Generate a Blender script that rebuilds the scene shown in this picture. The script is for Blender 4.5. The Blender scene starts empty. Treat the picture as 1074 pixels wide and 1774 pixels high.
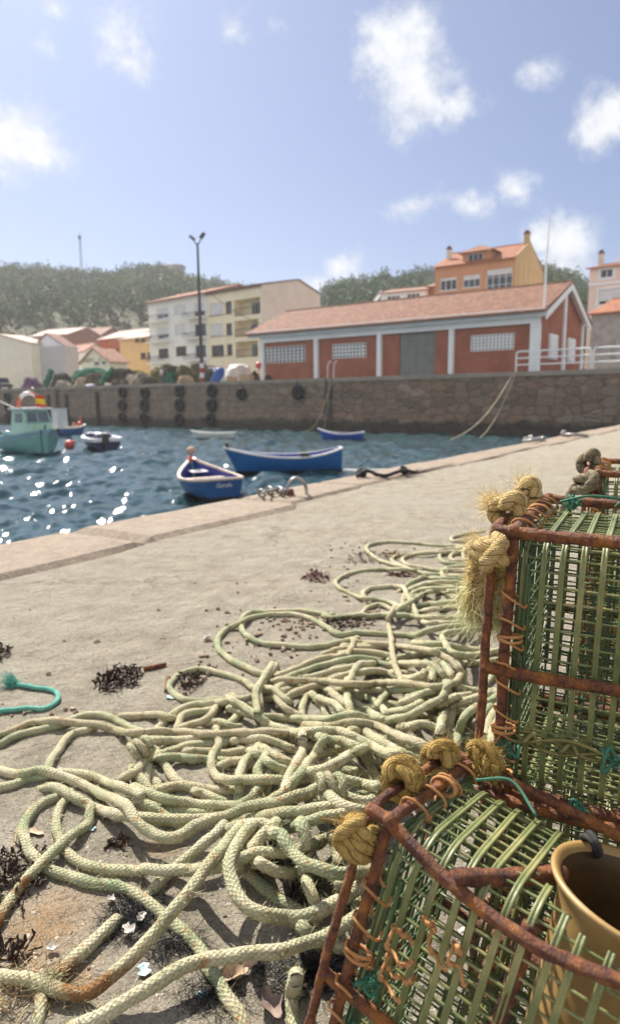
import bpy, math, random
import numpy as np
from mathutils import Vector, Matrix
random.seed(7); RNG = np.random.default_rng(11)
SC = bpy.context.scene
COL = SC.collection
# ------------------------------------------------------------------ camera geometry (metres, quay top is z = 0)
EYE = np.array([0, 0, .65]); FOC = 1183.
_p, _t = math.radians(9.31), math.radians(.58)
CF = np.array([0, math.cos(_p), -math.sin(_p)]); _u = np.array([0, math.sin(_p), math.cos(_p)]); _x = np.array([1., 0, 0])
CR = _x*math.cos(_t) - _u*math.sin(_t); CU = _u*math.cos(_t) + _x*math.sin(_t)
def ray(px, py): return CF + (px-537)/FOC*CR - (py-887)/FOC*CU
def at_d(px, py, d): return EYE + ray(px, py)*d
def at_z(px, py, z):
    r = ray(px, py); return EYE + r*((z-EYE[2])/r[2])
def on_plane(px, py, p, n):
    r = ray(px, py); return EYE + r*(np.dot(np.asarray(p)-EYE, n)/np.dot(r, n))
def proj(P):
    d = np.asarray(P)-EYE; z = d@CF
    return 537+FOC*(d@CR)/z, 887-FOC*(d@CU)/z
cd = bpy.data.cameras.new('camera'); cam = bpy.data.objects.new('camera', cd); COL.objects.link(cam)
cd.sensor_fit = 'VERTICAL'; cd.sensor_height = 36; cd.lens = 36*FOC/1774
cd.clip_start = .02; cd.clip_end = 5000
cd.dof.use_dof = True; cd.dof.focus_distance = .78; cd.dof.aperture_fstop = 7.5
cam.matrix_world = Matrix(((CR[0], CU[0], -CF[0], EYE[0]), (CR[1], CU[1], -CF[1], EYE[1]), (CR[2], CU[2], -CF[2], EYE[2]), (0, 0, 0, 1)))
SC.camera = cam
# ------------------------------------------------------------------ light
SUN_AZ, SUN_EL = math.radians(-29), math.radians(46)
sv = Vector((math.sin(SUN_AZ)*math.cos(SUN_EL), math.cos(SUN_AZ)*math.cos(SUN_EL), math.sin(SUN_EL)))
sl = bpy.data.lights.new('sun', 'SUN'); sl.energy = 5.0; sl.angle = math.radians(.5); sl.color = (1, .94, .84)
so = bpy.data.objects.new('sun', sl); COL.objects.link(so); so.rotation_euler = (-sv).to_track_quat('-Z', 'Y').to_euler()
so.location = (0, 0, 60)
vs = SC.view_settings; vs.view_transform = 'Standard'; vs.look = 'None'; vs.gamma = 1; vs.exposure = 1.0
SC.cycles.use_denoising = True; SC.cycles.max_bounces = 8; SC.cycles.transparent_max_bounces = 8
# ------------------------------------------------------------------ node helper
class NT:
    def __init__(s, tree): s.t = tree; s.n = tree.nodes; s.l = tree.links
    def add(s, typ, ins=None, **kw):
        nd = s.n.new(typ)
        for k, v in kw.items(): setattr(nd, k, v)
        for k, v in (ins or {}).items():
            if isinstance(v, bpy.types.NodeSocket): s.l.new(v, nd.inputs[k])
            else: nd.inputs[k].default_value = v
        return nd
    def math(s, op, a, b=0., c=0., clamp=False):
        nd = s.add('ShaderNodeMath', {0: a, 1: b, 2: c}, operation=op); nd.use_clamp = clamp; return nd.outputs[0]
    def vm(s, op, a, b=(0, 0, 0)):
        nd = s.add('ShaderNodeVectorMath', {0: a, 1: b}, operation=op)
        return nd.outputs['Value'] if op in ('DOT_PRODUCT', 'LENGTH', 'DISTANCE') else nd.outputs[0]
    def noise(s, vec, scale, detail=5, rough=.55, dist=0., out='Fac'):
        return s.add('ShaderNodeTexNoise', {'Vector': vec, 'Scale': scale, 'Detail': detail, 'Roughness': rough, 'Distortion': dist}).outputs[out]
    def ramp(s, fac, stops, interp='LINEAR'):
        nd = s.add('ShaderNodeValToRGB', {0: fac}); cr = nd.color_ramp; cr.interpolation = interp
        while len(cr.elements) < len(stops): cr.elements.new(.5)
        for e, (p, c) in zip(cr.elements, stops): e.position = p; e.color = (*c, 1) if len(c) == 3 else c
        return nd.outputs[0]
    def mix(s, f, a, b, blend='MIX'):
        nd = s.add('ShaderNodeMix', data_type='RGBA', blend_type=blend)
        for i, v in ((0, f), (6, a), (7, b)):
            if isinstance(v, bpy.types.NodeSocket): s.l.new(v, nd.inputs[i])
            else: nd.inputs[i].default_value = v if i == 0 else ((*v, 1) if len(v) == 3 else v)
        return nd.outputs[2]
    def step(s, v, lo, hi):
        nd = s.add('ShaderNodeMapRange', {0: v, 1: lo, 2: hi, 3: 0., 4: 1.}, interpolation_type='SMOOTHSTEP'); return nd.outputs[0]
    def bump(s, h, strength, dist, normal=None):
        i = {'Height': h, 'Strength': strength, 'Distance': dist}
        if normal is not None: i['Normal'] = normal
        return s.add('ShaderNodeBump', i).outputs[0]
def new_mat(name):
    m = bpy.data.materials.new(name); m.use_nodes = True; nt = NT(m.node_tree)
    b = m.node_tree.nodes['Principled BSDF']
    return m, nt, b
def S(r, g, b): # sRGB 0-255 -> linear
    f = lambda c: (c/255)/12.92 if c <= 10 else ((c/255+.055)/1.055)**2.4
    return (f(r), f(g), f(b))
def setin(nt, b, k, v):
    if isinstance(v, bpy.types.NodeSocket): nt.l.new(v, b.inputs[k])
    else: b.inputs[k].default_value = v if not (isinstance(v, tuple) and len(v) == 3) else (*v, 1)
def mat(name, stops, scale=4., rough=.75, bump=0., bscale=40., bdist=.01, metallic=0., detail=6, spec=.35, coord='Object', nrough=.6, dist=0.):
    """noise-mottled principled material"""
    m, nt, b = new_mat(name)
    co = nt.add('ShaderNodeTexCoord').outputs[coord]
    if isinstance(stops[0], (int, float)):
        c = tuple(stops); stops = [(.3, tuple(x*.86 for x in c)), (.7, tuple(min(1, x*1.1) for x in c))]
    setin(nt, b, 'Base Color', nt.ramp(nt.noise(co, scale, detail, nrough, dist), stops))
    b.inputs['Roughness'].default_value = rough; b.inputs['Metallic'].default_value = metallic
    b.inputs['Specular IOR Level'].default_value = spec
    if bump: setin(nt, b, 'Normal', nt.bump(nt.noise(co, bscale, 6, .65), bump, bdist))
    return m
# ------------------------------------------------------------------ mesh helper
OFF = {}
def tag(o, label=None, cat=None, group=None, kind=None):
    if label: o['label'] = label
    if cat: o['category'] = cat
    if group: o['group'] = group
    if kind: o['kind'] = kind
    return o
def thing(name, label, cat, loc=(0, 0, 0), group=None):
    o = bpy.data.objects.new(name, None); o.empty_display_size = .1; COL.objects.link(o); o.location = tuple(float(v) for v in loc); OFF[o.name] = np.array(loc, float)
    return tag(o, label, cat, group)
def nrm(v): v = np.asarray(v, float); return v/max(np.linalg.norm(v), 1e-12)
class MB:
    def __init__(s): s.v = []; s.f = []; s.uv = []; s.n = 0
    def add(s, v, f, uv=None):
        v = np.asarray(v, float).reshape(-1, 3); k = s.n
        s.v.append(v); s.n += len(v)
        if isinstance(f, np.ndarray): s.f += (f+k).tolist()
        else: s.f += [tuple(i+k for i in q) for q in f]
        s.uv.append(np.zeros((len(v), 2)) if uv is None else np.asarray(uv, float))
        return s
    def hexa(s, a, b, c, d, ext):
        e = np.asarray(ext, float); P = [np.asarray(p, float) for p in (a, b, c, d)]
        V = P+[p+e for p in P]
        return s.add(V, [(0, 3, 2, 1), (4, 5, 6, 7), (0, 1, 5, 4), (1, 2, 6, 5), (2, 3, 7, 6), (3, 0, 4, 7)])
    def box(s, c, size, ux=(1, 0, 0), uy=None, uz=(0, 0, 1)):
        ux = nrm(ux); uz = nrm(uz); uy = np.cross(uz, ux) if uy is None else nrm(uy)
        c = np.asarray(c, float); a, b, h = (np.array(size)/2)
        o = c-ux*a-uy*b-uz*h
        return s.hexa(o, o+ux*2*a, o+ux*2*a+uy*2*b, o+uy*2*b, uz*2*h)
    def quad(s, a, b, c, d, uv=None): return s.add([a, b, c, d], [(0, 1, 2, 3)], uv)
    def poly(s, pts): return s.add(pts, [tuple(range(len(pts)))])
    def prism(s, pts, ext):
        n = len(pts); P = np.asarray(pts, float); V = np.vstack([P, P+np.asarray(ext, float)])
        return s.add(V, [tuple(range(n))[::-1], tuple(range(n, 2*n))]+[(i, (i+1) % n, n+(i+1) % n, n+i) for i in range(n)])
    def tube(s, path, r, k=8, closed=False, caps=True, sec=None, up=None, rfun=None, seam=False, vid=0):
        """sec: optional (m,2) cross-section in units of metres (side, normal)"""
        P = np.asarray(path, float); n = len(P)
        if closed: T = np.roll(P, -1, 0)-np.roll(P, 1, 0)
        else: T = np.gradient(P, axis=0)
        T /= np.maximum(np.linalg.norm(T, axis=1, keepdims=True), 1e-9)
        A = np.zeros_like(P)
        if up is None:
            a = np.cross(T[0], [0, 0, 1.]);
            if np.linalg.norm(a) < .2: a = np.cross(T[0], [1., 0, 0])
            a = nrm(a)
            for i in range(n):
                a = a-T[i]*(a@T[i]); a = a/max(np.linalg.norm(a), 1e-9); A[i] = a
        else:
            A = np.cross(T, np.asarray(up, float)); A /= np.maximum(np.linalg.norm(A, axis=1, keepdims=True), 1e-9)
        B = np.cross(A, T)
        if sec is None:
            if seam: k += 1
            th = np.arange(k)/(k-1 if seam else k)*2*np.pi; sx, sy = np.cos(th), np.sin(th)
            R = np.broadcast_to(np.asarray(r, float).reshape(-1, 1) if np.ndim(r) else np.full((n, 1), r), (n, k))
            if rfun is not None:
                L = np.concatenate([[0], np.cumsum(np.linalg.norm(np.diff(P, axis=0), axis=1))])
                R = R*rfun(L[:, None], th[None, :])
        else:
            sec = np.asarray(sec, float); k = len(sec); sx, sy = sec[:, 0], sec[:, 1]; R = np.ones((n, k))
        V = P[:, None]+A[:, None]*(sx*R)[..., None]+B[:, None]*(sy*R)[..., None]
        L = np.concatenate([[0], np.cumsum(np.linalg.norm(np.diff(P, axis=0), axis=1))])
        UV = np.stack(np.broadcast_arrays(L[:, None], (np.arange(k)/(k-1 if seam else k)*(.9999 if seam else 1)+vid)[None]), -1).reshape(-1, 2)
        m = n if closed else n-1
        i = np.arange(m)[:, None]; j = np.arange(k)[None]
        if seam: j = j[:, :-1]
        i2 = (i+1) % n; j2 = (j+1) % k
        F = np.stack([i*k+j, i*k+j2, i2*k+j2, i2*k+j], -1).reshape(-1, 4)
        k0 = s.n; s.add(V.reshape(-1, 3), F, UV)
        if caps and not closed:
            s.f.append(tuple(range(k0+k-1, k0-1, -1))); s.f.append(tuple(range(k0+(n-1)*k, k0+n*k)))
        return s
    def lathe(s, c, prof, k=20, ax=(0, 0, 1)):
        ax = nrm(ax); a = np.cross(ax, [1., 0, 0]); a = nrm(a if np.linalg.norm(a) > .1 else np.cross(ax, [0, 1., 0])); b = np.cross(ax, a)
        th = np.arange(k)/k*2*np.pi; n = len(prof)
        V = np.array([[np.asarray(c)+ax*z+r*(a*math.cos(t)+b*math.sin(t)) for t in th] for r, z in prof]).reshape(-1, 3)
        i = np.arange(n-1)[:, None]; j = np.arange(k)[None]; j2 = (j+1) % k
        return s.add(V, np.stack([i*k+j, i*k+j2, (i+1)*k+j2, (i+1)*k+j], -1).reshape(-1, 4))
    def grid(s, V, uv=None, flip=False):
        V = np.asarray(V, float); n, m = V.shape[:2]
        i = np.arange(n-1)[:, None]; j = np.arange(m-1)[None]
        F = np.stack([i*m+j, i*m+j+1, (i+1)*m+j+1, (i+1)*m+j], -1).reshape(-1, 4)
        if flip: F = F[:, ::-1]
        return s.add(V.reshape(-1, 3), F, None if uv is None else np.asarray(uv).reshape(-1, 2))
    def ball(s, c, r, k=12, scale=(1, 1, 1)):
        n = k//2+1; ph = np.linspace(0, np.pi, n); th = np.arange(k)/k*2*np.pi
        V = np.stack([np.sin(ph)[:, None]*np.cos(th), np.sin(ph)[:, None]*np.sin(th), np.broadcast_to(np.cos(ph)[:, None], (n, k))], -1)*r*np.array(scale)+np.asarray(c)
        i = np.arange(n-1)[:, None]; j = np.arange(k)[None]; j2 = (j+1) % k
        return s.add(V.reshape(-1, 3), np.stack([i*k+j, (i+1)*k+j, (i+1)*k+j2, i*k+j2], -1).reshape(-1, 4))
    def fibres(s, base, dirs, length, w, bend=.3, segs=2):
        """thin tapered hairs: base (n,3), dirs (n,3) unit"""
        base = np.asarray(base, float); n = len(base)
        if n == 0: return s
        length = np.broadcast_to(np.asarray(length, float), (n,))
        rnd = RNG.normal(size=(n, 3)); side = np.cross(dirs, rnd); side /= np.maximum(np.linalg.norm(side, axis=1, keepdims=True), 1e-9)
        bv = RNG.normal(size=(n, 3))*bend
        p0 = base; p1 = base+dirs*(length*.5)[:, None]+bv*(length*.2)[:, None]; p2 = base+dirs*(length*.85)[:, None]+bv*(length*.75)[:, None]
        V = np.stack([p0-side*w, p0+side*w, p1+side*w*.8, p1-side*w*.8, p2], 1)
        k0 = np.arange(n)*5+s.n
        s.v.append(V.reshape(-1, 3)); s.n += 5*n; s.uv.append(np.zeros((5*n, 2)))
        s.f += np.stack([k0, k0+1, k0+2, k0+3], -1).tolist()+np.stack([k0+3, k0+2, k0+4], -1).tolist()
        return s
    def build(s, name, m, parent=None, label=None, cat=None, group=None, kind=None, smooth=False, origin=None, local=False):
        V = np.vstack(s.v) if s.v else np.zeros((0, 3))
        org = np.zeros(3)
        if parent is not None:
            if not local: org = OFF[parent.name]
        elif origin is not None: org = np.asarray(origin, float)
        me = bpy.data.meshes.new(name); me.from_pydata((V-org).tolist(), [], s.f); me.update()
        uv = np.vstack(s.uv); lay = me.uv_layers.new(name='UVMap')
        li = np.empty(len(me.loops), np.int32); me.loops.foreach_get('vertex_index', li)
        lay.data.foreach_set('uv', uv[li].astype(np.float32).ravel())
        if smooth: me.polygons.foreach_set('use_smooth', [True]*len(me.polygons))
        for mm in (m if isinstance(m, (list, tuple)) else [m]): me.materials.append(mm)
        o = bpy.data.objects.new(name, me); COL.objects.link(o)
        if parent is not None: o.parent = parent; OFF[o.name] = OFF[parent.name]
        else: o.location = org; OFF[o.name] = org
        return tag(o, label, cat, group, kind)
def catmull(P, step):
    P = np.asarray(P, float)
    if len(P) < 3:
        n = max(2, int(np.linalg.norm(P[-1]-P[0])/step)+1); t = np.linspace(0, 1, n)[:, None]; return P[0]*(1-t)+P[-1]*t
    Q = np.vstack([2*P[0]-P[1], P, 2*P[-1]-P[-2]]); out = []
    for i in range(1, len(Q)-2):
        a, b, c, d = Q[i-1:i+3]; n = max(2, int(np.linalg.norm(c-b)/step)+1); t = np.linspace(0, 1, n, endpoint=False)[:, None]
        out.append(.5*(2*b+(c-a)*t+(2*a-5*b+4*c-d)*t*t+(3*b-a-3*c+d)*t**3))
    return np.vstack(out+[P[-1:]])
def resample(P, step):
    L = np.concatenate([[0], np.cumsum(np.linalg.norm(np.diff(P, axis=0), axis=1))])
    n = max(3, int(L[-1]/step)+1); s = np.linspace(0, L[-1], n)
    return np.stack([np.interp(s, L, P[:, i]) for i in range(P.shape[1])], -1)
def smooth1(z, k):
    if k < 1: return z
    w = np.hanning(2*k+3)[1:-1]; w /= w.sum()
    return np.convolve(np.pad(z, k, mode='edge'), w, 'valid')
def snoise(P, f, seed=0, octs=3):
    """cheap smooth noise from random sines, about -1..1"""
    r = np.random.default_rng(seed); P = np.asarray(P, float); out = 0; amp = 1; tot = 0
    for o in range(octs):
        for _ in range(4):
            d = nrm(r.normal(size=P.shape[-1]))*f*(.7+.6*r.random()); out = out+amp*np.sin(P@d+r.random()*6.28)
        tot += amp*2.2; amp *= .5; f *= 2.1
    return out/tot
# ------------------------------------------------------------------ sky with scattered clouds (world, by direction)
W = bpy.data.worlds.new('World'); SC.world = W; W.use_nodes = True
nt = NT(W.node_tree); nt.n.clear()
sky = nt.add('ShaderNodeTexSky', sky_type='NISHITA', sun_disc=False, sun_elevation=SUN_EL, sun_rotation=SUN_AZ)
sky.air_density = 1.0; sky.dust_density = 1.6; sky.ozone_density = 2.2
D = nt.add('ShaderNodeTexCoord').outputs['Generated']
n1 = nt.noise(D, 9., 7, .6); n2 = nt.noise(D, 34., 5, .6)
#          px   py   rx   ry  density
CL = [(690, 85, 62, 62, 1), (655, 75, 40, 40, 1), (720, 150, 70, 62, 1), (700, 120, 60, 60, 1), (790, 178, 38, 30, .8), (708, 28, 26, 24, .75),
      (640, 110, 30, 34, .9), (1050, 208, 62, 44, 1), (1030, 225, 42, 30, .9), (905, 138, 42, 24, .68), (15, 240, 92, 56, 1), (-40, 220, 80, 60, 1), (70, 272, 60, 32, .95), (5, 195, 30, 26, .7),
      (200, 60, 52, 52, .62), (205, 95, 50, 26, .72), (215, 20, 26, 26, .5), (75, 68, 24, 22, .5), (402, 40, 30, 26, .72), (420, 60, 22, 16, .6), (490, 46, 20, 14, .35), (90, 4, 30, 14, .5),
      (720, 362, 62, 22, .72), (820, 362, 34, 26, .7), (905, 318, 36, 24, .6), (985, 420, 46, 48, .95), (950, 410, 36, 30, .8), (960, 470, 60, 30, .8), (600, 475, 32, 22, .7), (560, 500, 50, 18, .6), (252, 357, 18, 12, .35)]
Dw = nt.vm('ADD', nt.vm('ADD', D, nt.vm('MULTIPLY', nt.vm('SUBTRACT', nt.noise(D, 7., 3, .5, out='Color'), (.5, .5, .5)), (.075, .075, .075))), nt.vm('MULTIPLY', nt.vm('SUBTRACT', nt.noise(D, 26., 4, .6, out='Color'), (.5, .5, .5)), (.035, .035, .035)))
acc = None
for px, py, rx, ry, de in CL:
    c = nrm(ray(px, py)); r = nrm(np.cross(c, [0, 0, 1])); u = np.cross(r, c)
    sx = FOC/rx; sy = FOC/ry
    a = nt.vm('DOT_PRODUCT', Dw, tuple(r*sx)); b = nt.vm('DOT_PRODUCT', Dw, tuple(u*sy)); w = nt.vm('DOT_PRODUCT', D, tuple(c))
    d2 = nt.math('ADD', nt.math('MULTIPLY', a, a), nt.math('MULTIPLY', b, b))
    v = nt.math('MULTIPLY', nt.math('SUBTRACT', 1.30, nt.math('SQRT', d2)), de)
    v = nt.math('MULTIPLY', v, nt.math('GREATER_THAN', w, .3))
    acc = v if acc is None else nt.math('SMOOTH_MAX', acc, v, .12)
# general small cumulus away from the photographed part, so the sky is not empty there
fld = nt.math('ADD', acc, nt.math('MULTIPLY', nt.math('SUBTRACT', n1, .5), 1.5))
fld = nt.math('ADD', fld, nt.math('MULTIPLY', nt.math('SUBTRACT', n2, .5), .8))
n3 = nt.noise(D, 110., 4, .65); fld = nt.math('ADD', fld, nt.math('MULTIPLY', nt.math('SUBTRACT', n3, .5), .55)); mask = nt.step(fld, .10, 1.05)
skyc = nt.mix(1., sky.outputs[0], (.70, .90, 1.28), 'MULTIPLY')
# thin high veil of cirrus, brighter towards the sun
veil = nt.math('ADD', .04, nt.math('MULTIPLY', nt.step(nt.vm('DOT_PRODUCT', D, tuple(sv)), .2, 1.), .26))
skyc = nt.mix(veil, skyc, (6.2, 6.3, 6.7))
cloudc = nt.mix(nt.step(nt.math('ADD', fld, nt.math('MULTIPLY', nt.math('SUBTRACT', n2, .5), 2.2)), .25, 1.5), (8.6, 9.1, 10.0), (11.3, 11.5, 11.8))
sxyz = nt.add('ShaderNodeSeparateXYZ', {0: D})
fill_clouds = nt.math('MULTIPLY', nt.step(nt.noise(D, 2.6, 6, .6), .38, .58), nt.math('MULTIPLY', nt.step(sxyz.outputs[1], .10, -.25), nt.step(sxyz.outputs[2], -.02, .06)))   # bright unseen clouds behind the camera, added as fill light
skyc = nt.mix(fill_clouds, skyc, (15., 14.7, 14.2))
bg = nt.add('ShaderNodeBackground', {'Color': nt.mix(nt.math('MULTIPLY', mask, .92), skyc, cloudc), 'Strength': .0425})
nt.l.new(bg.outputs[0], nt.add('ShaderNodeOutputWorld').inputs[0])
W.cycles.sampling_method = 'MANUAL'; W.cycles.sample_map_resolution = 512
# ------------------------------------------------------------------ materials
def concrete_mat():
    m, nt, b = new_mat('quay_concrete'); co = nt.add('ShaderNodeTexCoord').outputs['Object']
    big = nt.noise(co, 1.3, 5, .6); mid = nt.noise(co, 9, 6, .65); fine = nt.noise(co, 120, 4, .7)
    c = nt.ramp(mid, [(.25, (.215, .183, .135)), (.5, (.36, .315, .24)), (.75, (.47, .42, .335))])
    c = nt.mix(nt.step(big, .45, .7), c, (.385, .35, .28))
    ag = nt.add('ShaderNodeTexVoronoi', {'Vector': co, 'Scale': 95., 'Randomness': 1.})
    c = nt.mix(nt.math('MULTIPLY', nt.step(ag.outputs['Distance'], .32, .12), .75), c, nt.ramp(ag.outputs['Color'], [(0, (.13, .11, .09)), (.4, (.29, .255, .21)), (.75, (.44, .40, .34)), (1, (.55, .51, .45))]))
    c = nt.mix(nt.math('MULTIPLY', nt.step(fine, .57, .70), .6), c, (.13, .11, .085))
    for (px, py, r) in ((95, 1590, .10), (40, 1640, .07), (285, 1462, .045), (130, 1700, .05)):
        p = at_z(px, py, 0); d = nt.vm('DISTANCE', co, tuple(p))
        dn = nt.math('ADD', d, nt.math('MULTIPLY', nt.math('SUBTRACT', nt.noise(co, 22, 6, .7), .5), .12))
        c = nt.mix(nt.math('MULTIPLY', nt.step(dn, r, r*.1), .42), c, (.42, .23, .08))
    ag2 = nt.add('ShaderNodeTexVoronoi', {'Vector': co, 'Scale': 260., 'Randomness': 1.})
    c = nt.mix(nt.math('MULTIPLY', nt.step(ag2.outputs['Distance'], .42, .2), .6), c, nt.ramp(ag2.outputs['Color'], [(0, (.12, .10, .08)), (.3, (.32, .28, .22)), (.7, (.50, .45, .38)), (1, (.66, .62, .56))]))
    crd = nt.add('ShaderNodeTexVoronoi', {'Vector': nt.vm('ADD', co, nt.vm('MULTIPLY', nt.noise(co, 3.5, 6, .7, out='Color'), (.45, .45, .45))), 'Scale': .62}, feature='DISTANCE_TO_EDGE').outputs['Distance']
    crk = nt.math('MULTIPLY', nt.step(crd, .007, .001), nt.step(nt.noise(co, 1.1, 3), .46, .56)); c = nt.mix(nt.math('MULTIPLY', crk, .3), c, (.12, .10, .08))
    h = nt.math('ADD', nt.math('MULTIPLY', nt.noise(co, 38, 8, .72), 1.), nt.math('MULTIPLY', nt.math('SUBTRACT', 1, ag.outputs['Distance']), .35))
    h = nt.math('ADD', h, nt.math('MULTIPLY', fine, .35)); h = nt.math('SUBTRACT', nt.math('ADD', h, nt.math('MULTIPLY', nt.math('SUBTRACT', 1, ag2.outputs['Distance']), .16)), nt.math('MULTIPLY', crk, .4))
    nrmv = nt.bump(h, 1., .014); nrmv = nt.bump(nt.noise(co, 16, 7, .72), 1., .030, nrmv); nrmv = nt.bump(nt.noise(co, 4, 3, .6), .5, .03, nrmv)
    setin(nt, b, 'Base Color', c); setin(nt, b, 'Normal', nrmv); b.inputs['Roughness'].default_value = .9; b.inputs['Specular IOR Level'].default_value = .25
    return m
def granite_mat():
    m, nt, b = new_mat('granite'); co = nt.add('ShaderNodeTexCoord').outputs['Object']
    oi = nt.add('ShaderNodeObjectInfo').outputs['Random']
    c = nt.ramp(nt.noise(co, 14, 7, .7), [(.3, (.115, .085, .06)), (.48, (.235, .18, .128)), (.7, (.35, .285, .205))])
    c = nt.mix(nt.math('MULTIPLY', oi, .5), c, (.30, .20, .15))
    c = nt.mix(nt.step(nt.noise(co, 3, 5, .6), .5, .75), c, (.28, .235, .175))
    sp = nt.add('ShaderNodeTexVoronoi', {'Vector': co, 'Scale': 130.})
    c = nt.mix(.35, c, nt.ramp(sp.outputs['Color'], [(0, (.07, .05, .04)), (.3, (.25, .19, .14)), (1, (.42, .35, .27))]))
    setin(nt, b, 'Base Color', c); setin(nt, b, 'Normal', nt.bump(nt.noise(co, 24, 8, .74), 1., .016)); b.inputs['Roughness'].default_value = .85
    return m
def rust_mat(name='rusty_iron', dark=1.):
    m, nt, b = new_mat(name); co = nt.add('ShaderNodeTexCoord').outputs['Object']
    n = nt.noise(co, 75, 8, .78); big = nt.noise(co, 17, 5, .65)
    c = nt.ramp(n, [(.30, (.022*dark, .011*dark, .011*dark)), (.44, (.12*dark, .043*dark, .028*dark)), (.55, (.25*dark, .085*dark, .035*dark)), (.68, (.47*dark, .20*dark, .06*dark))])
    c = nt.mix(nt.step(big, .50, .64), c, nt.ramp(n, [(.3, (.26*dark, .08*dark, .014*dark)), (.7, (.56*dark, .22*dark, .04*dark))]))
    setin(nt, b, 'Base Color', c); setin(nt, b, 'Roughness', nt.ramp(n, [(.3, (.42,)*3), (.7, (.9,)*3)]))
    h = nt.math('ADD', nt.noise(co, 260, 6, .7), nt.math('MULTIPLY', nt.noise(co, 90, 4, .6), 1.4))
    setin(nt, b, 'Normal', nt.bump(h, 1., .006)); b.inputs['Specular IOR Level'].default_value = .5
    return m
def rope_mat(name, c0, c1, c2, rustc, per=.0074, rust_at=(), nb=8):
    m, nt, b = new_mat(name); tc = nt.add('ShaderNodeTexCoord'); co = tc.outputs['Object']; uv = nt.add('ShaderNodeSeparateXYZ', {0: tc.outputs['UV']})
    u, v = uv.outputs[0], uv.outputs[1]
    n = nt.noise(co, 16, 5, .6); f = nt.noise(co, 150, 4, .7)
    sid = nt.add('ShaderNodeTexWhiteNoise', {'W': nt.math('FLOOR', v)}, noise_dimensions='1D').outputs['Value']
    c = nt.ramp(nt.math('ADD', n, nt.math('MULTIPLY', nt.math('SUBTRACT', sid, .5), .22)), [(.3, c1), (.5, c0), (.7, c2)])
    c = nt.mix(nt.math('MULTIPLY', nt.step(sid, .62, .95), .30), c, tuple(a_*.55+b_*.3 for a_, b_ in zip(rustc, c1)))
    c = nt.mix(nt.math('MULTIPLY', nt.step(nt.noise(co, 7, 5, .65), .52, .68), .55), c, tuple(x*.62 for x in c1)); c = nt.mix(nt.math('MULTIPLY', nt.step(nt.noise(co, 11, 5, .7), .56, .72), .5), c, tuple(a_*.5+b_*.5 for a_, b_ in zip(rustc, c0)))
    c = nt.mix(nt.math('MULTIPLY', nt.step(f, .52, .72), .5), c, tuple(x*.5 for x in c1))
    c = nt.mix(nt.math('MULTIPLY', nt.step(nt.noise(co, 75, 3, .6), .60, .69), .8), c, rustc)
    for p, r in rust_at:
        d = nt.math('ADD', nt.vm('DISTANCE', co, tuple(p)), nt.math('MULTIPLY', nt.math('SUBTRACT', nt.noise(co, 60, 4), .5), .05))
        c = nt.mix(nt.math('MULTIPLY', nt.step(d, r, r*.35), .85), c, (.25, .095, .025))
    # plaited strands: two crossing sets of helices, alternately over and under
    a1 = nt.math('ADD', nt.math('MULTIPLY', v, nb), nt.math('DIVIDE', u, per)); b1 = nt.math('SUBTRACT', nt.math('MULTIPLY', v, nb), nt.math('DIVIDE', u, per))
    wob = nt.math('MULTIPLY', nt.math('SUBTRACT', nt.noise(co, 60, 3), .5), .35); a1 = nt.math('ADD', a1, wob); b1 = nt.math('ADD', b1, wob)
    ck = nt.math('MODULO', nt.math('ADD', nt.math('FLOOR', a1), nt.math('ADD', nt.math('FLOOR', b1), 400)), 2.)
    ck = nt.math('GREATER_THAN', ck, .5)
    sa = nt.math('SINE', nt.math('MULTIPLY', nt.math('FRACT', a1), math.pi)); sb = nt.math('SINE', nt.math('MULTIPLY', nt.math('FRACT', b1), math.pi))
    over = nt.math('ADD', nt.math('MULTIPLY', ck, sa), nt.math('MULTIPLY', nt.math('SUBTRACT', 1, ck), sb))
    end_ = nt.math('ADD', nt.math('MULTIPLY', ck, sb), nt.math('MULTIPLY', nt.math('SUBTRACT', 1, ck), sa))
    h0 = nt.math('MULTIPLY', nt.math('POWER', over, .6), nt.math('ADD', .45, nt.math('MULTIPLY', end_, .55)))
    c = nt.mix(nt.math('MULTIPLY', nt.step(nt.math('ADD', h0, nt.math('MULTIPLY', nt.math('SUBTRACT', f, .5), .5)), .34, .06), .34), c, tuple(x*.45 for x in c1))
    fibd = nt.math('SINE', nt.math('ADD', nt.math('MULTIPLY', nt.math('ADD', nt.math('MULTIPLY', ck, a1), nt.math('MULTIPLY', nt.math('SUBTRACT', 1, ck), b1)), 26.), nt.math('MULTIPLY', f, 6)))
    setin(nt, b, 'Base Color', c); b.inputs['Roughness'].default_value = .88; b.inputs['Specular IOR Level'].default_value = .15
    hh = nt.math('ADD', nt.math('ADD', nt.math('MULTIPLY', h0, 1.), nt.math('MULTIPLY', fibd, .10)), nt.math('MULTIPLY', nt.noise(co, 420, 4, .75), .9))
    setin(nt, b, 'Normal', nt.bump(hh, 1., .0022))
    return m
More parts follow.
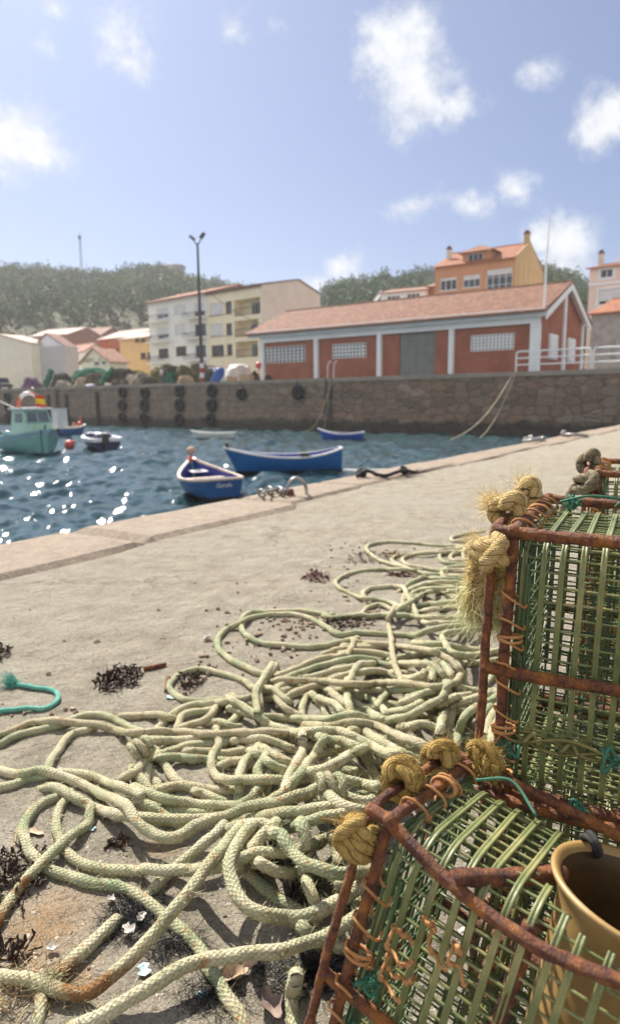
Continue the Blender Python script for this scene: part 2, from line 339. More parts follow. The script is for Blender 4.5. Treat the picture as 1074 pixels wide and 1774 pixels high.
def twist_mat(name, c0, c1, c2, pitch=.045):
    m, nt, b = new_mat(name); tc = nt.add('ShaderNodeTexCoord'); co = tc.outputs['Object']; uv = nt.add('ShaderNodeSeparateXYZ', {0: tc.outputs['UV']})
    ph = nt.math('ADD', nt.math('MULTIPLY', uv.outputs[1], 2*math.pi), nt.math('MULTIPLY', uv.outputs[0], 2*math.pi/pitch)); f = nt.noise(co, 190, 4, .7)
    gr = nt.math('ABSOLUTE', nt.math('COSINE', nt.math('MULTIPLY', ph, 1.5))); fib = nt.math('SINE', nt.math('ADD', nt.math('MULTIPLY', ph, 14.), nt.math('MULTIPLY', f, 6)))
    c = nt.ramp(nt.noise(co, 30, 5, .65), [(.3, c1), (.5, c0), (.7, c2)]); c = nt.mix(nt.math('MULTIPLY', nt.step(f, .52, .72), .45), c, tuple(x*.5 for x in c1)); c = nt.mix(nt.math('MULTIPLY', nt.step(gr, .35, .05), .65), c, tuple(x*.3 for x in c1))
    setin(nt, b, 'Base Color', c); b.inputs['Roughness'].default_value = .9; b.inputs['Specular IOR Level'].default_value = .12
    setin(nt, b, 'Normal', nt.bump(nt.math('ADD', nt.math('ADD', nt.math('MULTIPLY', fib, .3), gr), nt.math('MULTIPLY', f, .8)), 1., .0016)); return m
def net_plastic(name, c0, c1, c2):
    m, nt, b = new_mat(name); co = nt.add('ShaderNodeTexCoord').outputs['Object']
    c = nt.ramp(nt.noise(co, 11, 5, .65), [(.3, c0), (.52, c1), (.72, c2)])
    c = nt.mix(nt.math('MULTIPLY', nt.step(nt.noise(co, 75, 4, .7), .55, .75), .5), c, (.30, .27, .14))
    setin(nt, b, 'Base Color', c); b.inputs['Roughness'].default_value = .42; b.inputs['Specular IOR Level'].default_value = .45
    setin(nt, b, 'Normal', nt.bump(nt.noise(co, 240, 4, .6), .5, .001))
    return m
def wall_mat():
    m, nt, b = new_mat('harbour_masonry'); tc = nt.add('ShaderNodeTexCoord'); uv = tc.outputs['UV']
    sx = nt.add('ShaderNodeSeparateXYZ', {0: uv}); z = sx.outputs[1]; s = sx.outputs[0]
    co = nt.add('ShaderNodeCombineXYZ', {0: s, 1: nt.math('MULTIPLY', z, 1.7), 2: 0.}).outputs[0]
    jit = nt.vm('ADD', co, nt.vm('MULTIPLY', nt.noise(co, 1.6, 5, .65, out='Color'), (.7, .6, 0)))
    vo = nt.add('ShaderNodeTexVoronoi', {'Vector': jit, 'Scale': .95, 'Randomness': .62}); ve = nt.add('ShaderNodeTexVoronoi', {'Vector': jit, 'Scale': .95, 'Randomness': .62}, feature='DISTANCE_TO_EDGE')
    c = nt.ramp(nt.add('ShaderNodeSeparateColor', {0: vo.outputs['Color']}).outputs[0], [(0, (.12, .085, .06)), (.35, (.22, .155, .11)), (.6, (.30, .17, .11)), (.8, (.22, .18, .14)), (1, (.38, .29, .205))])
    c = nt.mix(.4, c, nt.ramp(nt.noise(co, 2.2, 7, .7), [(.3, (.07, .05, .035)), (.55, (.23, .165, .115)), (.75, (.36, .26, .18))]))
    c = nt.mix(nt.math('MULTIPLY', nt.step(ve.outputs['Distance'], .06, .0), .45), c, (.17, .13, .095))
    # smoother render on the left stretch
    ren = nt.math('MULTIPLY', nt.step(nt.math('ADD', s, nt.math('MULTIPLY', nt.noise(co, .5, 3), 8)), 57., 49.), .72)
    c = nt.mix(ren, c, nt.ramp(nt.noise(co, .9, 6, .65), [(.3, (.14, .105, .075)), (.55, (.26, .20, .145)), (.75, (.37, .265, .18))]))
    c = nt.mix(nt.math('MULTIPLY', nt.step(nt.noise(co, .35, 5, .65), .5, .66), .4), c, (.16, .135, .11))
    tide = nt.math('ADD', z, nt.math('MULTIPLY', nt.noise(co, .7, 5, .6), 1.6))
    c = nt.mix(nt.math('MULTIPLY', nt.step(tide, 2.05, 1.45), .85), c, (.028, .03, .022))
    c = nt.mix(nt.math('MULTIPLY', nt.step(nt.noise(co, .6, 4), .68, .74), nt.step(tide, 2.4, 1.9)), c, (.10, .12, .02))
    setin(nt, b, 'Base Color', c); b.inputs['Roughness'].default_value = .85
    setin(nt, b, 'Normal', nt.bump(nt.math('ADD', nt.step(ve.outputs['Distance'], 0, .09), nt.noise(co, 5, 5)), .8, .12))
    return m
def water_mat():
    m, nt, b = new_mat('sea_water'); co = nt.add('ShaderNodeTexCoord').outputs['Object']
    co2 = nt.add('ShaderNodeMapping', {'Vector': co, 'Scale': (1, .75, 1), 'Rotation': (0, 0, .5)}).outputs[0]
    setin(nt, b, 'Normal', nt.bump(nt.noise(co2, 9., 2, .5), .6, .03))
    c = nt.ramp(nt.noise(co, .25, 3), [(.35, (.026, .056, .068)), (.65, (.034, .072, .082))])
    setin(nt, b, 'Base Color', c); b.inputs['Roughness'].default_value = .068; b.inputs['IOR'].default_value = 1.333
    return m
def roof_mat(name, c0, c1, c2, course=.3):
    m, nt, b = new_mat(name); tc = nt.add('ShaderNodeTexCoord'); uv = tc.outputs['UV']; co = tc.outputs['Object']
    sx = nt.add('ShaderNodeSeparateXYZ', {0: uv})
    cell = nt.add('ShaderNodeCombineXYZ', {0: nt.math('FLOOR', nt.math('DIVIDE', sx.outputs[0], .24)), 1: nt.math('FLOOR', nt.math('DIVIDE', sx.outputs[1], course)), 2: 0.}).outputs[0]
    wn = nt.add('ShaderNodeTexWhiteNoise', {0: cell}, noise_dimensions='3D').outputs['Value']
    c = nt.ramp(nt.math('ADD', nt.math('MULTIPLY', wn, .55), nt.math('MULTIPLY', nt.noise(co, 1.2, 5, .65), .5)), [(.2, c0), (.5, c1), (.8, c2)])
    setin(nt, b, 'Base Color', c); b.inputs['Roughness'].default_value = .85
    wv = nt.math('ABSOLUTE', nt.math('SINE', nt.math('MULTIPLY', sx.outputs[0], math.pi/.24)))
    h = nt.math('ADD', wv, nt.math('MULTIPLY', nt.math('FRACT', nt.math('DIVIDE', sx.outputs[1], course)), -.4))
    setin(nt, b, 'Normal', nt.bump(h, .8, .07))
    return m
def glass_mat(name, c=(.03, .04, .05)):
    m, nt, b = new_mat(name); co = nt.add('ShaderNodeTexCoord').outputs['Object']
    setin(nt, b, 'Base Color', nt.ramp(nt.noise(co, .8, 3), [(.4, c), (.65, tuple(x*2.2+.02 for x in c))])); b.inputs['Roughness'].default_value = .12
    return m
M_conc = concrete_mat(); M_gran = granite_mat(); M_rust = rust_mat(); M_rustd = rust_mat('dark_rusty_iron', .75)
M_wall = wall_mat(); M_water = water_mat()
M_glass = glass_mat('window_glass')
plaster = lambda n, c, **k: mat(n, [(.3, tuple(x*.9 for x in c)), (.55, c), (.8, tuple(x*1.06 for x in c))], scale=.7, rough=.9, bump=.25, bscale=8, bdist=.02, **k)
M_white = plaster('white_paint', (.82, .82, .82)); M_cream = plaster('cream_plaster', (.86, .77, .56)); M_pale = plaster('pale_plaster', (.84, .83, .77)); M_beige = plaster('beige_gable_plaster', (.74, .64, .53))
M_brickred = mat('red_plaster', [(.3, (.28, .098, .06)), (.55, (.35, .128, .08)), (.8, (.385, .155, .10))], scale=.9, rough=.9, bump=.3, bscale=12, bdist=.02)
M_orange = plaster('orange_plaster', (.58, .29, .155)); M_sand = plaster('sand_gable_render', (.55, .40, .20)); M_pink = plaster('pink_plaster', (.80, .61, .52)); M_yellow = plaster('yellow_plaster', (.80, .53, .24)); M_rust_house = plaster('terracotta_plaster', (.45, .155, .075))
M_grey = plaster('grey_render', (.48, .47, .465)); M_cream2 = plaster('cream_render', (.76, .71, .56)); M_lilac = plaster('white_lilac_plaster', (.80, .79, .82)); M_brown = plaster('brown_plaster', (.28, .18, .15))
M_roof = roof_mat('terracotta_tiles', (.105, .038, .018), (.17, .064, .030), (.235, .105, .058)); M_roof2 = roof_mat('salmon_tiles', (.27, .12, .08), (.36, .17, .115), (.42, .23, .165)); M_roof3 = roof_mat('orange_tiles', (.20, .07, .03), (.30, .105, .045), (.36, .15, .075)); M_roofp = roof_mat('pale_roof_tiles', (.44, .33, .27), (.52, .41, .34), (.58, .48, .41))
M_roofb = roof_mat('brown_roof_tiles', (.22, .12, .09), (.30, .16, .12), (.34, .2, .16))
M_shutter = mat('roller_shutter', (.66, .66, .66), scale=2, rough=.6); M_frame = mat('window_frame_paint', (.70, .70, .70), scale=3, rough=.5); M_browntrim = mat('brown_trim', (.17, .10, .075), scale=3)
M_greymetal = mat('grey_green_door_paint', [(.3, (.17, .18, .165)), (.7, (.22, .235, .215))], scale=1.5, rough=.6, bump=.1)
M_stoneblock = mat('grey_stone_render', [(.3, (.22, .215, .20)), (.5, (.36, .35, .33)), (.75, (.46, .45, .43))], scale=1.3, rough=.95, bump=.6, bscale=4, bdist=.08)
M_iron = mat('dark_iron', (.035, .035, .038), scale=5, rough=.55, spec=.4); M_galv = mat('galvanised_iron', [(.3, (.16, .13, .11)), (.6, (.42, .41, .40))], scale=25, rough=.45, metallic=.6)
M_rubber = mat('tyre_rubber', (.014, .014, .015), scale=6, rough=.75, spec=.3)
M_wood = mat('dark_timber', [(.3, (.02, .018, .015)), (.7, (.05, .042, .035))], scale=3)
M_lampgrey = mat('lamp_post_paint', (.055, .06, .06), scale=2, rough=.6); M_redband = mat('red_band_paint', (.32, .04, .035), scale=2, rough=.6); M_whiteband = mat('white_band_paint', (.66, .66, .68), scale=2, rough=.6)
M_quaytop = mat('far_quay_surface', [(.3, (.24, .22, .19)), (.7, (.36, .33, .29))], scale=.5, rough=.95)
M_coping = mat('far_coping', [(.3, (.22, .195, .16)), (.7, (.33, .29, .24))], scale=.6, rough=.95)
# ------------------------------------------------------------------ far harbour wall, far quay, water, near quay
ZW = -2.1; ZQ = 2.53
W0 = at_z(0, 734, ZW); W1 = at_z(900, 755, ZW); wd = nrm((W1-W0)*[1, 1, 0]); wn = np.array([wd[1], -wd[0], 0])   # wn faces the water
if wn @ (EYE-W0) < 0: wn = -wn
def wallp(px, py, off=0.): return on_plane(px, py, W0+wn*off, wn)
def wall_s(P): return (np.asarray(P)-W0) @ wd
def behind(px, py, off): return on_plane(px, py, W0-wn*off, wn)
up = np.array([0, 0, 1.])
Ea = np.array([.04, 5.35, 0]); ed = nrm([.555, .832, 0]); en = np.array([ed[1], -ed[0], 0])     # quay edge: along, and inland (to the right)
def edge(s, d=0., z=0.): return Ea+ed*s+en*d+up*z
den = np.cross(ed[:2], wd[:2]); sI = np.cross((W0-Ea)[:2], wd[:2])/den                         # where the quay edge reaches the far wall
# water (rippled sheet)
ys = np.concatenate([np.linspace(-14, 7, 14), 7+np.cumsum(np.linspace(.07, .28, 520))]); nx_ = 520
YY = np.broadcast_to(ys[:, None], (len(ys), nx_)).copy(); XX = np.linspace(-1, 1, nx_)[None]*(5+np.abs(ys[:, None])*.50)-2
XX[:, 0] = -140; XX[:, -1] = 140
r_ = np.random.default_rng(3); H_ = 0
for i in range(64):
    lam = .31*1.042**i; a_ = -1.15+r_.normal()*.62; k_ = 2*np.pi/lam; fade = np.clip(1.6-np.abs(YY)/55*(.8/lam), .3, 1) if lam < .8 else 1; H_ = H_+.098*(lam/.42)**-.42/k_*fade*np.sin(k_*(XX*np.sin(a_)+YY*np.cos(a_))+r_.random()*6.28+.6*np.sin(XX*.7+i)*np.sin(YY*.5-i))
mb = MB(); mb.grid(np.stack([XX, YY, ZW+H_], -1)); o = mb.build('water', M_water, kind='structure', smooth=True)
# sea bed under it, so the sheet has something below
mb = MB(); mb.quad((-120, -60, -6), (120, -60, -6), (120, 160, -6), (-120, 160, -6)); mb.build('sea_bed', M_quaytop, kind='structure')
# wall
mb = MB(); s0, s1 = -45., 125.
a = W0+wd*s0; n_ = 90
for i in range(n_):
    sa = s0+(s1-s0)*i/n_; sb = s0+(s1-s0)*(i+1)/n_
    A, B = W0+wd*sa, W0+wd*sb
    q = [A*[1, 1, 0]+up*(-5), B*[1, 1, 0]+up*(-5), B*[1, 1, 0]+up*(ZQ-.32), A*[1, 1, 0]+up*(ZQ-.32)]
    mb.add(q, [(0, 1, 2, 3)], [(sa, -2.9), (sb, -2.9), (sb, ZQ-.32-ZW), (sa, ZQ-.32-ZW)])
back = -wn*1.2
mb.hexa((W0+wd*s0)*[1, 1, 0]+up*-5-wn*.01, (W0+wd*s1)*[1, 1, 0]+up*-5-wn*.01, (W0+wd*s1)*[1, 1, 0]+up*-5+back, (W0+wd*s0)*[1, 1, 0]+up*-5+back, up*(ZQ-.32+5-.002))
hw = mb.build('harbour_wall', M_wall, label='tall brown stone harbour wall rising from the water across the basin', cat='harbour wall')
mb = MB(); e0 = (W0+wd*s0)*[1, 1, 0]; e1 = (W0+wd*s1)*[1, 1, 0]
mb.hexa(e0+wn*.08+up*(ZQ-.32), e1+wn*.08+up*(ZQ-.32), e1-wn*1.2+up*(ZQ-.32), e0-wn*1.2+up*(ZQ-.32), up*.33)
mb.build('coping', M_coping, hw)
mb = MB(); mb.quad(e0-wn*1.2+up*ZQ, e1-wn*1.2+up*ZQ, e1-wn*150+wd*60+up*(ZQ+.4), e0-wn*150-wd*120+up*(ZQ+.4)); mb.build('far_quay', M_quaytop, kind='structure')
# near quay: concrete sheet + masonry face
GROUND_LATER = 1
mb = MB(); mb.hexa(edge(-12, .06, -5), edge(sI, .06, -5), edge(sI, .44, -5), edge(-12, .44, -5), up*4.6); mb.hexa(edge(-12, .44, -5), edge(sI, .44, -5), edge(sI, 3, -5), edge(-12, 3, -5), up*4.9)
mb.build('quay_wall', mat('quay_face_stone', [(.3, (.08, .07, .055)), (.7, (.22, .19, .15))], scale=1.4, bump=.6, bscale=5, bdist=.06), label='stone face of the near quay under the pink granite coping', cat='quay wall')
# coping stones
js = [-7.5, -5.8, -4.1, -2.29, -.97, .0, 1.92, 3.4, 5.2, 6.6, 8.3, 10.1, 11.6, 13.3, 15., 16.9, 18.6]
while js[-1] < sI-3: js.append(js[-1]+1.4+.6*random.random())
js.append(sI)
dep = [.62, .62, .6, .57, .45, .40, .46, .42, .48, .44, .5, .46, .45]
SL = {3: 'pinkish granite coping stone in the left foreground, cracked gap at its right end', 4: 'long pale granite coping stone right of the pinkish one, below the moored blue boat', 5: 'granite coping stone carrying the rusty mooring ring and chain',
      6: 'granite coping stone with the black mooring rope looped over it', 2: 'granite coping stone nearest the viewer, cut off at the left edge'}
for i in range(len(js)-1):
    a, b = js[i]+.012, js[i+1]-.012; dp = dep[i] if i < len(dep) else .46
    nu, nv = max(8, int((b-a)/.05)), 14
    if a > 9: nu, nv = 10, 6
    U, V = np.meshgrid(np.linspace(0, 1, nu), np.linspace(0, 1, nv), indexing='ij')
    sk = random.uniform(-.03, .03)
    sa = a+(b-a)*U+ (V-.5)*sk*0; dd = dp*V
    P = Ea+ed*sa[..., None]+en*dd[..., None]
    wob = snoise(P, 3.5, i, 3); e_in = snoise(P*[1, 1, 0]+i, 5., i+40, 2)
    P = P+en*((V-.5)*2*e_in*.02)[..., None]*np.where((V < .01) | (V > .99), 1, .3)[..., None]
    edge_d = np.minimum(np.minimum(U*(b-a), (1-U)*(b-a)), np.minimum(V*dp, (1-V)*dp))
    z = .016+.006*wob+random.uniform(-.006, .006)-.03*np.exp(-edge_d/.018)
    P[..., 2] = z
    mb = MB(); mb.grid(P)
    ring = np.vstack([P[:, 0], P[-1, 1:], P[-2::-1, -1], P[0, -2:0:-1]]); low = ring.copy(); low[:, 2] = -.42
    m_ = len(ring); mb.add(np.vstack([ring, low]), [(k, (k+1) % m_, m_+(k+1) % m_, m_+k) for k in range(m_)]); mb.add(low, [tuple(range(m_))])
    pr = [proj(edge(q, r_)) if (edge(q, r_)-EYE) @ CF > .3 else (-9999, 0) for q in (a, (a+b)/2, b) for r_ in (0, dp)]
    if not any(-20 < q[0] < 1090 and q[1] < 1800 for q in pr): continue
    lab = SL.get(i, 'worn granite coping stone, %s along the edge beyond the black rope' % ['', 'first', 'second', 'third', 'fourth', 'fifth', 'sixth', 'seventh', 'eighth', 'ninth', 'tenth', 'eleventh', 'twelfth', 'thirteenth', 'fourteenth', 'fifteenth', 'sixteenth', 'seventeenth', 'eighteenth'][max(0, min(18, i-6))])
    mb.build('coping_stone', M_gran, label=lab, cat='coping stone', group='granite coping stones along the quay edge', smooth=False, origin=edge(a, 0))
mb = MB()      # concrete sheet, its edge following the backs of the stones with a narrow open joint
P0, P1 = [], []
for i in range(len(js)-1):
    d_ = (dep[i] if i < len(dep) else .46)
    for t in np.linspace(0, 1, 9)[:-1]:
        s_ = js[i]+(js[i+1]-js[i])*t; P0.append(edge(s_, d_+.022+.018*snoise(np.array([[s_*1., 0, 0]]), 7., 3, 3)[0])); P1.append(edge(s_, 46))
P0.insert(0, edge(-12, .64)); P1.insert(0, edge(-12, 46)); P0.append(edge(sI, .48)); P1.append(edge(sI, 46))
for i in range(len(P0)-1): mb.quad(P0[i], P0[i+1], P1[i+1], P1[i]); mb.quad(P0[i], P0[i]+up*-.1, P0[i+1]+up*-.1, P0[i+1])
mb.build('quay_ground', M_conc, kind='structure')
gs = np.concatenate([np.arange(-6, -1, .022), np.arange(-1, 1.5, .017), np.arange(1.5, 9, .05)]); gd = np.arange(.70, 3.7, .018); GS_, GD_ = np.meshgrid(gs, gd, indexing='ij'); P = Ea+ed*GS_[..., None]+en*GD_[..., None]   # trowelled, pitted top skin of the concrete
hz_ = .5*snoise(P[..., :2], 34., 51, 3)+.35*snoise(P[..., :2], 95., 52, 3)+.5*snoise(P[..., :2], 9., 53, 2); pit = np.clip(snoise(P[..., :2], 60., 54, 2)-.55, 0, 1)*4
P[..., 2] = np.clip(.0018+.0022*hz_-.0025*pit, -.002, .006); P[0, :, 2] = P[-1, :, 2] = P[:, 0, 2] = P[:, -1, 2] = -.003
mb = MB(); mb.grid(P, flip=True); mb.build('quay_surface', M_conc, kind='structure', smooth=True)
# mortar under the joints
mb = MB(); mb.hexa(edge(-12, .03, -.40), edge(sI, .03, -.40), edge(sI, .74, -.40), edge(-12, .74, -.40), up*.35); mb.build('joint_fill', mat('dark_joint', (.05, .042, .034), scale=20), kind='structure')
# ------------------------------------------------------------------ houses
def facade(mb, a, u, n, L, z0, z1, holes, t=.2):
    """front wall with real openings; a = left base corner, u along, n into the building; holes (s0,s1,za,zb)"""
    xs = sorted({0, L, *[v for h in holes for v in h[:2]]}); zs = sorted({z0, z1, *[v for h in holes for v in h[2:]]})
    P = lambda s, z, d=0: a*[1, 1, 0]+u*s+up*z+n*d
    for i in range(len(xs)-1):
        for j in range(len(zs)-1):
            cx, cz = (xs[i]+xs[i+1])/2, (zs[j]+zs[j+1])/2
            if any(h[0] < cx < h[1] and h[2] < cz < h[3] for h in holes): continue
            mb.quad(P(xs[i], zs[j]), P(xs[i+1], zs[j]), P(xs[i+1], zs[j+1]), P(xs[i], zs[j+1]))
    for s0, s1, za, zb in holes:
        for q in (((s0, za), (s1, za)), ((s1, za), (s1, zb)), ((s1, zb), (s0, zb)), ((s0, zb), (s0, za))):
            (sA, zA), (sB, zB) = q; mb.quad(P(sA, zA), P(sB, zB), P(sB, zB, t), P(sA, zA, t))
def window(root, a, u, n, h, kind, fr=None, t=.2, cols=2, rows=1, lab=None):
    s0, s1, za, zb = h; P = lambda s, z, d: a*[1, 1, 0]+u*s+up*z+n*d
    W_, H_ = s1-s0, zb-za; fw = .09; fr = fr or M_frame; f = MB(); d = t-.07
    f.box(P((s0+s1)/2, za+fw/2, d), (W_, .07, fw), u); f.box(P((s0+s1)/2, zb-fw/2, d), (W_, .07, fw), u)
    for s in (s0+fw/2, s1-fw/2): f.box(P(s, (za+zb)/2, d), (fw, .07, H_-2*fw), u)
    for i in range(1, cols): f.box(P(s0+W_*i/cols, (za+zb)/2, d+.005), (fw*.8, .06, H_-2*fw), u)
    for j in range(1, rows): f.box(P((s0+s1)/2, za+H_*j/rows, d+.01), (W_-2*fw, .05, fw*.6), u)
    f.box(P((s0+s1)/2, za-.04, .0), (W_+.2, .22, .07), u)
    w = f.build('window', fr, root, label=lab)
    g = MB(); g.quad(P(s0, za, t-.01), P(s1, za, t-.01), P(s1, zb, t-.01), P(s0, zb, t-.01)); g.build('pane', M_glass, w)
    if kind == 'shutter' or (isinstance(kind, float)):
        zl = za if kind == 'shutter' else zb-H_*kind
        g = MB(); k = max(3, int((zb-zl)/.12))
        for j in range(k):
            z = zl+(zb-zl)*(j+.5)/k; g.box(P((s0+s1)/2, z, t-.12+.004*(j % 2)), (W_-.04, .03, (zb-zl)/k), u)
        g.build('shutter', M_shutter, w)
    return w
def grille(root, a, u, n, h, nx, nz, m, bar=.11, t=.2):
    s0, s1, za, zb = h; P = lambda s, z, d: a*[1, 1, 0]+u*s+up*z+n*d; f = MB()
    for i in range(nx+1): f.box(P(s0+(s1-s0)*i/nx, (za+zb)/2, .06), (bar, .10, zb-za), u)
    for j in range(nz+1): f.box(P((s0+s1)/2, za+(zb-za)*j/nz, .062), (s1-s0, .096, bar), u)
    w = f.build('window', m, root); g = MB(); g.quad(P(s0, za, t-.01), P(s1, za, t-.01), P(s1, zb, t-.01), P(s0, zb, t-.01)); g.build('pane', M_glass, w)
def slab(mb, p0, p1, p2, p3, th):
    """roof slope: p0,p1 along the eave, p2,p3 ridge; uv in metres"""
    p0, p1, p2, p3 = [np.asarray(p, float) for p in (p0, p1, p2, p3)]; nn = nrm(np.cross(p1-p0, p3-p0)); nn = nn if nn[2] > 0 else -nn
    L = np.linalg.norm(p1-p0); Hh = np.linalg.norm(p3-p0); e = nn*th
    mb.add([p0+e, p1+e, p2+e, p3+e], [(0, 1, 2, 3)], [(0, 0), (L, 0), (L, Hh), (0, Hh)])
    mb.add([p0, p1, p2, p3, p0+e, p1+e, p2+e, p3+e], [(0, 3, 2, 1), (0, 1, 5, 4), (1, 2, 6, 5), (2, 3, 7, 6), (3, 0, 4, 7)])
class House:
    def __init__(s, name, label, cat, pxL, dL, pxR, dR, w, zb, ze, group=None):
        s.a = at_d(pxL, 690, dL)*[1, 1, 0]; s.b = at_d(pxR, 690, dR)*[1, 1, 0]; s.L = np.linalg.norm(s.b-s.a); s.u = (s.b-s.a)/s.L
        s.n = np.array([-s.u[1], s.u[0], 0]); s.w = w; s.zb, s.ze = zb, ze
        s.root = thing(name, label, cat, (s.a+s.b)/2+s.n*w/2+up*zb, group)
    def P(s, x, z, d=0.): return s.a+s.u*x+up*z+s.n*d
    def sz(s, px, py, d=0.):
        p = on_plane(px, py, s.a+s.n*d, s.n); return (p-s.a) @ s.u, p[2]
    def rect(s, x0, y0, x1, y1):
        a, b = s.sz(x0, (y0+y1)/2)[0], s.sz(x1, (y0+y1)/2)[0]; xm = (x0+x1)/2
        return (max(.05, a), min(s.L-.05, b), s.sz(xm, y1)[1], s.sz(xm, y0)[1])
    def walls(s, m, holes=(), zr=None, ridge='along', t=.2, name='wall'):
        mb = MB(); facade(mb, s.a, s.u, s.n, s.L, s.zb, s.ze, holes, t); P = s.P; L, w, zb, ze = s.L, s.w, s.zb, s.ze
        g = ridge == 'along' and zr
        for x in (0, L):
            mb.poly([P(x, zb), P(x, ze)]+([P(x, zr, w/2)] if g else [])+[P(x, ze, w), P(x, zb, w)])
        mb.poly([P(0, zb, w), P(L, zb, w), P(L, ze, w)]+([P(L/2, zr, w)] if (zr and ridge == 'across') else [])+[P(0, ze, w)])
        if zr and ridge == 'across': mb.poly([P(0, ze), P(L, ze), P(L/2, zr)])
        if not zr: mb.poly([P(0, ze), P(L, ze), P(L, ze, w), P(0, ze, w)])
        return mb.build(name, m, s.root)
    def roof(s, m, zr, ridge='along', ov=.4, th=.14, side=None, side_r=None):
        mb = MB(); P = s.P; L, w, ze = s.L, s.w, s.ze; side = ov if side is None else side; sr = side if side_r is None else side_r
        if ridge == 'along':
            k = (zr-ze)/(w/2); zo = ze-k*ov
            slab(mb, P(-side, zo, -ov), P(L+sr, zo, -ov), P(L+sr, zr, w/2), P(-side, zr, w/2), th); slab(mb, P(L+sr, zo, w+ov), P(-side, zo, w+ov), P(-side, zr, w/2), P(L+sr, zr, w/2), th)
            mb.tube([P(-side, zr+th, w/2), P(L+sr, zr+th, w/2)], .12, 8)
        else:
            k = (zr-ze)/(L/2); zo = ze-k*ov
            slab(mb, P(-ov, zo, -side), P(-ov, zo, w+side), P(L/2, zr, w+side), P(L/2, zr, -side), th); slab(mb, P(L+ov, zo, w+side), P(L+ov, zo, -side), P(L/2, zr, -side), P(L/2, zr, w+side), th)
        return mb.build('roof', m, s.root)
# --- red market hall
h = House('market_hall', 'long low red hall with white columns and terracotta roof on the far quay', 'building', 455, 67, 931, 51.5, 11.3, ZQ+.02, 7.25)
hs = [h.rect(457, 600, 529, 628), h.rect(576, 595, 634, 620), h.rect(691, 576, 753, 649), h.rect(815, 579, 890, 607)]
hs[2] = (hs[2][0], hs[2][1], ZQ+.03, hs[2][3])
wl = h.walls(M_brickred, hs, 9.6)
grille(h.root, h.a, h.u, h.n, hs[0], 11, 5, M_white, .085); grille(h.root, h.a, h.u, h.n, hs[1], 10, 4, M_white, .115); grille(h.root, h.a, h.u, h.n, hs[3], 12, 5, M_white, .12)
d = MB(); s0, s1, za, zb = hs[2]; d.box(h.P((s0+s1)/2, (za+zb)/2, .17), (s1-s0, .06, zb-za), h.u)
for k in range(1, 4): d.box(h.P(s0+(s1-s0)*k/4, (za+zb)/2, .13), (.05, .03, zb-za), h.u)
d.build('sliding_door', M_greymetal, h.root, label='large grey metal sliding door')
for px in (456.5, 549.5, 658.5, 782.5, 925):
    s = h.sz(px, 620)[0]; wdt = .42 if px < 900 else .75
    c = MB(); c.box(h.P(s if px < 900 else h.L-.33, (ZQ+6.1)/2+.02, -.14), (wdt, .28, 6.1-ZQ), h.u); c.build('column', M_white, h.root)
f = MB(); f.box(h.P(h.L/2, 6.37, -.12), (h.L, .236, .5), h.u); f.box(h.P(h.L/2-.38, 6.80, -.55), (h.L+1.7, .12, .46), h.u); f.box(h.P(h.L/2-.38, 6.61, -.31), (h.L+1.7, .38, .05), h.u)
f.build('fascia', M_white, h.root)
f = MB(); f.tube([h.P(-1.2, 7.06, -.72), h.P(h.L+.5, 7.06, -.72)], .10, 8); f.build('gutter', M_grey, h.root)
f = MB()
for x in (h.L+.5,):
    for sg in (0, 1):
        A = h.P(x, 6.8, -.6 if sg == 0 else h.w+.6); B = h.P(x, 9.63, h.w/2); f.hexa(A, B, B+up*-.5, A+up*-.5, h.u*.1)
for sg in (0, 1):   # soffit of the gable overhang
    A = h.P(h.L+.02, 6.75, -.5 if sg == 0 else h.w+.5); B = h.P(h.L+.02, 9.5, h.w/2); f.hexa(A, B, B+h.u*.48, A+h.u*.48, up*.06)
f.box(h.P(h.L+.1, (ZQ+9.3)/2, h.w*.5), (.16, .5, 9.3-ZQ), h.u); f.box(h.P(h.L+.1, (ZQ+7.1)/2, h.w-.2), (.16, .45, 7.1-ZQ), h.u)
f.build('gable_trim', M_white, h.root)
for d0, d1 in ((2.0, 4.0), (7.0, 9.0)):
    f = MB(); f.box(h.P(h.L+.06, 4.55, (d0+d1)/2), (.14, d1-d0, 1.9), h.u)
    for k in range(6): f.box(h.P(h.L+.15, 3.8+k*.3, (d0+d1)/2), (.03, d1-d0-.1, .2), h.u)
    f.build('shutter', M_white, h.root)
rf = h.roof(M_roof, 9.6, ov=1.0, side=1.3, side_r=.6)
HALL = h
b0 = h.P(h.L+.25, 7.1, -.2); mb = MB(); mb.tube([b0, b0+up*3.2, b0+up*6.6+h.u*.15], [.10, .07, .035], 8); mb.box(b0+up*.1, (.3, .3, .2), h.u)
mb.build('antenna_pole', M_white, label='thin white pole fixed to the right corner of the red hall roof', cat='antenna', origin=b0)
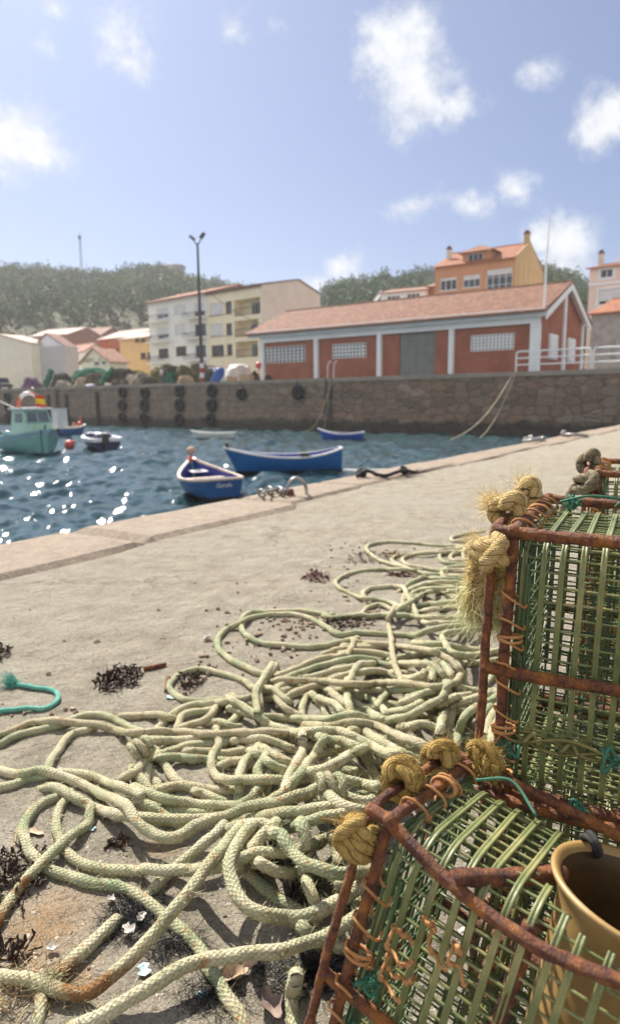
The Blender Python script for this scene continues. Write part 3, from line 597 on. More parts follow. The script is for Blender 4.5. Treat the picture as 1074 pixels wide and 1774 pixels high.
# --- apartment block
def apartment(): pass
h = House('apartment_block', 'pale grey-white apartment block with salmon roof and small balconies', 'building', 264, 102, 364, 93, 11, ZQ+.3, 14.9)
hs = [h.rect(*r) for r in ((272, 534, 291, 551), (302, 528, 322, 544), (273, 568, 292, 586), (303, 561, 322, 579), (275, 604, 292, 620), (305, 600, 323, 616), (337, 525, 355, 546), (338, 561, 357, 581), (339, 598, 357, 618))]
h.walls(M_pale, hs, 16.4)
for k, q in enumerate(hs): window(h.root, h.a, h.u, h.n, q, .7 if k in (0, 2, 6) else ('shutter' if k in (1, 3) else 'plain'), M_frame if k < 4 else M_browntrim, cols=2 if k not in (4, 5) else 4)
h.roof(M_roof2, 16.4, ov=.6, side=.5)
def balcony(h, x0, y0, x1, y1, m=M_iron, dpt=1.1):
    s0, s1, za, zb = h.rect(x0, y0, x1, y1); mb = MB(); mb.box(h.P((s0+s1)/2, za+.09, -dpt/2), (s1-s0, dpt, .18), h.u); bl = mb.build('balcony', M_pale, h.root)
    r = MB(); zt = zb
    r.tube([h.P(s0, zt, -.02), h.P(s0, zt, -dpt+.03), h.P(s1, zt, -dpt+.03), h.P(s1, zt, -.02)], .035, 6)
    for s in np.arange(s0, s1+.01, .18): r.tube([h.P(s, za+.18, -dpt+.03), h.P(s, zt, -dpt+.03)], .014, 4, caps=False)
    r.build('railing', m, bl)
for q in ((261, 547, 294, 559), (263, 582, 296, 594), (327, 542, 358, 553), (327, 577, 358, 588), (328, 614, 358, 626), (264, 618, 296, 630)): balcony(h, *q)
h = House('apartment_block', 'beige apartment block with recessed balconies and a blank gable wall', 'building', 364.6, 92.6, 457, 86, 10.8, ZQ+.3, 14.5)
bal = [h.rect(*r) for r in ((405, 517, 451, 546), (406, 554, 448, 583), (408, 591, 447, 619))]
hs = [h.rect(*r) for r in ((363.5, 525, 386, 546), (365, 561, 386.6, 582), (366.6, 598, 388, 617), (391, 522, 401.5, 543), (392, 560, 402, 580), (393.5, 596, 402.7, 615))]
h.walls(M_cream, hs+bal, 15.5, t=.2)
for k, q in enumerate(hs): window(h.root, h.a, h.u, h.n, q, 'shutter' if k < 2 else 'plain', M_browntrim, cols=4 if k == 2 else (1 if k > 2 else 2))
for k, (s0, s1, za, zb) in enumerate(bal):
    mb = MB(); d_ = 1.5; P = h.P
    mb.quad(P(s0, za, d_), P(s1, za, d_), P(s1, zb, d_), P(s0, zb, d_)); mb.quad(P(s0, za, .2), P(s1, za, .2), P(s1, za, d_), P(s0, za, d_)); mb.quad(P(s0, zb, .2), P(s1, zb, .2), P(s1, zb, d_), P(s0, zb, d_))
    mb.quad(P(s0, za, .2), P(s0, zb, .2), P(s0, zb, d_), P(s0, za, d_)); mb.quad(P(s1, za, .2), P(s1, zb, .2), P(s1, zb, d_), P(s1, za, d_)); bl = mb.build('balcony', M_cream, h.root)
    r = MB(); r.tube([P(s0, za+1.0, .1), P(s1, za+1.0, .1)], .035, 6); r.tube([P(s0, za+.12, .1), P(s1, za+.12, .1)], .03, 6)
    for s in np.arange(s0+.1, s1, .2): r.tube([P(s, za+.12, .1), P(s, za+1.0, .1)], .014, 4, caps=False)
    r.build('railing', M_iron, bl)
    window(h.root, h.P(0, 0, d_-.2), h.u, h.n, (s0+(s1-s0)*.38, s1-(s1-s0)*.14, za+.05, zb-.3), 'plain', M_frame, cols=4, rows=1)
mb = MB(); P = h.P
mb.prism([P(h.L+.02, ZQ+.3, -.05), P(h.L+.02, 14.7, -.05), P(h.L+.02, 15.95, h.w*.6), P(h.L+.02, 14.6, h.w+.05), P(h.L+.02, ZQ+.3, h.w+.05)], h.u*.25); mb.build('gable_wall', M_beige, h.root, label='blank beige gable wall')
mb = MB(); mb.hexa(P(h.L-.1, 14.7, -.1), P(h.L-.1, 15.97, h.w*.6), P(h.L+.4, 15.97, h.w*.6), P(h.L+.4, 14.7, -.1), up*.14); mb.hexa(P(h.L-.1, 15.97, h.w*.6), P(h.L-.1, 14.6, h.w+.1), P(h.L+.4, 14.6, h.w+.1), P(h.L+.4, 15.97, h.w*.6), up*.14)
mb.hexa(P(-.2, 14.5, -.35), P(h.L, 14.5, -.35), P(h.L, 14.5, .2), P(-.2, 14.5, .2), up*.3); mb.build('roof_edge', M_browntrim, h.root)
h.ze = 14.6; h.roof(M_roof2, 15.7, ov=.1, side=-.3)
# --- orange house
h = House('town_house', 'orange town house with tiled mansard roof, dormer and two chimneys behind the red hall', 'house', 749, 91, 883, 85, 10.6, ZQ+.4, 17.4)
hs = [h.rect(762, 481, 790.5, 503), h.rect(801.6, 476, 831, 498), h.rect(842, 465.5, 886.7, 506.6)]
h.walls(M_orange, hs, 19.8)
for q, c, kd in zip(hs, (3, 3, 4), (.22, .38, .25)): window(h.root, h.a, h.u, h.n, q, kd, M_white, cols=c, rows=1 if c == 3 else 3)
h.roof(M_roof3, 19.8, ov=.35, side=.1)
mb = MB(); P = h.P; mb.prism([P(h.L+.02, ZQ+.4, -.02), P(h.L+.02, 17.6, -.02), P(h.L+.02, 20.05, h.w*.47), P(h.L+.02, 19.6, h.w*.56), P(h.L+.02, 16.9, h.w+.05), P(h.L+.02, ZQ+.4, h.w+.05)], h.u*.12)
for k in range(6): mb.box(P(h.L+.16, 12, 1+k*1.9), (.06, .35, 10), h.u)
mb.build('gable_wall', M_sand, h.root, label='sandy rendered gable wall')
def chimney(h, s, d, z0, z1, m, wdt=.55):
    c = MB(); c.box(h.P(s, (z0+z1)/2, d), (wdt, wdt, z1-z0), h.u); ch = c.build('chimney', m, h.root)
    c = MB(); c.box(h.P(s, z1+.1, d), (wdt*1.25, wdt*1.25, .12), h.u); c.box(h.P(s, z1+.3, d), (wdt*.8, wdt*.8, .28), h.u); c.build('chimney_cap', M_browntrim, ch)
chimney(h, .75, 2.6, 17.6, 19.9, M_beige, .5); chimney(h, h.L-.25, h.w*.45, 19.3, 20.9, M_sand, .6)
s0, s1 = h.sz(799, 440)[0], h.sz(849, 440)[0]
dm = MB(); q = h.rect(808, 435, 834, 448.5); za = 17.45; zt = 18.7
facade(dm, h.P(0, 0, .5), h.u, h.n, h.L, za, za, []); 
dm2 = MB()
class _D: pass
A0 = h.P(s0, 0, .35); facade(dm2, A0, h.u, h.n, s1-s0, za, zt, [(q[0]-s0, q[1]-s0, za+.12, zt-.12)])
for s in (s0, s1): dm2.poly([h.P(s, za, .35), h.P(s, zt, .35), h.P(s, zt, 4.5), h.P(s, za, 4.5)])
dw = dm2.build('dormer', M_orange, h.root)
window(h.root, A0, h.u, h.n, (q[0]-s0, q[1]-s0, za+.12, zt-.12), 'plain', M_white, cols=3)
rr = MB(); sm = (s0+s1)/2; zp = 19.55
slab(rr, h.P(s0-.4, zt-.05, -.05), h.P(s1+.4, zt-.05, -.05), h.P(sm+.3, zp, 1.6), h.P(sm-.3, zp, 1.6), .1)
slab(rr, h.P(s0-.4, zt-.05, 4.6), h.P(s0-.4, zt-.05, -.05), h.P(sm-.3, zp, 1.6), h.P(sm-.3, zp, 4.6), .1); slab(rr, h.P(s1+.4, zt-.05, -.05), h.P(s1+.4, zt-.05, 4.6), h.P(sm+.3, zp, 4.6), h.P(sm+.3, zp, 1.6), .1)
rr.build('dormer_roof', M_roof3, dw)
# --- white house with brown roof
h = House('white_house', 'small white house with brown roof peeping over the red hall roof', 'house', 659, 99, 734, 96, 9, ZQ+.4, 15.4)
hs = [h.rect(669.7, 512, 692.7, 523), h.rect(704, 508, 727, 519)]; h.walls(M_white, hs, 16.4)
for q in hs: window(h.root, h.a, h.u, h.n, q, 'plain', M_white, cols=3)
h.roof(M_roofb, 16.4, ov=.3, side=.3)
mb = MB(); mb.hexa(h.P(-1.3, 14.0, -.1), h.P(-.1, 15.5, -.1), h.P(-.1, 15.5, .5), h.P(-1.3, 14.0, .5), up*.4); mb.build('barge_board', M_white, h.root)
h = House('brown_house', 'brown walled house squeezed between the white house and the orange house', 'house', 737, 97, 753, 96.4, 9, ZQ+.4, 15.9); h.walls(M_brown, [], 17.0); h.roof(M_roofb, 17.0, ov=.2)
# --- pink house and grey stone building at the right
h = House('pink_house', 'pink house with white bands and a tall chimney at the right edge', 'house', 1009, 82, 1112, 78, 10, ZQ+.4, 15.4)
hs = [h.rect(1039, 466, 1061, 481), h.rect(1036, 500, 1080, 527)]; h.walls(M_pink, hs, 16.4)
window(h.root, h.a, h.u, h.n, hs[0], 'plain', M_white, cols=2); window(h.root, h.a, h.u, h.n, hs[1], .75, M_white, cols=3)
mb = MB(); z = h.sz(1045, 491)[1]; mb.box(h.P(h.L/2, z, -.05), (h.L+.1, .1, .28), h.u)
for q in hs:
    s0, s1, za, zb = q
    for zz in (za-.13, zb+.13): mb.box(h.P((s0+s1)/2, zz, -.03), (s1-s0+.5, .06, .24), h.u)
    for ss in (s0-.13, s1+.13): mb.box(h.P(ss, (za+zb)/2, -.03), (.24, .06, zb-za-.01), h.u)
mb.build('trim', M_white, h.root); h.roof(M_roof3, 16.4, ov=.35); chimney(h, .75, 1.6, 15.4, 17.2, M_beige, .5)
mb = MB(); p_ = h.P(2.6, 16.0, 2.0); mb.lathe(p_+up*.3, [(.02, -.1), (.25, 0), (.32, .12), (.3, .14), (.0, .03)], 14, nrm(-h.n+up*.4)); mb.tube([p_-up*.5, p_+up*2.3], .025, 5); mb.build('roof_aerial', M_white, h.root)
h = House('stone_building', 'grey stone building with bright orange roof behind the white railing', 'building', 1016, 65, 1118, 61, 9, ZQ, 8.3); h.walls(M_stoneblock, [], 9.9); h.roof(M_roof3, 9.9, ov=.35, side=.2)
# --- cluster of low houses on the left
h = House('warehouse', 'cream windowless warehouse at the left edge of the far quay', 'warehouse', -40, 112, 61, 104, 4, ZQ+.2, 9.5); h.walls(M_cream2, [], 11.2, 'across'); h.roof(M_roofp, 11.2, 'across', ov=.2, side=.25)
h = House('grey_shed', 'grey rendered block with a white gable rising behind it', 'house', 62, 106, 119, 103, 2.6, ZQ+.2, 9.0); h.walls(M_grey, []); 
mb = MB(); P = h.P; L = h.L; mb.prism([P(.1, 8.98, .4), P(L*.95, 8.98, .4), P(L*.42, 10.9, .4)], h.n*2.2); mb.build('gable', M_lilac, h.root)
mb = MB(); slab(mb, P(-.3, 8.8, .2), P(-.3, 8.8, 2.7), P(L*.42, 10.95, 2.7), P(L*.42, 10.95, .2), .14); slab(mb, P(L*.99, 8.8, 2.7), P(L*.99, 8.8, .2), P(L*.42, 10.95, .2), P(L*.42, 10.95, 2.7), .14); mb.build('roof', M_roofb, h.root)
h = House('long_house', 'brown house with two pale roof strips behind the grey block', 'house', 62, 128, 126, 124, 9, ZQ+.5, 12.7); h.walls(M_brown, [], 14.2); h.roof(M_roofp, 14.2, ov=.3)
h = House('white_cottage', 'plain white house beside the grey block, dark downpipe on its wall', 'house', 115, 118, 152, 113, 4, ZQ+.2, 8.9); q = h.rect(131, 608, 137, 634); h.walls(M_lilac, [q], 10.2); window(h.root, h.a, h.u, h.n, q, 'plain', M_browntrim, cols=1); h.roof(M_roof2, 10.2, ov=.25)
h = House('cottage', 'little cream cottage with a salmon gable roof in front of the orange houses', 'house', 145, 98, 193, 94, 3.0, ZQ, 6.2); hs = [h.rect(163, 620, 172, 634), h.rect(176, 620, 184, 632)]; h.walls(M_cream2, hs, 8.0, 'across')
for q in hs: window(h.root, h.a, h.u, h.n, q, 'plain', M_frame)
h.roof(M_roof2, 8.0, 'across', ov=.4, side=.3)
h = House('terracotta_house', 'dark terracotta coloured house with a pale roof', 'house', 177, 118, 240, 112, 9, ZQ+.3, 11.1); h.walls(M_rust_house, [h.rect(202, 604, 206, 609)], 12.7); h.roof(M_roofp, 12.7, ov=.2)
h = House('yellow_house', 'yellow house with small dark windows next to the pale apartment block', 'house', 213, 106, 266, 102, 9, ZQ+.2, 10.0); hs = [h.rect(234, 584, 242, 592), h.rect(244, 583.5, 252, 592), h.rect(244, 611, 253, 622), h.rect(256, 610, 264, 622)]; h.walls(M_yellow, hs, 11.3)
for q in hs: window(h.root, h.a, h.u, h.n, q, 'plain', M_browntrim)
h.roof(M_roofp, 11.3, ov=.25)
h = House('hill_house', 'brown roofed house at the foot of the wooded hill', 'house', 126, 150, 176, 146, 9, ZQ+1, 14.2); h.walls(M_brown, [h.rect(140, 586, 146, 592)], 16.6); h.roof(M_roofb, 16.6, ov=.3)
# ------------------------------------------------------------------ hills and wood
M_hill = mat('hill_scrub', [(.3, (.03, .035, .014)), (.5, (.055, .06, .022)), (.7, (.10, .08, .045))], scale=.06, rough=.95, bump=.8, bscale=.8, bdist=.6)
M_rock = mat('hill_rock', [(.3, (.10, .095, .085)), (.7, (.24, .225, .20))], scale=.5, rough=.95, bump=.8, bscale=1.5, bdist=.4)
def leaf_mat(name, c0, c1, c2, sc=.3):
    m, nt, b = new_mat(name); co = nt.add('ShaderNodeTexCoord').outputs['Object']
    n = nt.math('ADD', nt.math('MULTIPLY', nt.noise(co, sc, 3), .7), nt.math('MULTIPLY', nt.noise(co, sc*12, 3), .3))
    setin(nt, b, 'Base Color', nt.ramp(n, [(.35, c0), (.5, c1), (.65, c2)])); b.inputs['Roughness'].default_value = .7
    b.inputs['Specular IOR Level'].default_value = .2
    b.inputs['Subsurface Weight'].default_value = 0
    return m
M_wood_leaf = leaf_mat('pine_foliage', (.020, .056, .012), (.044, .10, .022), (.09, .16, .038), .05)
M_scrub = leaf_mat('scrub_foliage', (.020, .034, .008), (.038, .058, .013), (.065, .078, .02), .08)
def leaf_cloud(mb, C, size, rng):
    n = len(C); a = rng.normal(size=(n, 3)); a /= np.linalg.norm(a, axis=1, keepdims=True); b = np.cross(a, rng.normal(size=(n, 3))); b /= np.linalg.norm(b, axis=1, keepdims=True)
    s = (size*(.6+.8*rng.random(n)))[:, None]; V = np.stack([C-a*s, C+b*s*.7, C+a*s, C-b*s*.7], 1).reshape(-1, 3)
    mb.add(V, np.arange(4*n).reshape(n, 4))
def hill(name, woodname, ridge, d0, d1, zb, ntree, seed, bare, label, woodlabel=None):
    rng = np.random.default_rng(seed); rp = np.array(ridge, float)
    pxs = np.linspace(rp[0, 0], rp[-1, 0], 90); ry = np.interp(pxs, rp[:, 0], rp[:, 1]); zr = np.array([at_d(x, y, d1)[2] for x, y in zip(pxs, ry)])
    T = np.concatenate([np.linspace(0, 1, 26), [1.12, 1.35, 1.8]])
    def pt(px, t):
        d = d0+(d1-d0)*t; z1 = np.interp(px, pxs, zr); tt = np.clip(t, 0, 1)
        z = zb+(z1-zb)*(tt**.95)-np.maximum(t-1, 0)*60
        return np.stack([(px-537)/FOC*d, d+0*px, z+snoise(np.stack([px*.3, t*60+0*px], -1), .35, seed)*1.5*np.minimum(tt*4, 1)], -1)
    mb = MB(); mb.grid(np.stack([pt(pxs, np.full_like(pxs, t)) for t in T]), flip=True); mb.build(name, M_hill, kind='structure', smooth=True)
    tr = MB(); sc = MB()
    px = rng.uniform(rp[0, 0], rp[-1, 0], ntree); t = rng.uniform(.0, 1.03, ntree)**.85
    for x, tt in zip(px, t):
        p = pt(np.array([x]), np.array([tt]))[0]; k = rng.random()
        if tt < bare(x)+rng.normal()*.05:
            if k < .55:
                R = rng.uniform(.8, 2.2); C = p+rng.normal(size=(16, 3))*[R*.6, R*.6, R*.4]+[0, 0, R*.5]; leaf_cloud(sc, C, .55, rng)
            continue
        Hh = rng.uniform(3.6, 7.); R = Hh*rng.uniform(.28, .42); n = 64
        q = rng.normal(size=(n, 3)); q /= np.linalg.norm(q, axis=1, keepdims=True); q *= (rng.random(n)**.4)[:, None]
        C = p+[0, 0, Hh*.62]+q*[R, R, Hh*.40]*(1+.25*np.sin(q[:, :1]*9+x)); leaf_cloud(tr, C, .38, rng)
        tr.tube([p, p+[0, 0, Hh*.6]], .14, 4, caps=False)
    tr.build(woodname, M_wood_leaf, kind='stuff', label=woodlabel); sc.build('hillside_scrub', M_scrub, kind='stuff')
    return pt
ptL = hill('hill', 'hillside_wood', [(-260, 484), (0, 482), (60, 484), (130, 492), (200, 494), (250, 490), (290, 482), (330, 496), (380, 510), (440, 520), (520, 540), (620, 560)], 150, 330, 5.5, 3000, 5, lambda x: .30+.10*math.exp(-((x-250)/120)**2), 'h')
ptR = hill('hill', 'hillside_wood', [(440, 560), (520, 545), (560, 530), (580, 514), (610, 508), (650, 501), (700, 498), (750, 492), (850, 474), (930, 486), (960, 490), (985, 505), (1030, 530), (1130, 545)], 130, 290, 6., 1500, 9, lambda x: .2, 'h')
def boulders(name, label, px, py, d, n, spread, size, seed):
    rng = np.random.default_rng(seed); mb = MB()
    for i in range(n):
        c = at_d(px+rng.normal()*spread, py, d+rng.normal()*4)+[0, 0, rng.uniform(-1, 1)*size*.4]; k0 = mb.n
        mb.ball(c, size*rng.uniform(.5, 1.1), 10, (1.2, 1, .75)); V = mb.v[-1]; V += (snoise(V, .9, i, 3)*.35*size)[:, None]*nrm((1, .5, .6))
    mb.build(name, M_rock, label=label, cat='rocks', origin=at_d(px, py, d))
boulders('rock_outcrop', 'bare rock outcrop on top of the wooded hill to the left', 297, 470, 326, 12, 12, 4.2, 1)
boulders('rock_outcrop', 'dark rocky knoll behind the gable of the orange house', 958, 484, 288, 12, 13, 3.6, 2)
b0 = ptL(np.array([163.]), np.array([1.]))[0]; tp = at_d(162.5, 421, 330); mb = MB(); hgt = tp[2]-b0[2]
for k in range(3):
    a_ = k*2.094; q = np.array([math.cos(a_), math.sin(a_), 0]); mb.tube([b0+q*.65, b0+up*hgt+q*.35], .10, 5)
for k in range(16):
    z = hgt*k/16; a_ = [b0+up*(z+(hgt/16)*(j % 2))+np.array([math.cos(j*2.094), math.sin(j*2.094), 0])*.6 for j in range(4)]; mb.tube(a_, .05, 4)
mb.tube([b0+up*hgt, b0+up*(hgt+2)], .05, 5); mb.box(b0+up*(hgt-1.2), (1.3, .5, 1.6)); mb.build('radio_mast', M_lampgrey, label='thin lattice radio mast standing on the wooded hill', cat='mast', origin=b0)
# ------------------------------------------------------------------ wall furniture
def tyre_mesh():
    mb = MB(); R, r = .66, .235; n, k = 32, 14; th = np.arange(n)/n*2*np.pi; ph = np.arange(k)/k*2*np.pi
    rr = R-r*.9+r*.9*np.cos(ph); yy = .20*np.sign(np.sin(ph))*np.abs(np.sin(ph))**.6
    V = np.stack([np.cos(th)[:, None]*rr, np.broadcast_to(yy, (n, k)), np.sin(th)[:, None]*rr], -1); V[:, [0, 1, 2, k-1, k-2]] *= 1
    tread = 1+.012*np.sign(np.sin(th*24))[:, None]*(np.cos(ph) > .7); V[..., 0] *= tread; V[..., 2] *= tread
    i = np.arange(n)[:, None]; j = np.arange(k)[None]; i2 = (i+1) % n; j2 = (j+1) % k
    mb.add(V.reshape(-1, 3), np.stack([i*k+j, i2*k+j, i2*k+j2, i*k+j2], -1).reshape(-1, 4)); return mb
ty = None; wang = math.atan2(wd[1], wd[0])
cols = [('at the far left edge, behind the green boat', [(13, 687), (14, 706), (14, 724)]), ('right of the black timber fenders', [(212, 679), (212, 702), (212, 724)]), ('second from the left of the four triple columns', [(250.5, 680), (250, 702), (249, 725)]),
        ('left of the banded lamp post', [(311, 677), (311, 702), (310, 727)]), ('just right of the lamp post', [(367, 677), (366.5, 702), (365, 727)]), ('', [(418, 682)]), ('', [(516, 680)])]
for desc, pts in cols:
    for k, (px, py) in enumerate(pts):
        p = wallp(px, py, .26)
        if ty is None: o = ty = tyre_mesh().build('tyre', M_rubber, smooth=True)
        else: o = ty.copy(); COL.objects.link(o)
        o.location = p; o.rotation_euler = (0, random.uniform(0, 3), wang); dd = (p-EYE) @ CF
        s = {418: .92, 516: 1.0}.get(px, 1.0)*(1 if k < 2 else .96); o.scale = (s, s, s)
        lab = ('%s tyre of the hanging tyre column %s' % (['top', 'middle', 'lowest'][k], desc)) if desc else ('single black tyre hanging on the wall below the white tarpaulin' if px == 418 else 'single black tyre hanging on the wall below the left end of the red hall')
        tag(o, lab, 'tyre', 'tyre fenders hanging on the harbour wall'); OFF[o.name] = p
    top = wallp(pts[0][0], pts[0][1], .12)
    c = MB(); c.tube([wallp(pts[0][0], pts[0][1]+3, .1), top*[1, 1, 0]+up*(ZQ-.05)+wn*.1], .035, 6); c.build('hanging_chain', M_iron, label='short dark chain holding the tyres %s' % (desc or ('below the white tarpaulin' if pts[0][0] == 418 else 'below the left end of the red hall')), cat='chain')
for px, y0, y1, w_, lab in ((85.5, 684, 736, .34, 'black timber fender on the wall, leftmost of three, beside the white engine box'), (117, 682, 738, .38, 'black timber fender on the wall, middle of the three'), (170, 679, 741, .40, 'black timber fender on the wall, right of the three, beside the tyre column')):
    a, b = wallp(px, y0, .14), wallp(px, y1, .14); mb = MB(); mb.box((a+b)/2-up*.3, (w_, .26, a[2]-b[2]+.6), wd, wn)
    for k in range(3): mb.box((a+b)/2+up*((k-1)*1.3)+wn*.14, (.09, .03, .09), wd, wn)
    mb.build('timber_fender', M_wood, label=lab, cat='fender', group='timber fenders on the harbour wall', origin=b)
def ladder(px, y0, y1, lab, hoop=False, w_=.5):
    a, b = wallp(px, y0, .16), wallp(px, y1, .16); root = thing('wall_ladder', lab, 'ladder', b); mb = MB()
    for s in (-w_/2, w_/2): mb.tube([b+wd*s-up*.4, [*a[:2], ZQ-.02]+wd*s], .045, 6)
    mb.build('rail', M_iron, root); mb = MB(); z = b[2]
    while z < ZQ-.1: mb.tube([np.array([*b[:2], z])-wd*w_/2, np.array([*b[:2], z])+wd*w_/2], .03, 5); z += .3
    mb.build('rung', M_iron, root); return root, a
ladder(100.5, 680, 738, 'thin dark iron ladder between the two left timber fenders')
rt, a = ladder(569, 656, 746, 'dark iron ladder on the wall with two curved white handrails', w_=.62)
for s in (-.3, .35):
    q = np.array([*a[:2], ZQ]); mb = MB(); z = [(0, 0, .02), (.05, -.1, .9), (.12, -.2, 1.25), (.28, -.3, 1.42), (.42, -.32, 1.36)]
    mb.tube(catmull([q-wn*.25+wd*(s+x)+wn*0*y+up*zz for x, y, zz in z], .08), .04, 8); mb.build('handrail', M_white, rt)
# moored lines hanging from the quay
def line(px0, py0, px1, py1, sag, r, lab, m, off0=.15, n=24):
    A = wallp(px0, py0, off0); B = at_z(px1, py1, ZW+.02); t = np.linspace(0, 1, n)[:, None]; P = A*(1-t)+B*t-up*sag*np.sin(np.pi*t)
    mb = MB(); mb.tube(P, r, 6); mb.build('mooring_line', m, label=lab, cat='rope', group='lines running from the far quay into the water', origin=A)
M_line = mat('old_pale_line', (.42, .36, .24), scale=5)
line(889, 646, 779, 763, .9, .035, 'straighter of two pale lines dropping from the railing into the water', M_line); line(893, 646, 788, 759, 2.0, .035, 'slacker of two pale lines dropping from the railing into the water', M_line)
line(575, 658, 527, 748, 1.2, .035, 'pale line sagging from the ladder to the left into the water', M_line); line(571, 664, 561, 747, .2, .03, 'pale line hanging nearly straight down beside the ladder', M_line)
# white railing
def railing(px0, px1, y0, y1, lab, mids=()):
    a, b = behind(px0, y1, .35)*[1, 1, 0]+up*ZQ, behind(px1, y1, .35)*[1, 1, 0]+up*ZQ; Hh = 1.45; mb = MB(); L = b-a; c = .16*nrm(L)
    mb.tube(catmull([a, a+up*(Hh-.3), a+up*(Hh-.06)+c*.4, a+up*Hh+c*1.6, a+L*.5+up*Hh, b+up*Hh-c*1.6, b+up*(Hh-.06)-c*.4, b+up*(Hh-.3), b], .07), .062, 8)
    for z in (.5, .98): mb.tube([a+up*z, b+up*z], .055, 8)
    for f in mids: mb.tube([a+L*f, a+L*f+up*Hh], .055, 8)
    return mb.build('railing', M_white, label=lab, cat='railing', group='white tubular railings on the far quay', origin=a)
railing(893, 930, 611, 642, 'short white railing section in front of the hall corner'); railing(933, 1021.5, 607, 640, 'middle white railing section in front of the hall gable', (.5,)); railing(1026, 1128, 603, 639, 'white railing section cut off by the right edge', (.5,))
# lamp post
q = behind(350.5, 655, .6)*[1, 1, 0]+up*ZQ; dq = (q-EYE) @ CF; tp = at_d(343, 430, dq); Hh = tp[2]-ZQ
rt = thing('lamp_post', 'tall dark lamp post with two lamps and a red and white banded foot', 'lamp post', q)
mb = MB(); mb.tube([q+up*1.9, q+up*(Hh*.6), q+up*Hh], [.19, .15, .10], 10); mb.build('pole', M_lampgrey, rt)
for k in range(4):
    mb = MB(); mb.tube([q+up*(k*.48), q+up*(k*.48+.48)], .21+.002*(k % 2), 12); mb.build('band', (M_redband, M_whiteband)[k % 2], rt, label=('red', 'white')[k % 2]+' painted band')
mb = MB(); mb.box(q+up*.05, (.6, .6, .1), wd); mb.build('base_plate', M_iron, rt)
for sg in (-1, 1):
    mb = MB(); mb.tube(catmull([q+up*(Hh-.25), q+up*(Hh+.15)+wd*sg*.35, q+up*(Hh+.42)+wd*sg*.6], .1), .055, 6); ar = mb.build('arm', M_lampgrey, rt)
    mb = MB(); mb.box(q+up*(Hh+.62)+wd*sg*.72+wn*.0, (.62, .34, .2), nrm(wd*sg*.8+up*.6), -wn, nrm(up*.8-wd*sg*.6)); mb.build('lamp', M_iron, rt)
# cable sagging from the block to the post
mb = MB(); A = q+up*(Hh*.72); B = HALL.P(1, 7.6, 3); t = np.linspace(0, 1, 24)[:, None]; mb.tube(A*(1-t)+B*t-up*1.0*np.sin(np.pi*t), .022, 4); mb.build('overhead_cable', M_iron, label='thin overhead cable running from the lamp post to the red hall', cat='cable', origin=A)
# ------------------------------------------------------------------ clutter on the far quay
def netmat(n, c0, c1, c2): return mat(n, [(.3, c0), (.5, c1), (.72, c2)], scale=2.2, rough=.95, bump=1., bscale=9, bdist=.12, spec=.1)
N_green = netmat('green_net', (.015, .07, .04), (.03, .14, .08), (.07, .24, .15)); N_brown = netmat('brown_net', (.028, .022, .014), (.085, .068, .045), (.17, .135, .085)); N_dark = netmat('dark_net', (.014, .015, .010), (.04, .04, .026), (.085, .08, .05))
N_grey = netmat('grey_brown_net', (.08, .065, .05), (.22, .185, .145), (.36, .32, .26)); N_tan = netmat('tan_net', (.13, .09, .05), (.30, .22, .14), (.42, .32, .22)); N_moss = netmat('mossy_net', (.03, .03, .012), (.09, .08, .03), (.16, .14, .06))
M_blue = mat('blue_tarp', [(.3, (.01, .045, .22)), (.7, (.02, .10, .38))], scale=1.5, rough=.5, bump=.5, bscale=3, bdist=.1); M_tarp = mat('white_tarp', [(.3, (.36, .34, .31)), (.7, (.62, .60, .54))], scale=1.6, rough=.6, bump=.9, bscale=3, bdist=.2)
M_lilac2 = mat('lilac_cloth', (.40, .40, .52), scale=2); M_purple = netmat('purple_net', (.05, .03, .07), (.12, .06, .12), (.20, .10, .13)); M_tanbox = mat('tan_crate', (.42, .30, .19), scale=3, bump=.2)
M_pinkcar = mat('pale_pink_canvas', (.62, .42, .33), scale=2); M_car = mat('dark_car_paint', (.018, .02, .026), scale=1, rough=.25, spec=.6); M_buoyred = mat('red_buoy_plastic', (.62, .09, .07), scale=3, rough=.4)
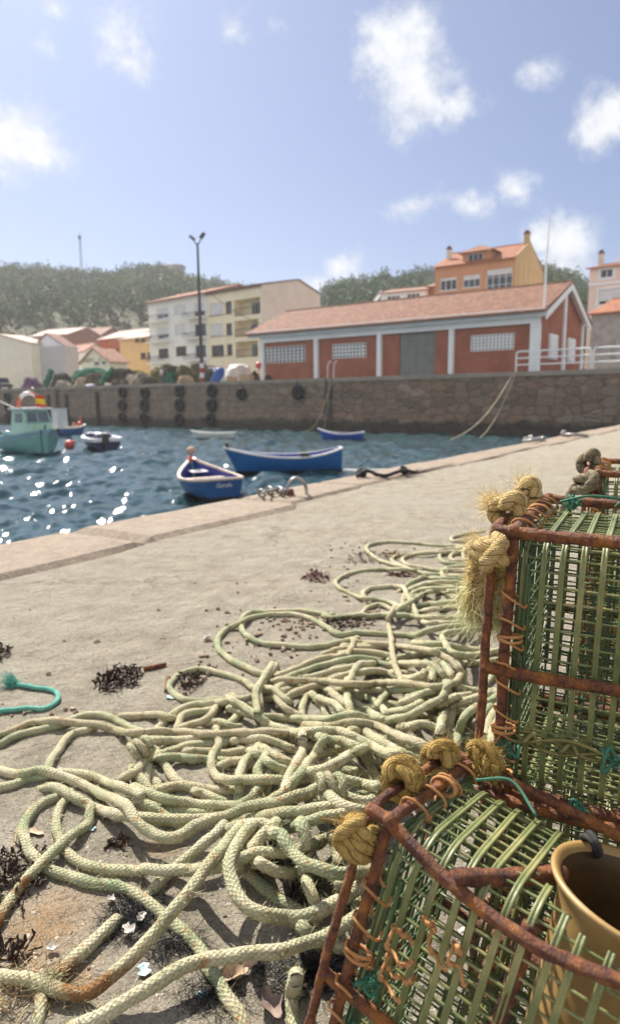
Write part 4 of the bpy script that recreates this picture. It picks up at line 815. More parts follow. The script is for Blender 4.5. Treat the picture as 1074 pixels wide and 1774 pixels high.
def heap(name, label, cat, px0, px1, ytop, off, m, group=None, seed=0, rough=.22, dep=1.8, sharp=4.5, lean=0.):
    pm = (px0+px1)/2; c = behind(pm, 655, off)*[1, 1, 0]+up*ZQ; d = (c-EYE) @ CF; w = (px1-px0)/FOC*d/2*(1.22 if name == 'net_pile' else 1); Hh = max(.25, at_d(pm, ytop, d)[2]-ZQ)*(.85 if name == 'net_pile' else 1)
    nr, na = 10, 32; r = np.linspace(0, 1, nr)[:, None]; a = np.arange(na)/na*2*np.pi
    x = r*np.cos(a)*w; y = r*np.sin(a)*dep; z = Hh*np.clip(1-r**sharp, 0, 1)+0*a
    P = np.stack([x, y, z], -1); nz = snoise(P+seed*3.1, 1.9, seed, 4)
    P[..., 2] = np.clip(P[..., 2]*(1+nz*rough*2.2)+nz*rough*.9*(1-r), 0, Hh*(1.04+.08*nz)); P[..., 0] += lean*P[..., 2]+snoise(P, 1.3, seed+5)*.12*w*r; P = c+P[..., :1]*wd+P[..., 1:2]*-wn+P[..., 2:]*up
    P[-1, :, 2] = ZQ-.03
    mb = MB(); V = P.reshape(-1, 3); i = np.arange(nr-1)[:, None]; j = np.arange(na)[None]; j2 = (j+1) % na
    mb.add(V, np.stack([i*na+j, i*na+j2, (i+1)*na+j2, (i+1)*na+j], -1).reshape(-1, 4)[:, ::-1])
    if name == 'net_pile':   # floats and bunched folds on the surface
        rg = np.random.default_rng(seed+70)
        for _ in range(14):
            s0 = P[rg.integers(1, 6), rg.integers(na)]; s1 = P[rg.integers(3, 9), rg.integers(na)]; mid = (s0+s1)/2+up*(.05+abs(s0[2]-s1[2])*.3)
            mb.tube(catmull([s0+up*.04, mid, s1], .15), rg.uniform(.04, .10), 5)
    return mb.build(name, m, label=label, cat=cat, group=group, smooth=True, origin=c)
G = 'fishing nets heaped on the far quay'
hp = [('long low heap of bright green net stretched behind the brown piles', 100, 214, 637, 5.5, N_green, .18, 1.2), ('dark brown net heap behind the green upright roll', 84, 142, 645, 2.6, N_dark, .3, 1.6), ('tan net heap leaning down to the wall edge', 128, 160, 651, 1.8, N_tan, .25, 1.0), ('pinkish brown net heap right of the tan one', 146, 194, 646, 2.6, N_brown, .3, 1.4),
      ('dark net heap behind the slanted green roll', 186, 236, 638, 4.0, N_dark, .25, 1.4), ('light grey brown net heap left of the standing person', 214, 268, 646, 2.0, N_grey, .35, 1.2), ('dark heap of net behind the standing person', 254, 304, 636, 5.5, N_moss, .3, 1.4),
      ('olive brown net heap left of the banded lamp post', 305, 344, 632, 2.6, N_moss, .4, 1.2), ('dark green net heap between lamp post and blue tarpaulin', 347, 374, 642, 3.6, N_dark, .25, 1.2), ('tall far heap of brown net behind the lamp post', 322, 366, 628, 7., N_brown, .35, 1.2)]
hp += [('low pale brown net strip along the wall edge left of the tyres', 88, 150, 658, 1.0, N_grey, .4, .6), ('low brown net strip along the wall edge below the slanted green roll', 186, 232, 657, 1.0, N_brown, .4, .6), ('low dark net strip along the wall edge left of the person', 232, 276, 655, .9, N_dark, .4, .6), ('low olive net strip along the wall edge right of the green bin', 306, 340, 652, .9, N_tan, .4, .6), ('dark far net heap above the person', 262, 320, 632, 9., N_dark, .4, 1.5), ('brown far net heap left of the blue tarpaulin', 340, 384, 633, 9., N_brown, .4, 1.5), ('mossy far net heap in front of the cottage', 196, 262, 640, 9., N_moss, .4, 1.5)]
for k, (lab, a, b, yt, off, m, rg, dp) in enumerate(hp): heap('net_pile', lab, 'fishing net', a, b, yt, off, m, G, k, rg, dp)
def roll(lab, x0, y0, x1, y1, off, r, m):
    a = behind(x0, y0, off); a[2] = ZQ+r*.6; d = (a-EYE) @ CF; b = at_d(x1, y1, d+.8); P = catmull([a, (a+b)/2+up*.1, b], .15); mb = MB()
    mb.tube(P, r, 12, rfun=lambda L, t: 1+.14*np.sin(L*7+2*t)+.1*np.sin(3*t+L*3)); mb.build('net_roll', m, label=lab, cat='fishing net', group='green net bundles standing on the far quay', smooth=True, origin=a)
roll('green net bundle standing near the purple cloth', 80, 668, 90, 642, 1.6, .38, N_green); roll('green net bundle slanting to the right, in the middle of the heaps', 174, 664, 197, 639, 1.6, .34, N_green)
heap('tarpaulin', 'purple and red cloth bundle beside the dark car', 'tarpaulin', 30, 80, 655, 2, M_purple, seed=21, rough=.3, dep=1.4)
heap('tarpaulin', 'small pale lilac cloth lying on the wall edge', 'tarpaulin', 146, 166, 664, .7, M_lilac2, seed=22, dep=.5)
heap('tarpaulin', 'crumpled white tarpaulin covering gear beside the red hall', 'tarpaulin', 378, 446, 634, 2.6, M_tarp, seed=23, rough=.25, dep=1.6, sharp=3.)
heap('tarpaulin', 'blue tarpaulin draped over gear left of the white one', 'tarpaulin', 364, 389, 639, 1.8, M_blue, seed=24, rough=.15, dep=.8, sharp=3., lean=.3)
heap('gear_bag', 'dark bag of gear beside the left column of the red hall', 'bag', 433, 452, 640, 1.6, N_dark, seed=25, dep=.6, sharp=2.5)
heap('gear_bag', 'low dark bundle at the foot of the left hall column', 'bag', 458, 474, 648, .9, N_dark, seed=26, dep=.5, sharp=2.5)
def crate(px, y0, y1, wpx, off, m, lab, grp=None):
    c = behind(px, y1, off)*[1, 1, 0]+up*ZQ; d = (c-EYE) @ CF; w = wpx/FOC*d; hh = (y1-y0)/FOC*d; mb = MB()
    mb.box(c+up*.03, (w, .7, .06), wd)
    for sy in (-.33, .33): mb.box(c+wn*sy+up*hh/2, (w, .04, hh-.12), wd)
    for sx in (-w/2+.02, w/2-.02): mb.box(c+wd*sx+up*hh/2, (.04, .62, hh-.12), wd)
    for z in (hh*.45, hh-.04): mb.box(c+wn*.36+up*z, (w+.05, .05, .07), wd); 
    mb.box(c+up*(hh-.1), (w-.1, .6, .04), wd); mb.build('crate', m, label=lab, cat='crate', group=grp, origin=c)
g = 'tan crates in front of the white tarpaulin'
crate(402, 651, 660, 15, .8, M_tanbox, 'smaller tan crate in front of the white tarpaulin', g); crate(428, 648, 659, 23, .8, M_tanbox, 'larger tan crate in front of the white tarpaulin', g)
crate(297, 640, 661, 15, 1.4, N_green, 'green bin standing to the right of the person'); crate(190, 664, 669, 10, .5, M_cream, 'small cream box on the wall edge under the green net')
p = behind(448.5, 633, 1.7); mb = MB(); mb.ball(p, .34, 14); mb.tube([p-up*.3, p-up*(p[2]-ZQ)], .06, 6); mb.build('marker_buoy', M_buoyred, label='round red buoy on a stick at the left end of the red hall', cat='buoy', smooth=True, origin=p)
# parked pickup-like car and a van
def car(lab, px, off, L, Hh, body_m, roof_m):
    c = behind(px, 668, off)*[1, 1, 0]+up*ZQ; rt = thing('parked_car', lab, 'car', c); P = lambda x, y, z: c+wd*x+wn*y+up*z; hw_ = .85
    prof = [(-L/2, .35), (-L/2, .95), (-L*.38, 1.02), (-L*.27, Hh), (L*.2, Hh), (L*.33, 1.0), (L/2, .85), (L/2, .35)]
    mb = MB(); mb.prism([P(x, hw_, z) for x, z in prof], -wn*2*hw_); mb.build('body', body_m, rt)
    mb = MB(); mb.prism([P(x, hw_-.02, z) for x, z in ((-L*.28, Hh+.003), (-L*.26, Hh+.06), (L*.19, Hh+.06), (L*.21, Hh+.003))], -wn*(2*hw_-.04)); mb.build('roof', roof_m, rt)
    for a, b in ((-.33, -.05), (-.02, .24)):
        mb = MB(); mb.prism([P(L*a, hw_+.004, 1.06), P(L*(a+.04), hw_+.004, Hh-.1), P(L*(b-.04), hw_+.004, Hh-.1), P(L*b, hw_+.004, 1.06)], wn*.01); mb.build('window', M_glass, rt)
    for x in (-L*.32, L*.32):
        for sy in (hw_-.1, -hw_+.1):
            mb = MB(); mb.lathe(P(x, sy, .34), [(.0, -.12), (.2, -.12), (.33, -.1), (.34, 0), (.33, .1), (.2, .12), (0, .12)], 18, wn); mb.build('wheel', M_rubber, rt)
car('dark car with a pinkish roof parked at the left edge of the far quay', 0, 4.0, 4.2, 1.75, M_car, M_pinkcar)
car('pale car half hidden behind the white tarpaulin', 383, 7.5, 3.9, 1.9, M_white, mat('pale_red_roof', (.55, .25, .2), scale=2))
# person
q = behind(281, 659, 1.0)*[1, 1, 0]+up*ZQ; M_skin = mat('skin', (.42, .24, .17), scale=5); M_shirt = mat('white_shirt', (.62, .60, .62), scale=5, bump=.3, bscale=9); M_jean = mat('blue_jeans', (.05, .085, .16), scale=5, bump=.3, bscale=9); M_hair = mat('dark_hair', (.03, .022, .018), scale=9)
rt = thing('person', 'person in a white shirt and blue jeans standing among the nets', 'person', q)
def skin(name, pts, edges, m, parent, sub=2):
    me = bpy.data.meshes.new(name); me.from_pydata([tuple(q+wd*x+wn*y+up*z-OFF[parent.name]) for x, y, z, r in pts], edges, []); o = bpy.data.objects.new(name, me); COL.objects.link(o); o.parent = parent; OFF[o.name] = OFF[parent.name]; me.materials.append(m)
    md = o.modifiers.new('skin', 'SKIN'); sv_ = me.skin_vertices[0].data
    for k, (x, y, z, r) in enumerate(pts): sv_[k].radius = (r, r)
    sv_[0].use_root = True; md.use_smooth_shade = True; s = o.modifiers.new('sub', 'SUBSURF'); s.levels = s.render_levels = sub; return o
bd = skin('body', [(0, 0, .95, .13), (0, 0, 1.2, .13), (0, 0, 1.42, .12), (0, .01, 1.52, .055), (0, .02, 1.6, .085), (0, .02, 1.72, .075), (.10, 0, .88, .085), (.11, .02, .5, .06), (.11, 0, .08, .04), (.12, .12, .04, .035), (-.10, 0, .88, .085), (-.12, .02, .5, .06), (-.13, 0, .08, .04), (-.14, .12, .04, .035),
      (.2, 0, 1.42, .05), (.25, .03, 1.14, .038), (.22, .15, .95, .03), (.21, .19, .88, .03), (-.2, 0, 1.42, .05), (-.26, .0, 1.14, .038), (-.25, .06, .9, .03), (-.25, .08, .83, .03)],
     [(0, 1), (1, 2), (2, 3), (3, 4), (4, 5), (0, 6), (6, 7), (7, 8), (8, 9), (0, 10), (10, 11), (11, 12), (12, 13), (2, 14), (14, 15), (15, 16), (16, 17), (2, 18), (18, 19), (19, 20), (20, 21)], M_skin, rt)
skin('shirt', [(0, 0, .93, .165), (0, 0, 1.15, .16), (0, 0, 1.4, .155), (0, 0, 1.47, .08), (.2, 0, 1.43, .075), (.24, .02, 1.2, .06), (-.2, 0, 1.43, .075), (-.25, .01, 1.2, .06)], [(0, 1), (1, 2), (2, 3), (2, 4), (4, 5), (2, 6), (6, 7)], M_shirt, rt)
skin('jeans', [(0, 0, .97, .15), (.10, 0, .86, .11), (.11, .02, .5, .085), (.11, 0, .1, .07), (-.10, 0, .86, .11), (-.12, .02, .5, .085), (-.13, 0, .1, .07)], [(0, 1), (1, 2), (2, 3), (0, 4), (4, 5), (5, 6)], M_jean, rt)
skin('hair', [(0, -.02, 1.67, .09), (0, -.01, 1.75, .08)], [(0, 1)], M_hair, rt)
# ------------------------------------------------------------------ boats
def paint(name, c, b=None, zb=.12, rough=.35, wear=(.5, .5, .5), wearamt=.25):
    m, nt, bs = new_mat(name); co = nt.add('ShaderNodeTexCoord').outputs['Object']; n = nt.noise(co, 3, 6, .7)
    cc = nt.ramp(n, [(.3, tuple(x*.8 for x in c)), (.6, c), (.85, tuple(min(1, x*1.25+.01) for x in c))])
    cc = nt.mix(nt.math('MULTIPLY', nt.step(nt.noise(co, 9, 6, .75), .66, .74), wearamt), cc, wear)
    if b is not None:
        z = nt.add('ShaderNodeSeparateXYZ', {0: co}).outputs[2]; cc = nt.mix(nt.step(nt.math('ADD', z, nt.math('MULTIPLY', nt.math('SUBTRACT', n, .5), .04)), zb+.01, zb-.01), cc, b)
    setin(nt, bs, 'Base Color', cc); bs.inputs['Roughness'].default_value = rough; return m
def boat(name, label, L, B, Hm, Hb, Hs, tr, pos, heading, m_hull, m_in, m_gun, thw=(.28, .55), rake=.5, zk=-.22, gunr=.045, group='boats moored in the harbour', cat='rowing boat', deck=None, floor=.08, bowfull=2.0):
    rt = thing(name, label, cat, (0, 0, 0), group); nt_, nf = 26, 12; T = np.linspace(0, 1, nt_); Fv = np.linspace(0, 1, nf)
    hb = lambda t: B/2*np.where(t < .42, tr+(1-tr)*np.sin(np.clip(t/.42, 0, 1)*np.pi/2), np.clip(1-np.clip((t-.42)/.58, 0, 1)**bowfull, 0, 1)+.012)
    sh = lambda t: Hm+np.where(t > .4, (Hb-Hm)*np.clip((t-.4)/.6, 0, 1)**2, (Hs-Hm)*np.clip((.4-t)/.4, 0, 1)**2)
    def surf(ins=0.):
        t = T[:, None]; f = Fv[None]; y = (hb(t)-ins)*np.sin(np.pi/2*f**.62); y = np.maximum(y, 0); z0 = zk if ins == 0 else floor
        z = z0+(sh(t)-z0)*f; x = L*t-rake*(1-f)*t**7+(-.1*(1-f)*0); return x+0*y, y, z
    x, y, z = surf(); mb = MB()
    for sg in (1, -1): mb.grid(np.stack([x, sg*y, z], -1), flip=sg > 0)
    prof = [(x[0, k], y[0, k], z[0, k]) for k in range(nf)]; mb.poly(prof+[(a, -b, c) for a, b, c in prof[::-1][:-1]])
    mb.build('hull', m_hull, rt, smooth=False)
    if deck is None:
        x, y, z = surf(.05); mb = MB()
        for sg in (1, -1): mb.grid(np.stack([x[1:-2]+.03, sg*y[1:-2], z[1:-2]], -1), flip=sg < 0)
        prof = [(x[0, k]+.06, y[0, k], z[0, k]) for k in range(nf)]; mb.poly((prof+[(a, -b, c) for a, b, c in prof[::-1][:-1]])[::-1])
        for k in range(3, nt_-5, 3):
            for sg in (1, -1): mb.tube([(x[k, q_]+.03, sg*(y[k, q_]-.015), z[k, q_]) for q_ in range(0, nf)], .02, 4, caps=False)
        mb.build('interior', m_in, rt)
        for k, f in enumerate(thw):
            w = 2*float(hb(np.array(f)))-.12; mb = MB(); mb.box((L*f, 0, float(sh(np.array(f)))-.16), (.26, w, .04)); mb.build('thwart', m_gun, rt)
    else:
        mb = MB(); y = hb(T)[:, None]*np.linspace(-1, 1, 7)[None]; mb.grid(np.stack([np.broadcast_to(L*T[:, None], y.shape), y, np.broadcast_to((sh(T)-deck)[:, None], y.shape)], -1), flip=True); mb.build('deck', m_in, rt)
    mb = MB(); P1 = np.stack([L*T, hb(T), sh(T)], -1); P2 = P1*[1, -1, 1]; mb.tube(np.vstack([P1, P2[::-1]]), gunr, 6, closed=True, sec=[(-gunr, -gunr*.7), (gunr, -gunr*.7), (gunr, gunr*.7), (-gunr, gunr*.7)], up=(0, 0, 1)); mb.build('gunwale', m_gun, rt)
    rt.location = pos; rt.rotation_euler = (random.uniform(-.02, .02), 0, heading); OFF[rt.name] = np.zeros(3)
    return rt, hb, sh
M_hullblue = paint('blue_hull_paint', (.001, .10, .32), (.012, .012, .014), .13); M_hullnavy = paint('deep_blue_hull_paint', (.006, .075, .24), (.014, .012, .012), .15); M_inblue = paint('violet_blue_interior', (.05, .06, .30), rough=.5, wearamt=.5, wear=(.45, .45, .6))
M_gunpink = paint('worn_pale_gunwale', (.56, .44, .36), rough=.6, wear=(.25, .16, .1), wearamt=.5); M_gunwhite = paint('white_gunwale', (.68, .68, .68), rough=.5); M_thw = paint('pale_thwart', (.55, .55, .47), rough=.6)
M_hullwhite = paint('white_hull_paint', (.62, .63, .62), (.05, .07, .09), .05); M_green = paint('sea_green_hull_paint', (.17, .40, .36), (.008, .03, .085), .10); M_mint = paint('mint_cabin_paint', (.34, .55, .42)); M_lightblue = paint('pale_blue_rail_paint', (.22, .39, .44)); M_navy = paint('navy_paint', (.008, .012, .075))
def text_part(name, body, size, parent, loc, rot, m, shear=.2):
    cu = bpy.data.curves.new(name, 'FONT'); cu.body = body; cu.size = size; cu.align_x = 'CENTER'; cu.align_y = 'CENTER'; cu.shear = shear; cu.extrude = .003
    to = bpy.data.objects.new(name, cu); COL.objects.link(to); bpy.context.view_layer.update(); me = bpy.data.meshes.new_from_object(to); bpy.data.objects.remove(to)
    me.materials.clear(); me.materials.append(m); o = bpy.data.objects.new(name, me); COL.objects.link(o); o.parent = parent; o.location = loc; o.rotation_euler = rot; OFF[o.name] = np.zeros(3); return o
# near blue boat, bow pointing away
st = at_z(391, 868, ZW); bw = at_z(347, 815, ZW); hd = math.atan2(bw[1]-st[1], bw[0]-st[0])
L1 = 4.3
hd = math.radians(114); st = at_z(389, 870, ZW); L1 = 3.4
rt, hb, sh = boat('rowing_boat', 'blue wooden rowing boat moored stern first below the coping, violet inside', L1, 1.64, .56, .95, .64, .66, (st[0], st[1], ZW), hd, M_hullnavy, M_inblue, M_gunpink, (.3, .62), rake=.35)
text_part('lettering', 'Garela', .17, rt, (-.015, 0, .47), (math.pi/2, 0, -math.pi/2), M_gunwhite)
mb = MB(); mb.ball((L1-.15, .05, 1.22), .15, 12, (1.15, 1, .85)); mb.tube([(L1-.12, .03, .98), (L1-.14, .05, 1.12)], .03, 5); 
pw = Matrix.Translation((st[0], st[1], ZW)) @ Matrix.Rotation(hd, 4, 'Z'); fo = mb.build('fender_float', mat('tan_float', (.40, .27, .19), scale=4), label='brown float resting on the bow of the blue boat below the coping', cat='float', smooth=True); fo.matrix_world = pw
mb = MB(); mb.tube(catmull([(L1-.25, .1, .92), (L1-.1, .12, 1.0), (L1-.02, 0, .96), (L1-.2, -.1, .93)], .05), .045, 6); mb.build('bow_rope', M_buoyred, rt)
mb = MB(); mb.box((L1*.8, 0, .62), (.7, .5, .03)); mb.build('bow_sheet', M_gunwhite, rt)
def broadside(name, label, pxL, pxR, yw, L, bowleft, **k):
    a, b = at_z(pxL, yw, ZW), at_z(pxR, yw, ZW)
    if bowleft: s, t = b, a
    else: s, t = a, b
    hd = math.atan2(t[1]-s[1], t[0]-s[0]); L = L or np.linalg.norm(t-s); return boat(name, label, L, pos=(s[0], s[1], ZW), heading=hd, **k)
a, b = at_z(404, 823, ZW), at_z(588, 817, ZW)
rt, hb, sh = boat('rowing_boat', 'larger blue rowing boat lying broadside with a white gunwale', 4.5, 1.6, .64, 1.02, .92, .35, (b[0]+.05, b[1]+.2, ZW), math.atan2(a[1]-b[1]+.1, a[0]-b[0]), M_hullblue, M_inblue, M_gunwhite, (.25, .55), rake=.6)
mb = MB(); mb.box((4.38, 0, 1.08), (.1, .12, .22)); mb.build('stem_post', M_wood, rt)
mb = MB(); mb.box((1.55, .7, .74), (.35, .14, .12)); mb.build('rowlock_block', M_wood, rt)
broadside('rowing_boat', 'white rowing boat near the foot of the harbour wall', 331, 407, 760, None, True, B=1.3, Hm=.42, Hb=.62, Hs=.45, tr=.6, m_hull=M_hullwhite, m_in=M_thw, m_gun=M_gunwhite)
broadside('rowing_boat', 'small bright blue boat at the foot of the ladder', 550, 629, 761.5, None, True, B=1.35, Hm=.42, Hb=.80, Hs=.52, tr=.7, m_hull=paint('bright_blue_hull_paint', (.008, .06, .36)), m_in=M_inblue, m_gun=M_gunwhite)
p0 = at_z(668, 832, ZW); hd = math.atan2(.15, -1)
a, b = at_z(648, 832, ZW), at_z(587, 833, ZW)
boat('rowing_boat', 'white bow of a boat just showing over the coping beside the black rope', 3.0, 1.1, 0.34, .42, .34, .6, (at_z(748, 833, ZW)[0], at_z(748, 833, ZW)[1], ZW), math.atan2(b[1]-a[1], b[0]-a[0]), M_hullwhite, M_thw, M_gunwhite, ())
# green cabin boat
bw = at_z(88, 789, ZW); st = bw+np.array([-3.0, 4.2, 0]); hd = math.atan2(bw[1]-st[1], bw[0]-st[0]); hd += .12; st = bw-5.6*np.array([math.cos(hd), math.sin(hd), 0])
rt, hb, sh = boat('cabin_boat', 'small sea green fishing boat with mint cabin, life ring and flag', 5.6, 2.7, .95, 1.35, 1.0, .75, (st[0], st[1], ZW), hd, M_green, M_lightblue, M_lightblue, (), rake=.25, cat='fishing boat', deck=.18, gunr=.09, bowfull=3.0, zk=-.3)
mb = MB(); T = np.linspace(0, 1, 30); y = hb(T)+.01; zt = sh(T)
for sg in (1, -1):
    V = np.stack([np.stack([5.6*T, sg*y, zt-.02], -1), np.stack([5.6*T, sg*y, zt-.26], -1)], 1); mb.grid(V)
mb.build('rubbing_strake', M_lightblue, rt)
cab = MB(); x0, x1, wz, zt = 2.35, 4.35, .86, 2.38
q0 = [(x0, -wz, .8), (x1+.25, -wz*.95, .8), (x1+.25, wz*.95, .8), (x0, wz, .8)]; q1 = [(x0+.05, -wz*.78, zt), (x1-.25, -wz*.74, zt), (x1-.25, wz*.74, zt), (x0+.05, wz*.78, zt)]
cab.add(q0+q1, [(0, 1, 5, 4), (1, 2, 6, 5), (2, 3, 7, 6), (3, 0, 4, 7), (4, 5, 6, 7)]); cb = cab.build('cabin', M_mint, rt)
lerp = lambda a, b, t: np.asarray(a)*(1-t)+np.asarray(b)*t
for ya, yb in ((.08, .46), (.54, .92)):
    f = lambda u, v: lerp(lerp(q0[1], q0[2], u), lerp(q1[1], q1[2], u), v)+np.array([.012, 0, .004]); w = MB(); w.hexa(f(ya, .58), f(yb, .58), f(yb, .9), f(ya, .9), (.025, 0, .008)); wo = w.build('window', M_glass, cb)
    w = MB(); cs = [f(ya, .58), f(yb, .58), f(yb, .9), f(ya, .9)]; w.tube([c+np.array([.03, 0, .01]) for c in cs], .028, 4, closed=True); w.build('frame', M_lightblue, wo)
w = MB(); f = lambda u, v: lerp(lerp(q0[0], q0[1], u), lerp(q1[0], q1[1], u), v)+np.array([0, -.012, .002]); w.hexa(f(.3, .58), f(.8, .58), f(.8, .88), f(.3, .88), (0, -.02, 0)); w.build('window', M_glass, cb)
w = MB(); w.box((3.25, 0, zt+.06), (2.15, 1.62, .11)); w.build('cabin_roof', M_gunwhite, rt)
arc = [(3.3, -.46+1.0*0, 0)]
th = np.linspace(0, np.pi, 18); w = MB(); w.tube(np.stack([np.full(18, 3.4), -.05-np.cos(th)*.62, zt+.12+np.sin(th)*.78], -1), .10, 10); w.build('life_ring_arch', mat('orange_white_ring', [(.40, (.72, .16, .07)), (.47, (.72, .16, .07)), (.5, (.74, .72, .70))], scale=.9, rough=.5, detail=0), rt)
Fl = MB(); yy_ = np.linspace(.12, .66, 10); zz = np.linspace(0, .62, 7); 
FR = mat('flag_red', (.62, .04, .03), scale=3); FY = mat('flag_yellow', (.80, .52, .03), scale=3)
fl0 = None
for k, (za, zb_, m) in enumerate(((0, .16, FR), (.16, .46, FY), (.46, .62, FR))):
    w = MB(); zz = np.linspace(za, zb_, 4); w.grid(np.stack([3.75+.05*np.sin(yy_[:, None]*12+zz[None]*3), yy_[:, None]+.0*zz[None], zt+.18+zz[None]-.15*(yy_[:, None]-.12)], -1))
    o = w.build('flag' if k == 0 else 'flag_stripe', m, rt if k == 0 else fl0, smooth=True)
    if k == 0: fl0 = o
w = MB(); w.tube([(3.75, .12, zt+.1), (3.75, .12, zt+1.15)], .018, 5); w.ball((3.6, .1, zt+1.1), .09, 8); w.build('flag_staff', M_galv, rt)
w = MB(); w.tube([(4.9, 0, 1.1), (5.2, 0, 1.55)], .05, 6); w.build('samson_post', M_iron, rt); w = MB(); w.tube([(5.62, -.42, 1.38), (5.62, -.42, -.05)], .035, 6); w.build('stem_rod', M_iron, rt); w = MB(); w.tube([(5.3, .62, 1.36), (5.4, .66, 1.0)], .07, 6); w.build('bow_fender', M_rubber, rt)
w = MB(); w.tube([(2.6, -.6, zt+.1), (1.2, -1.4, zt+.75)], .03, 5); w.build('rod', M_thw, rt)
w = MB(); w.ball((1.3, -1.15, 1.1), .22, 10, (1.6, 1, .6)); w.build('net_bundle', N_brown, rt)
# blue boat with a white engine box behind it
a = at_z(100, 758, ZW); b = at_z(148, 755, ZW); hd = math.atan2(b[1]-a[1], b[0]-a[0])
rt, hb, sh = boat('motor_boat', 'blue boat with a tall white box at its stern, behind the green boat', 3.4, 1.4, .68, .95, .7, .8, (a[0]-.4, a[1], ZW), hd, M_hullblue, M_thw, M_thw, (.5,), cat='motor boat')
w = MB(); w.box((.85, 0, 1.45), (.95, .7, 1.55)); w.box((.85, 0, 2.25), (1.02, .76, .08)); w.build('engine_box', M_gunwhite, rt)
w = MB(); w.tube([(.9, .2, 2.2), (.92, .2, 3.7)], .05, 6); w.build('staff', M_moss if False else N_moss, rt)
w = MB(); w.ball((2.8, 0, 1.0), .2, 10); w.ball((2.4, .2, .95), .14, 10); w.tube([(3.0, 0, .9), (2.95, 0, 1.55)], .06, 5); w.build('orange_floats', M_buoyred, rt)
# navy dinghy with outboard, stern towards the viewer
st = at_z(188, 781, ZW); hd = math.atan2(.88, -.48)
rt, hb, sh = boat('dinghy', 'navy and white dinghy with a black outboard beside the red buoy', 4.6, 1.75, .62, .8, .62, .85, (st[0], st[1], ZW), hd, M_navy, M_hullwhite, paint('pale_tube', (.70, .68, .76)), (.35, .6), cat='dinghy', gunr=.14, rake=.3)
w = MB(); w.box((-.12, .15, .75), (.42, .36, .5)); w.box((-.15, .15, .35), (.16, .14, .7)); w.tube([(.05, .15, .8), (.55, .25, .9)], .04, 6); w.build('outboard', M_iron, rt)
w = MB(); w.prism([(.5, -.35, .3), (.5, .45, .3), (1.6, .45, .35), (1.6, -.35, .35)], (0, 0, .62)); w.build('cover', M_navy, rt)
w = MB(); th = np.linspace(-1.2, 1.2, 14); w.tube(np.stack([2.9+.9*np.cos(th), .62*np.sin(th), np.full(14, .80)], -1), .09, 8); w.build('bow_cushion', M_navy, rt)
p = at_z(121, 771, ZW+.25); mb = MB(); mb.ball(p, .30, 14); mb.lathe(p, [(.06, .28), (.1, .36), (.06, .42), (0, .42)], 10, nrm((.7, .3, .5))); mb.build('mooring_buoy', M_buoyred, label='round red buoy floating beside the navy dinghy', cat='buoy', smooth=True, origin=p)
# ------------------------------------------------------------------ iron ware on the coping
def torus(mb, c, R, r, ax, sx=1., up_=None, k=22):
    ax = nrm(ax); a = nrm(np.cross(ax, up_ if up_ is not None else [0, 0, 1])); b = np.cross(ax, a); th = np.arange(k)/k*2*np.pi
    return mb.tube(np.asarray(c)+np.outer(np.cos(th)*R*sx, a)+np.outer(np.sin(th)*R, b), r, 7, closed=True)
c0 = at_z(514, 857, .015); mb = MB(); ax_ = nrm((.25, -1, .1)); a_ = nrm(np.cross((0, 0, 1), ax_)); th = np.linspace(-.25, np.pi+.15, 20)
mb.tube(c0+np.outer(np.cos(th)*.070, a_)+np.outer(np.sin(th)*.105, up)+up*.01, .0115, 8)
rt = mb.build('mooring_ring', M_galv, label='rusty iron mooring ring standing up from the coping', cat='mooring ring', smooth=True, origin=c0)
mb = MB(); mb.lathe(at_z(501, 858, .01), [(0, .05), (.03, .045), (.035, .02), (.04, 0)], 10); mb.build('ring_bolt', M_rust, rt)
pts = [at_z(x, y, .035+.02*(k % 2)) for k, (x, y) in enumerate([(497, 852), (489, 850), (480, 849), (471, 849), (464, 851), (457, 853), (450, 857)])]
rt = thing('chain', 'short galvanised chain lying on the coping next to the mooring ring', 'chain', pts[3])
for k in range(6):
    m_ = (pts[k]+pts[k+1])/2; dv = nrm(pts[k+1]-pts[k]); sd = nrm(np.cross(dv, up)); ax = nrm(sd*(1 if k % 2 else .3)+up*(.3 if k % 2 else 1)); b_ = np.cross(ax, dv); th = np.arange(16)/16*2*np.pi; L_ = np.linalg.norm(pts[k+1]-pts[k])
    mb = MB(); mb.tube(m_+np.outer(np.cos(th)*(L_*.62), dv)+np.outer(np.sin(th)*.026, b_), .0085, 6, closed=True); mb.build('link', M_galv, rt, smooth=True)
M_blackrope = mat('black_rope', [(.3, (.012, .012, .014)), (.7, (.05, .048, .045))], scale=30, bump=.6, bscale=120, bdist=.004)
def ground_line(name, label, cat, pts, r, m, z=.03, extra=None, step=.02):
    P = catmull([at_z(x, y, z+dz) for x, y, dz in pts], step); mb = MB(); mb.tube(P, r, 8, rfun=lambda L, t: 1+.12*np.sin(3*t+L*300*.3))
    if extra: extra(mb)
    return mb.build(name, m, label=label, cat=cat, smooth=True, origin=P[0])
def ex(mb):
    for (x, y, s) in ((626, 819, .05), (699, 815, .045)):
        c = at_z(x, y, .05)
        for k in range(3): torus(mb, c+up*(.012*k-.01), s*.55, s*.35, nrm((RNG.normal(), RNG.normal(), 1)))
    mb.fibres(np.repeat(at_z(712, 818, .03)[None], 30, 0), nrm((1, .1, .0))+RNG.normal(size=(30, 3))*.25, .10, .002)
ground_line('mooring_rope', 'black mooring rope with two knots looped along the coping', 'rope', [(618, 826, .0), (626, 819, .03), (640, 816, .04), (652, 822, .015), (668, 824, .0), (684, 819, .02), (699, 815, .03), (716, 818, .0)], .016, M_blackrope, extra=ex)
def ex2(mb):
    for k in range(7): torus(mb, at_z(912+k*4.6, 762-(k % 3), .04), .045, .014, nrm((RNG.normal(), RNG.normal(), .6)))
